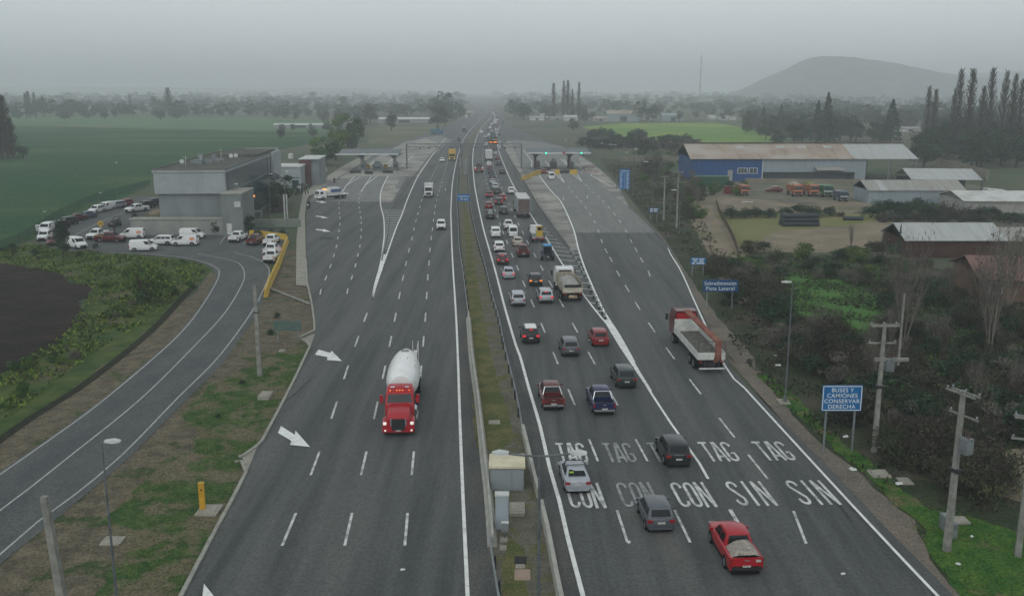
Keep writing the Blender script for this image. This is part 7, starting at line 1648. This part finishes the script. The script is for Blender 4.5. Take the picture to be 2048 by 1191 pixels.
plant_px('rounddark',1283,243,198,'tall dark tree behind the bright-roofed barn',None,0,.9)
plant_px('rounddark',1305,244,208,'lower dark tree right of the tall one behind the barns',None,1,1)
plant_px('rounddark',1170,245,220,'dark round tree right of the bright white building')
plant_px('rounddark',1147,262,236,'dark tree at the corner of the bright field')
plant_px('rounddark',890,240,180,'tall hazy tree left of the far road',None,0,.9)
plant_px('rounddark',1030,236,196,'dark hazy tree right of the far road',None,0,1.2)
plant_px('rounddark',1048,240,204,'wide hazy tree right of the far road, lower one',None,1,1.6)
plant_px('olive',875,258,208,'brownish tree beside the far left slip road',None,0,1.2)
plant_px('rounddark',783,262,220,'hazy dark tree in front of the long greenhouse roof',None,1,.9)
plant_px('olive',740,250,206,'brown hazy tree left of the greenhouse',None,0,1.1)
# --- belts
def zone(n, xr, yr, hr, kinds, label, group, seed, wide=(.9, 1.3), avoid=None):
    rs = random.Random(seed)
    for _ in range(n):
        for _t in range(20):
            px, py = rs.uniform(*xr), rs.uniform(*yr)
            if avoid is None or not avoid(px, py): break
        g = G(px, py); plant(rs.choice(kinds), g.x, g.y, rs.uniform(*hr), label, group, None, rs.uniform(*wide))
zone(110, (1490,2060), (258,318), (7,14), ['rounddark','rounddark','rounddark','olive'], 'tree of the dense belt behind the warehouse and poplars', 'trees behind the warehouse', 31, avoid=lambda x, y: (x < 1850 and y > 292) or (1795 < x < 1845 and y > 262))
zone(22, (1845,2070), (312,336), (9,14), ['rounddark','rounddark','rounddark'], 'dark tree of the front row below the tall poplars', 'dark trees below the poplars', 32, wide=(1.2,1.6))
zone(80, (1480,2060), (234,262), (7,13), ['rounddark','rounddark','olive'], 'hazy tree of the middle belt on the right', 'middle trees on the right', 33, wide=(1.2,1.7))
zone(34, (1165,1290), (270,300), (4,6), ['rounddark','shrub'], 'dark tree of the hedge between right toll canopy and bright field', 'hedge trees above the right plaza', 34, wide=(1.1,1.6))
zone(28, (1280,1395), (284,310), (4.5,6.5), ['rounddark','olive'], 'dark tree of the hedge left of the blue warehouse', 'hedge trees left of the warehouse', 35, wide=(1.2,1.7))
zone(10, (1300,1480), (228,244), (7,12), ['rounddark','olive'], 'hazy tree behind the small cabins', 'trees behind the cabins', 36)
zone(16, (560,740), (256,280), (4,7), ['olive','rounddark'], 'brownish tree between the left field and the round trees', 'trees behind the left toll', 37, avoid=lambda x, y: y > 275 and x > 610)
zone(30, (640,930), (226,256), (6,11), ['rounddark','olive'], 'hazy tree left of the far highway', 'trees left of the far highway', 38, avoid=lambda x, y: (750 < x < 865 and y > 236) or (x > 1050-(y-200)*3))
zone(36, (-20,640), (230,243), (6,11), ['rounddark','olive'], 'hazy tree on the far side of the left field', 'trees beyond the left field', 39)
zone(24, (1010,1200), (222,240), (8,14), ['rounddark','olive'], 'hazy tree right of the far highway', 'trees right of the far highway', 40, avoid=lambda x, y: x < 1010+(y-200)*1.2)
# far woods: one mass to each side of the road
def woods(label, zones, seed):
    rs = np.random.RandomState(seed); V, I = [], []
    base = [p_pts(rs, s) for s in range(4)]
    for (n, x0, x1, y0, y1, h0, h1) in zones:
        for _ in range(n):
            px, py = rs.uniform(x0, x1), rs.uniform(y0, y1); g = G(px, py); h = rs.uniform(h0, h1)*(1.5 if rs.rand() < .08 else 1); Q, J = base[rs.randint(4)]
            w_ = h*rs.uniform(1.0, 2.0); a = rs.rand()*6.28; c, s = math.cos(a), math.sin(a)
            X = Q.copy(); x, y = X[..., 0].copy(), X[..., 1].copy(); X[..., 0] = (x*c-y*s)*w_+g.x; X[..., 1] = (x*s+y*c)*w_+g.y; X[..., 2] *= h
            V.append(X); I.append(J)
    me = quads_mesh('woods', np.concatenate(V), LM['dark'], np.concatenate(I)); o = obj('woods', me); tag(o, label, 'woods', None, 'stuff')
def p_pts(rs, s):
    P, I = clumpy(rs, 10, 26, ellip(.36, .36, .56), .17); return cards(P, .085, rs), I
woods('far hazy woods along the horizon left of the highway', [(420,-60,930,204,234,8,13),(420,-100,930,194,206,10,16),(200,-100,920,189,195,15,22)], 50)
woods('far hazy woods along the horizon right of the highway', [(330,1015,2080,206,228,8,12),(420,1000,2120,194,207,10,16),(240,985,2150,189,195,15,22),(110,1480,2080,226,242,8,13)], 51)
# --- yard bushes
for k, (px, py, tp, w_) in enumerate(((1462,437,408,.9),(1490,436,412,1.1),(1512,434,410,1.1),(1538,436,413,1),(1572,434,412,1.1),(1600,433,406,1.1),(1630,434,408,1.1),(1660,432,410,1.1),(1682,434,420,1))):
    plant_px('shrub',px,py,tp,'dark leafy bush in the band between trucks and lawn','bushes between trucks and lawn',None,w_*1.3)
for k, (px, py, tp) in enumerate(((1742,436,410),(1770,436,394),(1800,438,400),(1830,436,392),(1862,436,402),(1895,437,396),(1925,438,404),(1958,440,408),(1985,438,410))):
    plant_px('shrub',px,py,tp,'big dark green bush in front of the tan-roofed shed','bushes in front of the shed',None,1.35)
zone(26, (1745,2060), (438,452), (1.3,2.2), ['shrub'], 'low hedge bush above the tin-roofed brick building', 'hedge above the brick building', 60, wide=(1.2,1.7), avoid=lambda x, y: y > 446)
zone(16, (1385,1490), (368,392), (1.6,3.0), ['shrub','bright'], 'bush growing round the green container', 'bushes round the green container', 61)
# scrub between right plaza and path
zone(54, (1180,1400), (308,440), (1.4,3.2), ['scrub','scrub','scrub','bright'], 'brownish scrub bush on the bank beside the right plaza', 'scrub bushes on the bank', 62, avoid=lambda x, y: x < 1180+(y-300)*1.08+22)
zone(10, (1215,1400), (312,420), (3.5,6), ['bare','scrub'], 'small leafless tree on the bank beside the right plaza', 'small trees on the bank', 63, avoid=lambda x, y: x < 1180+(y-300)*1.08+40)
# --- thicket on the right: from far to near
def edge_x(y):   # verge edge of the thicket at row y
    return float(np.interp(y, [440,500,560,620,700,760,820,880,940,1000,1060,1120,1191], [1345,1392,1420,1470,1520,1562,1620,1690,1790,1862,1930,2010,2100]))
def house(x, y): return (1800 < x < 2060 and y < 522) or (1925 < x and 552 < y < 640)
def garden(x, y): return 1540 < x < 1775 and 560 < y < 675 and abs(y-618-(x-1655)*.35) < 62
zone(44, (1400,2070), (500,560), (1.4,2.8), ['shrub','shrub','scrub','bright'], 'dark bush in the hedge line below the dirt yard', 'hedge line below the yard', 70, wide=(1.1,1.6), avoid=lambda x, y: x < edge_x(y)+20 or house(x, y) or (1440 < x < 1500 and y < 530))
zone(84, (1430,2080), (555,760), (1.5,3.2), ['twiggy','scrub','scrub','shrub','shrub'], 'tangled dark shrub of the thicket right of the truck', 'upper thicket shrubs', 71, wide=(1.0,1.5), avoid=lambda x, y: x < edge_x(y)+35 or house(x, y) or garden(x, y) or (x < 1640 and y > 740))
zone(110, (1580,2100), (740,1000), (1.7,3.4), ['twiggy','scrub','twiggy','shrub'], 'tangled brown shrub of the thicket around the power poles', 'lower thicket shrubs', 72, wide=(1.0,1.5), avoid=lambda x, y: x < edge_x(y)+ 40 or (x > 1985 and 890 < y < 1000))
zone(16, (1500,2060), (560,860), (3.5,6), ['bare','bare','olive'], 'leafless tree standing out of the thicket', 'leafless trees of the thicket', 73, wide=(.6,.9), avoid=lambda x, y: x < edge_x(y)+60 or house(x, y) or garden(x, y))
zone(9, (1400,1560), (520,720), (3.0,5.0), ['twiggy','shrub'], 'shrub leaning over the verge beside the blue signs', 'shrubs beside the blue signs', 74, avoid=lambda x, y: x < edge_x(y)+10)
plant_px('shrub',1462,612,566,'branchy shrub covering the corner of the dark blue sign',None,2,.9)
# --- ditch band on the left
def ditch(x, y): d = (y-(790-(x)*.66)); return abs(d) > 34
zone(30, (-10,420), (540,860), (.4,1.1), ['bright','bright','bright','scrub'], 'bush on the ditch bank beside the side road', 'bushes on the ditch bank', 80, wide=(1.1,1.7), avoid=ditch)
zone(12, (180,400), (526,600), (.6,1.3), ['bright','bright'], 'leafy bush inside the bend of the side road', 'bushes inside the bend', 81, avoid=lambda x, y: x > 425-(y-515)*.3)
zone(12, (0,200), (495,520), (.6,1.2), ['bright','shrub'], 'low bush above the ploughed field', 'bushes above the ploughed field', 82)
for k, (px, py, tp, lb) in enumerate(((554,636,622,'small dark seedling above the green-grey sign'),(541,670,655,'small dark seedling left of the green-grey sign'),(484,768,757,'dark tuft left of the tall concrete pole base'),(437,836,826,'dark tuft on the verge grass below the pole'))):
    plant_px('shrub',px,py,tp,lb,None,0,.9)
# --- ground cover
def cover(label, polys, hgt, pal, seed, name='grass', wd=1.0):
    rs = np.random.RandomState(seed); C = []
    for P, d in polys:
        W_ = np.array([G(*p)[:2] for p in P]); mn, mx = W_.min(0), W_.max(0); n = int((mx-mn).prod()*d)
        Q = rs.rand(n, 2)*(mx-mn)+mn; ins = np.zeros(n, bool); j = len(W_)-1
        for i in range(len(W_)):
            xi, yi = W_[i]; xj, yj = W_[j]; c = ((yi > Q[:, 1]) != (yj > Q[:, 1])) & (Q[:, 0] < (xj-xi)*(Q[:, 1]-yi)/(yj-yi+1e-9)+xi); ins ^= c; j = i
        C.append(Q[ins])
    Q = np.concatenate(C); f = np.sin(Q[:, 0]*.9+1.3*np.sin(Q[:, 1]*.5))+np.sin(Q[:, 1]*.7+2*np.sin(Q[:, 0]*.33)); Q = Q[f+rs.normal(size=len(Q))*.7 > -.2]
    n = len(Q); C3 = np.column_stack([Q, hgt*.45*rs.rand(n)+.05]); q = cards(C3, hgt*wd, rs, .4); q[..., 2] = np.abs(q[..., 2])
    o = obj(name, quads_mesh(name, q, LM[pal], rs.randint(0, 3, n))); tag(o, label, name, None, 'stuff')
cover('short green grass on the left verge', [([(190,1191),(250,1110),(210,1045),(260,990),(330,920),(400,870),(370,830),(420,770),(510,735),(560,700),(605,690),(588,756),(520,882),(470,987),(415,1082),(358,1191)], 40)], .075, 'bright', 1)
cover('bright grass on the right verge', [([(1512,748),(1600,800),(1645,852),(1700,895),(1810,985),(1960,1040),(2100,1090),(2200,1250),(1950,1230),(1860,1110),(1780,1000),(1690,915),(1600,838)], 40)], .08, 'bright', 2)
cover('yellowish grass along the middle of the median', [([(950,880),(944,760),(938,640),(932,520),(946,500),(964,620),(978,690),(1018,830),(1028,880),(960,905)], 36)], .07, 'bright', 3)
cover('weedy undergrowth on the ditch bank', [([(0,850),(120,760),(210,690),(300,640),(400,560),(410,528),(200,505),(60,488),(0,500),(0,527),(125,549),(178,592),(135,665),(0,748)], 13)], .34, 'bright', 4, 'undergrowth')
cover('dark undergrowth beneath the thicket', [([(1400,520),(1470,700),(1560,800),(1700,930),(1850,1020),(2100,1040),(2100,560),(1940,640),(1780,520)], 8)], .3, 'brown', 5, 'undergrowth')
cover('dark green undergrowth around the gardens', [([(1420,510),(1500,600),(1640,720),(1800,760),(2080,800),(2080,620),(1900,600),(1780,520),(1500,502)], 7)], .3, 'green', 6, 'undergrowth')
cover('scrubby ground cover on the bank of the right plaza', [([(1215,330),(1262,395),(1330,470),(1400,540),(1440,500),(1400,430),(1370,380),(1330,330)], 3)], .4, 'scrub', 7, 'undergrowth')
cover('dry weeds on the dirt wedge beside the side road', [([(0,1125),(160,990),(360,800),(510,622),(560,520),(610,520),(628,641),(560,800),(470,980),(360,1191),(0,1300)], 12)], .06, 'scrub', 8, 'weeds')
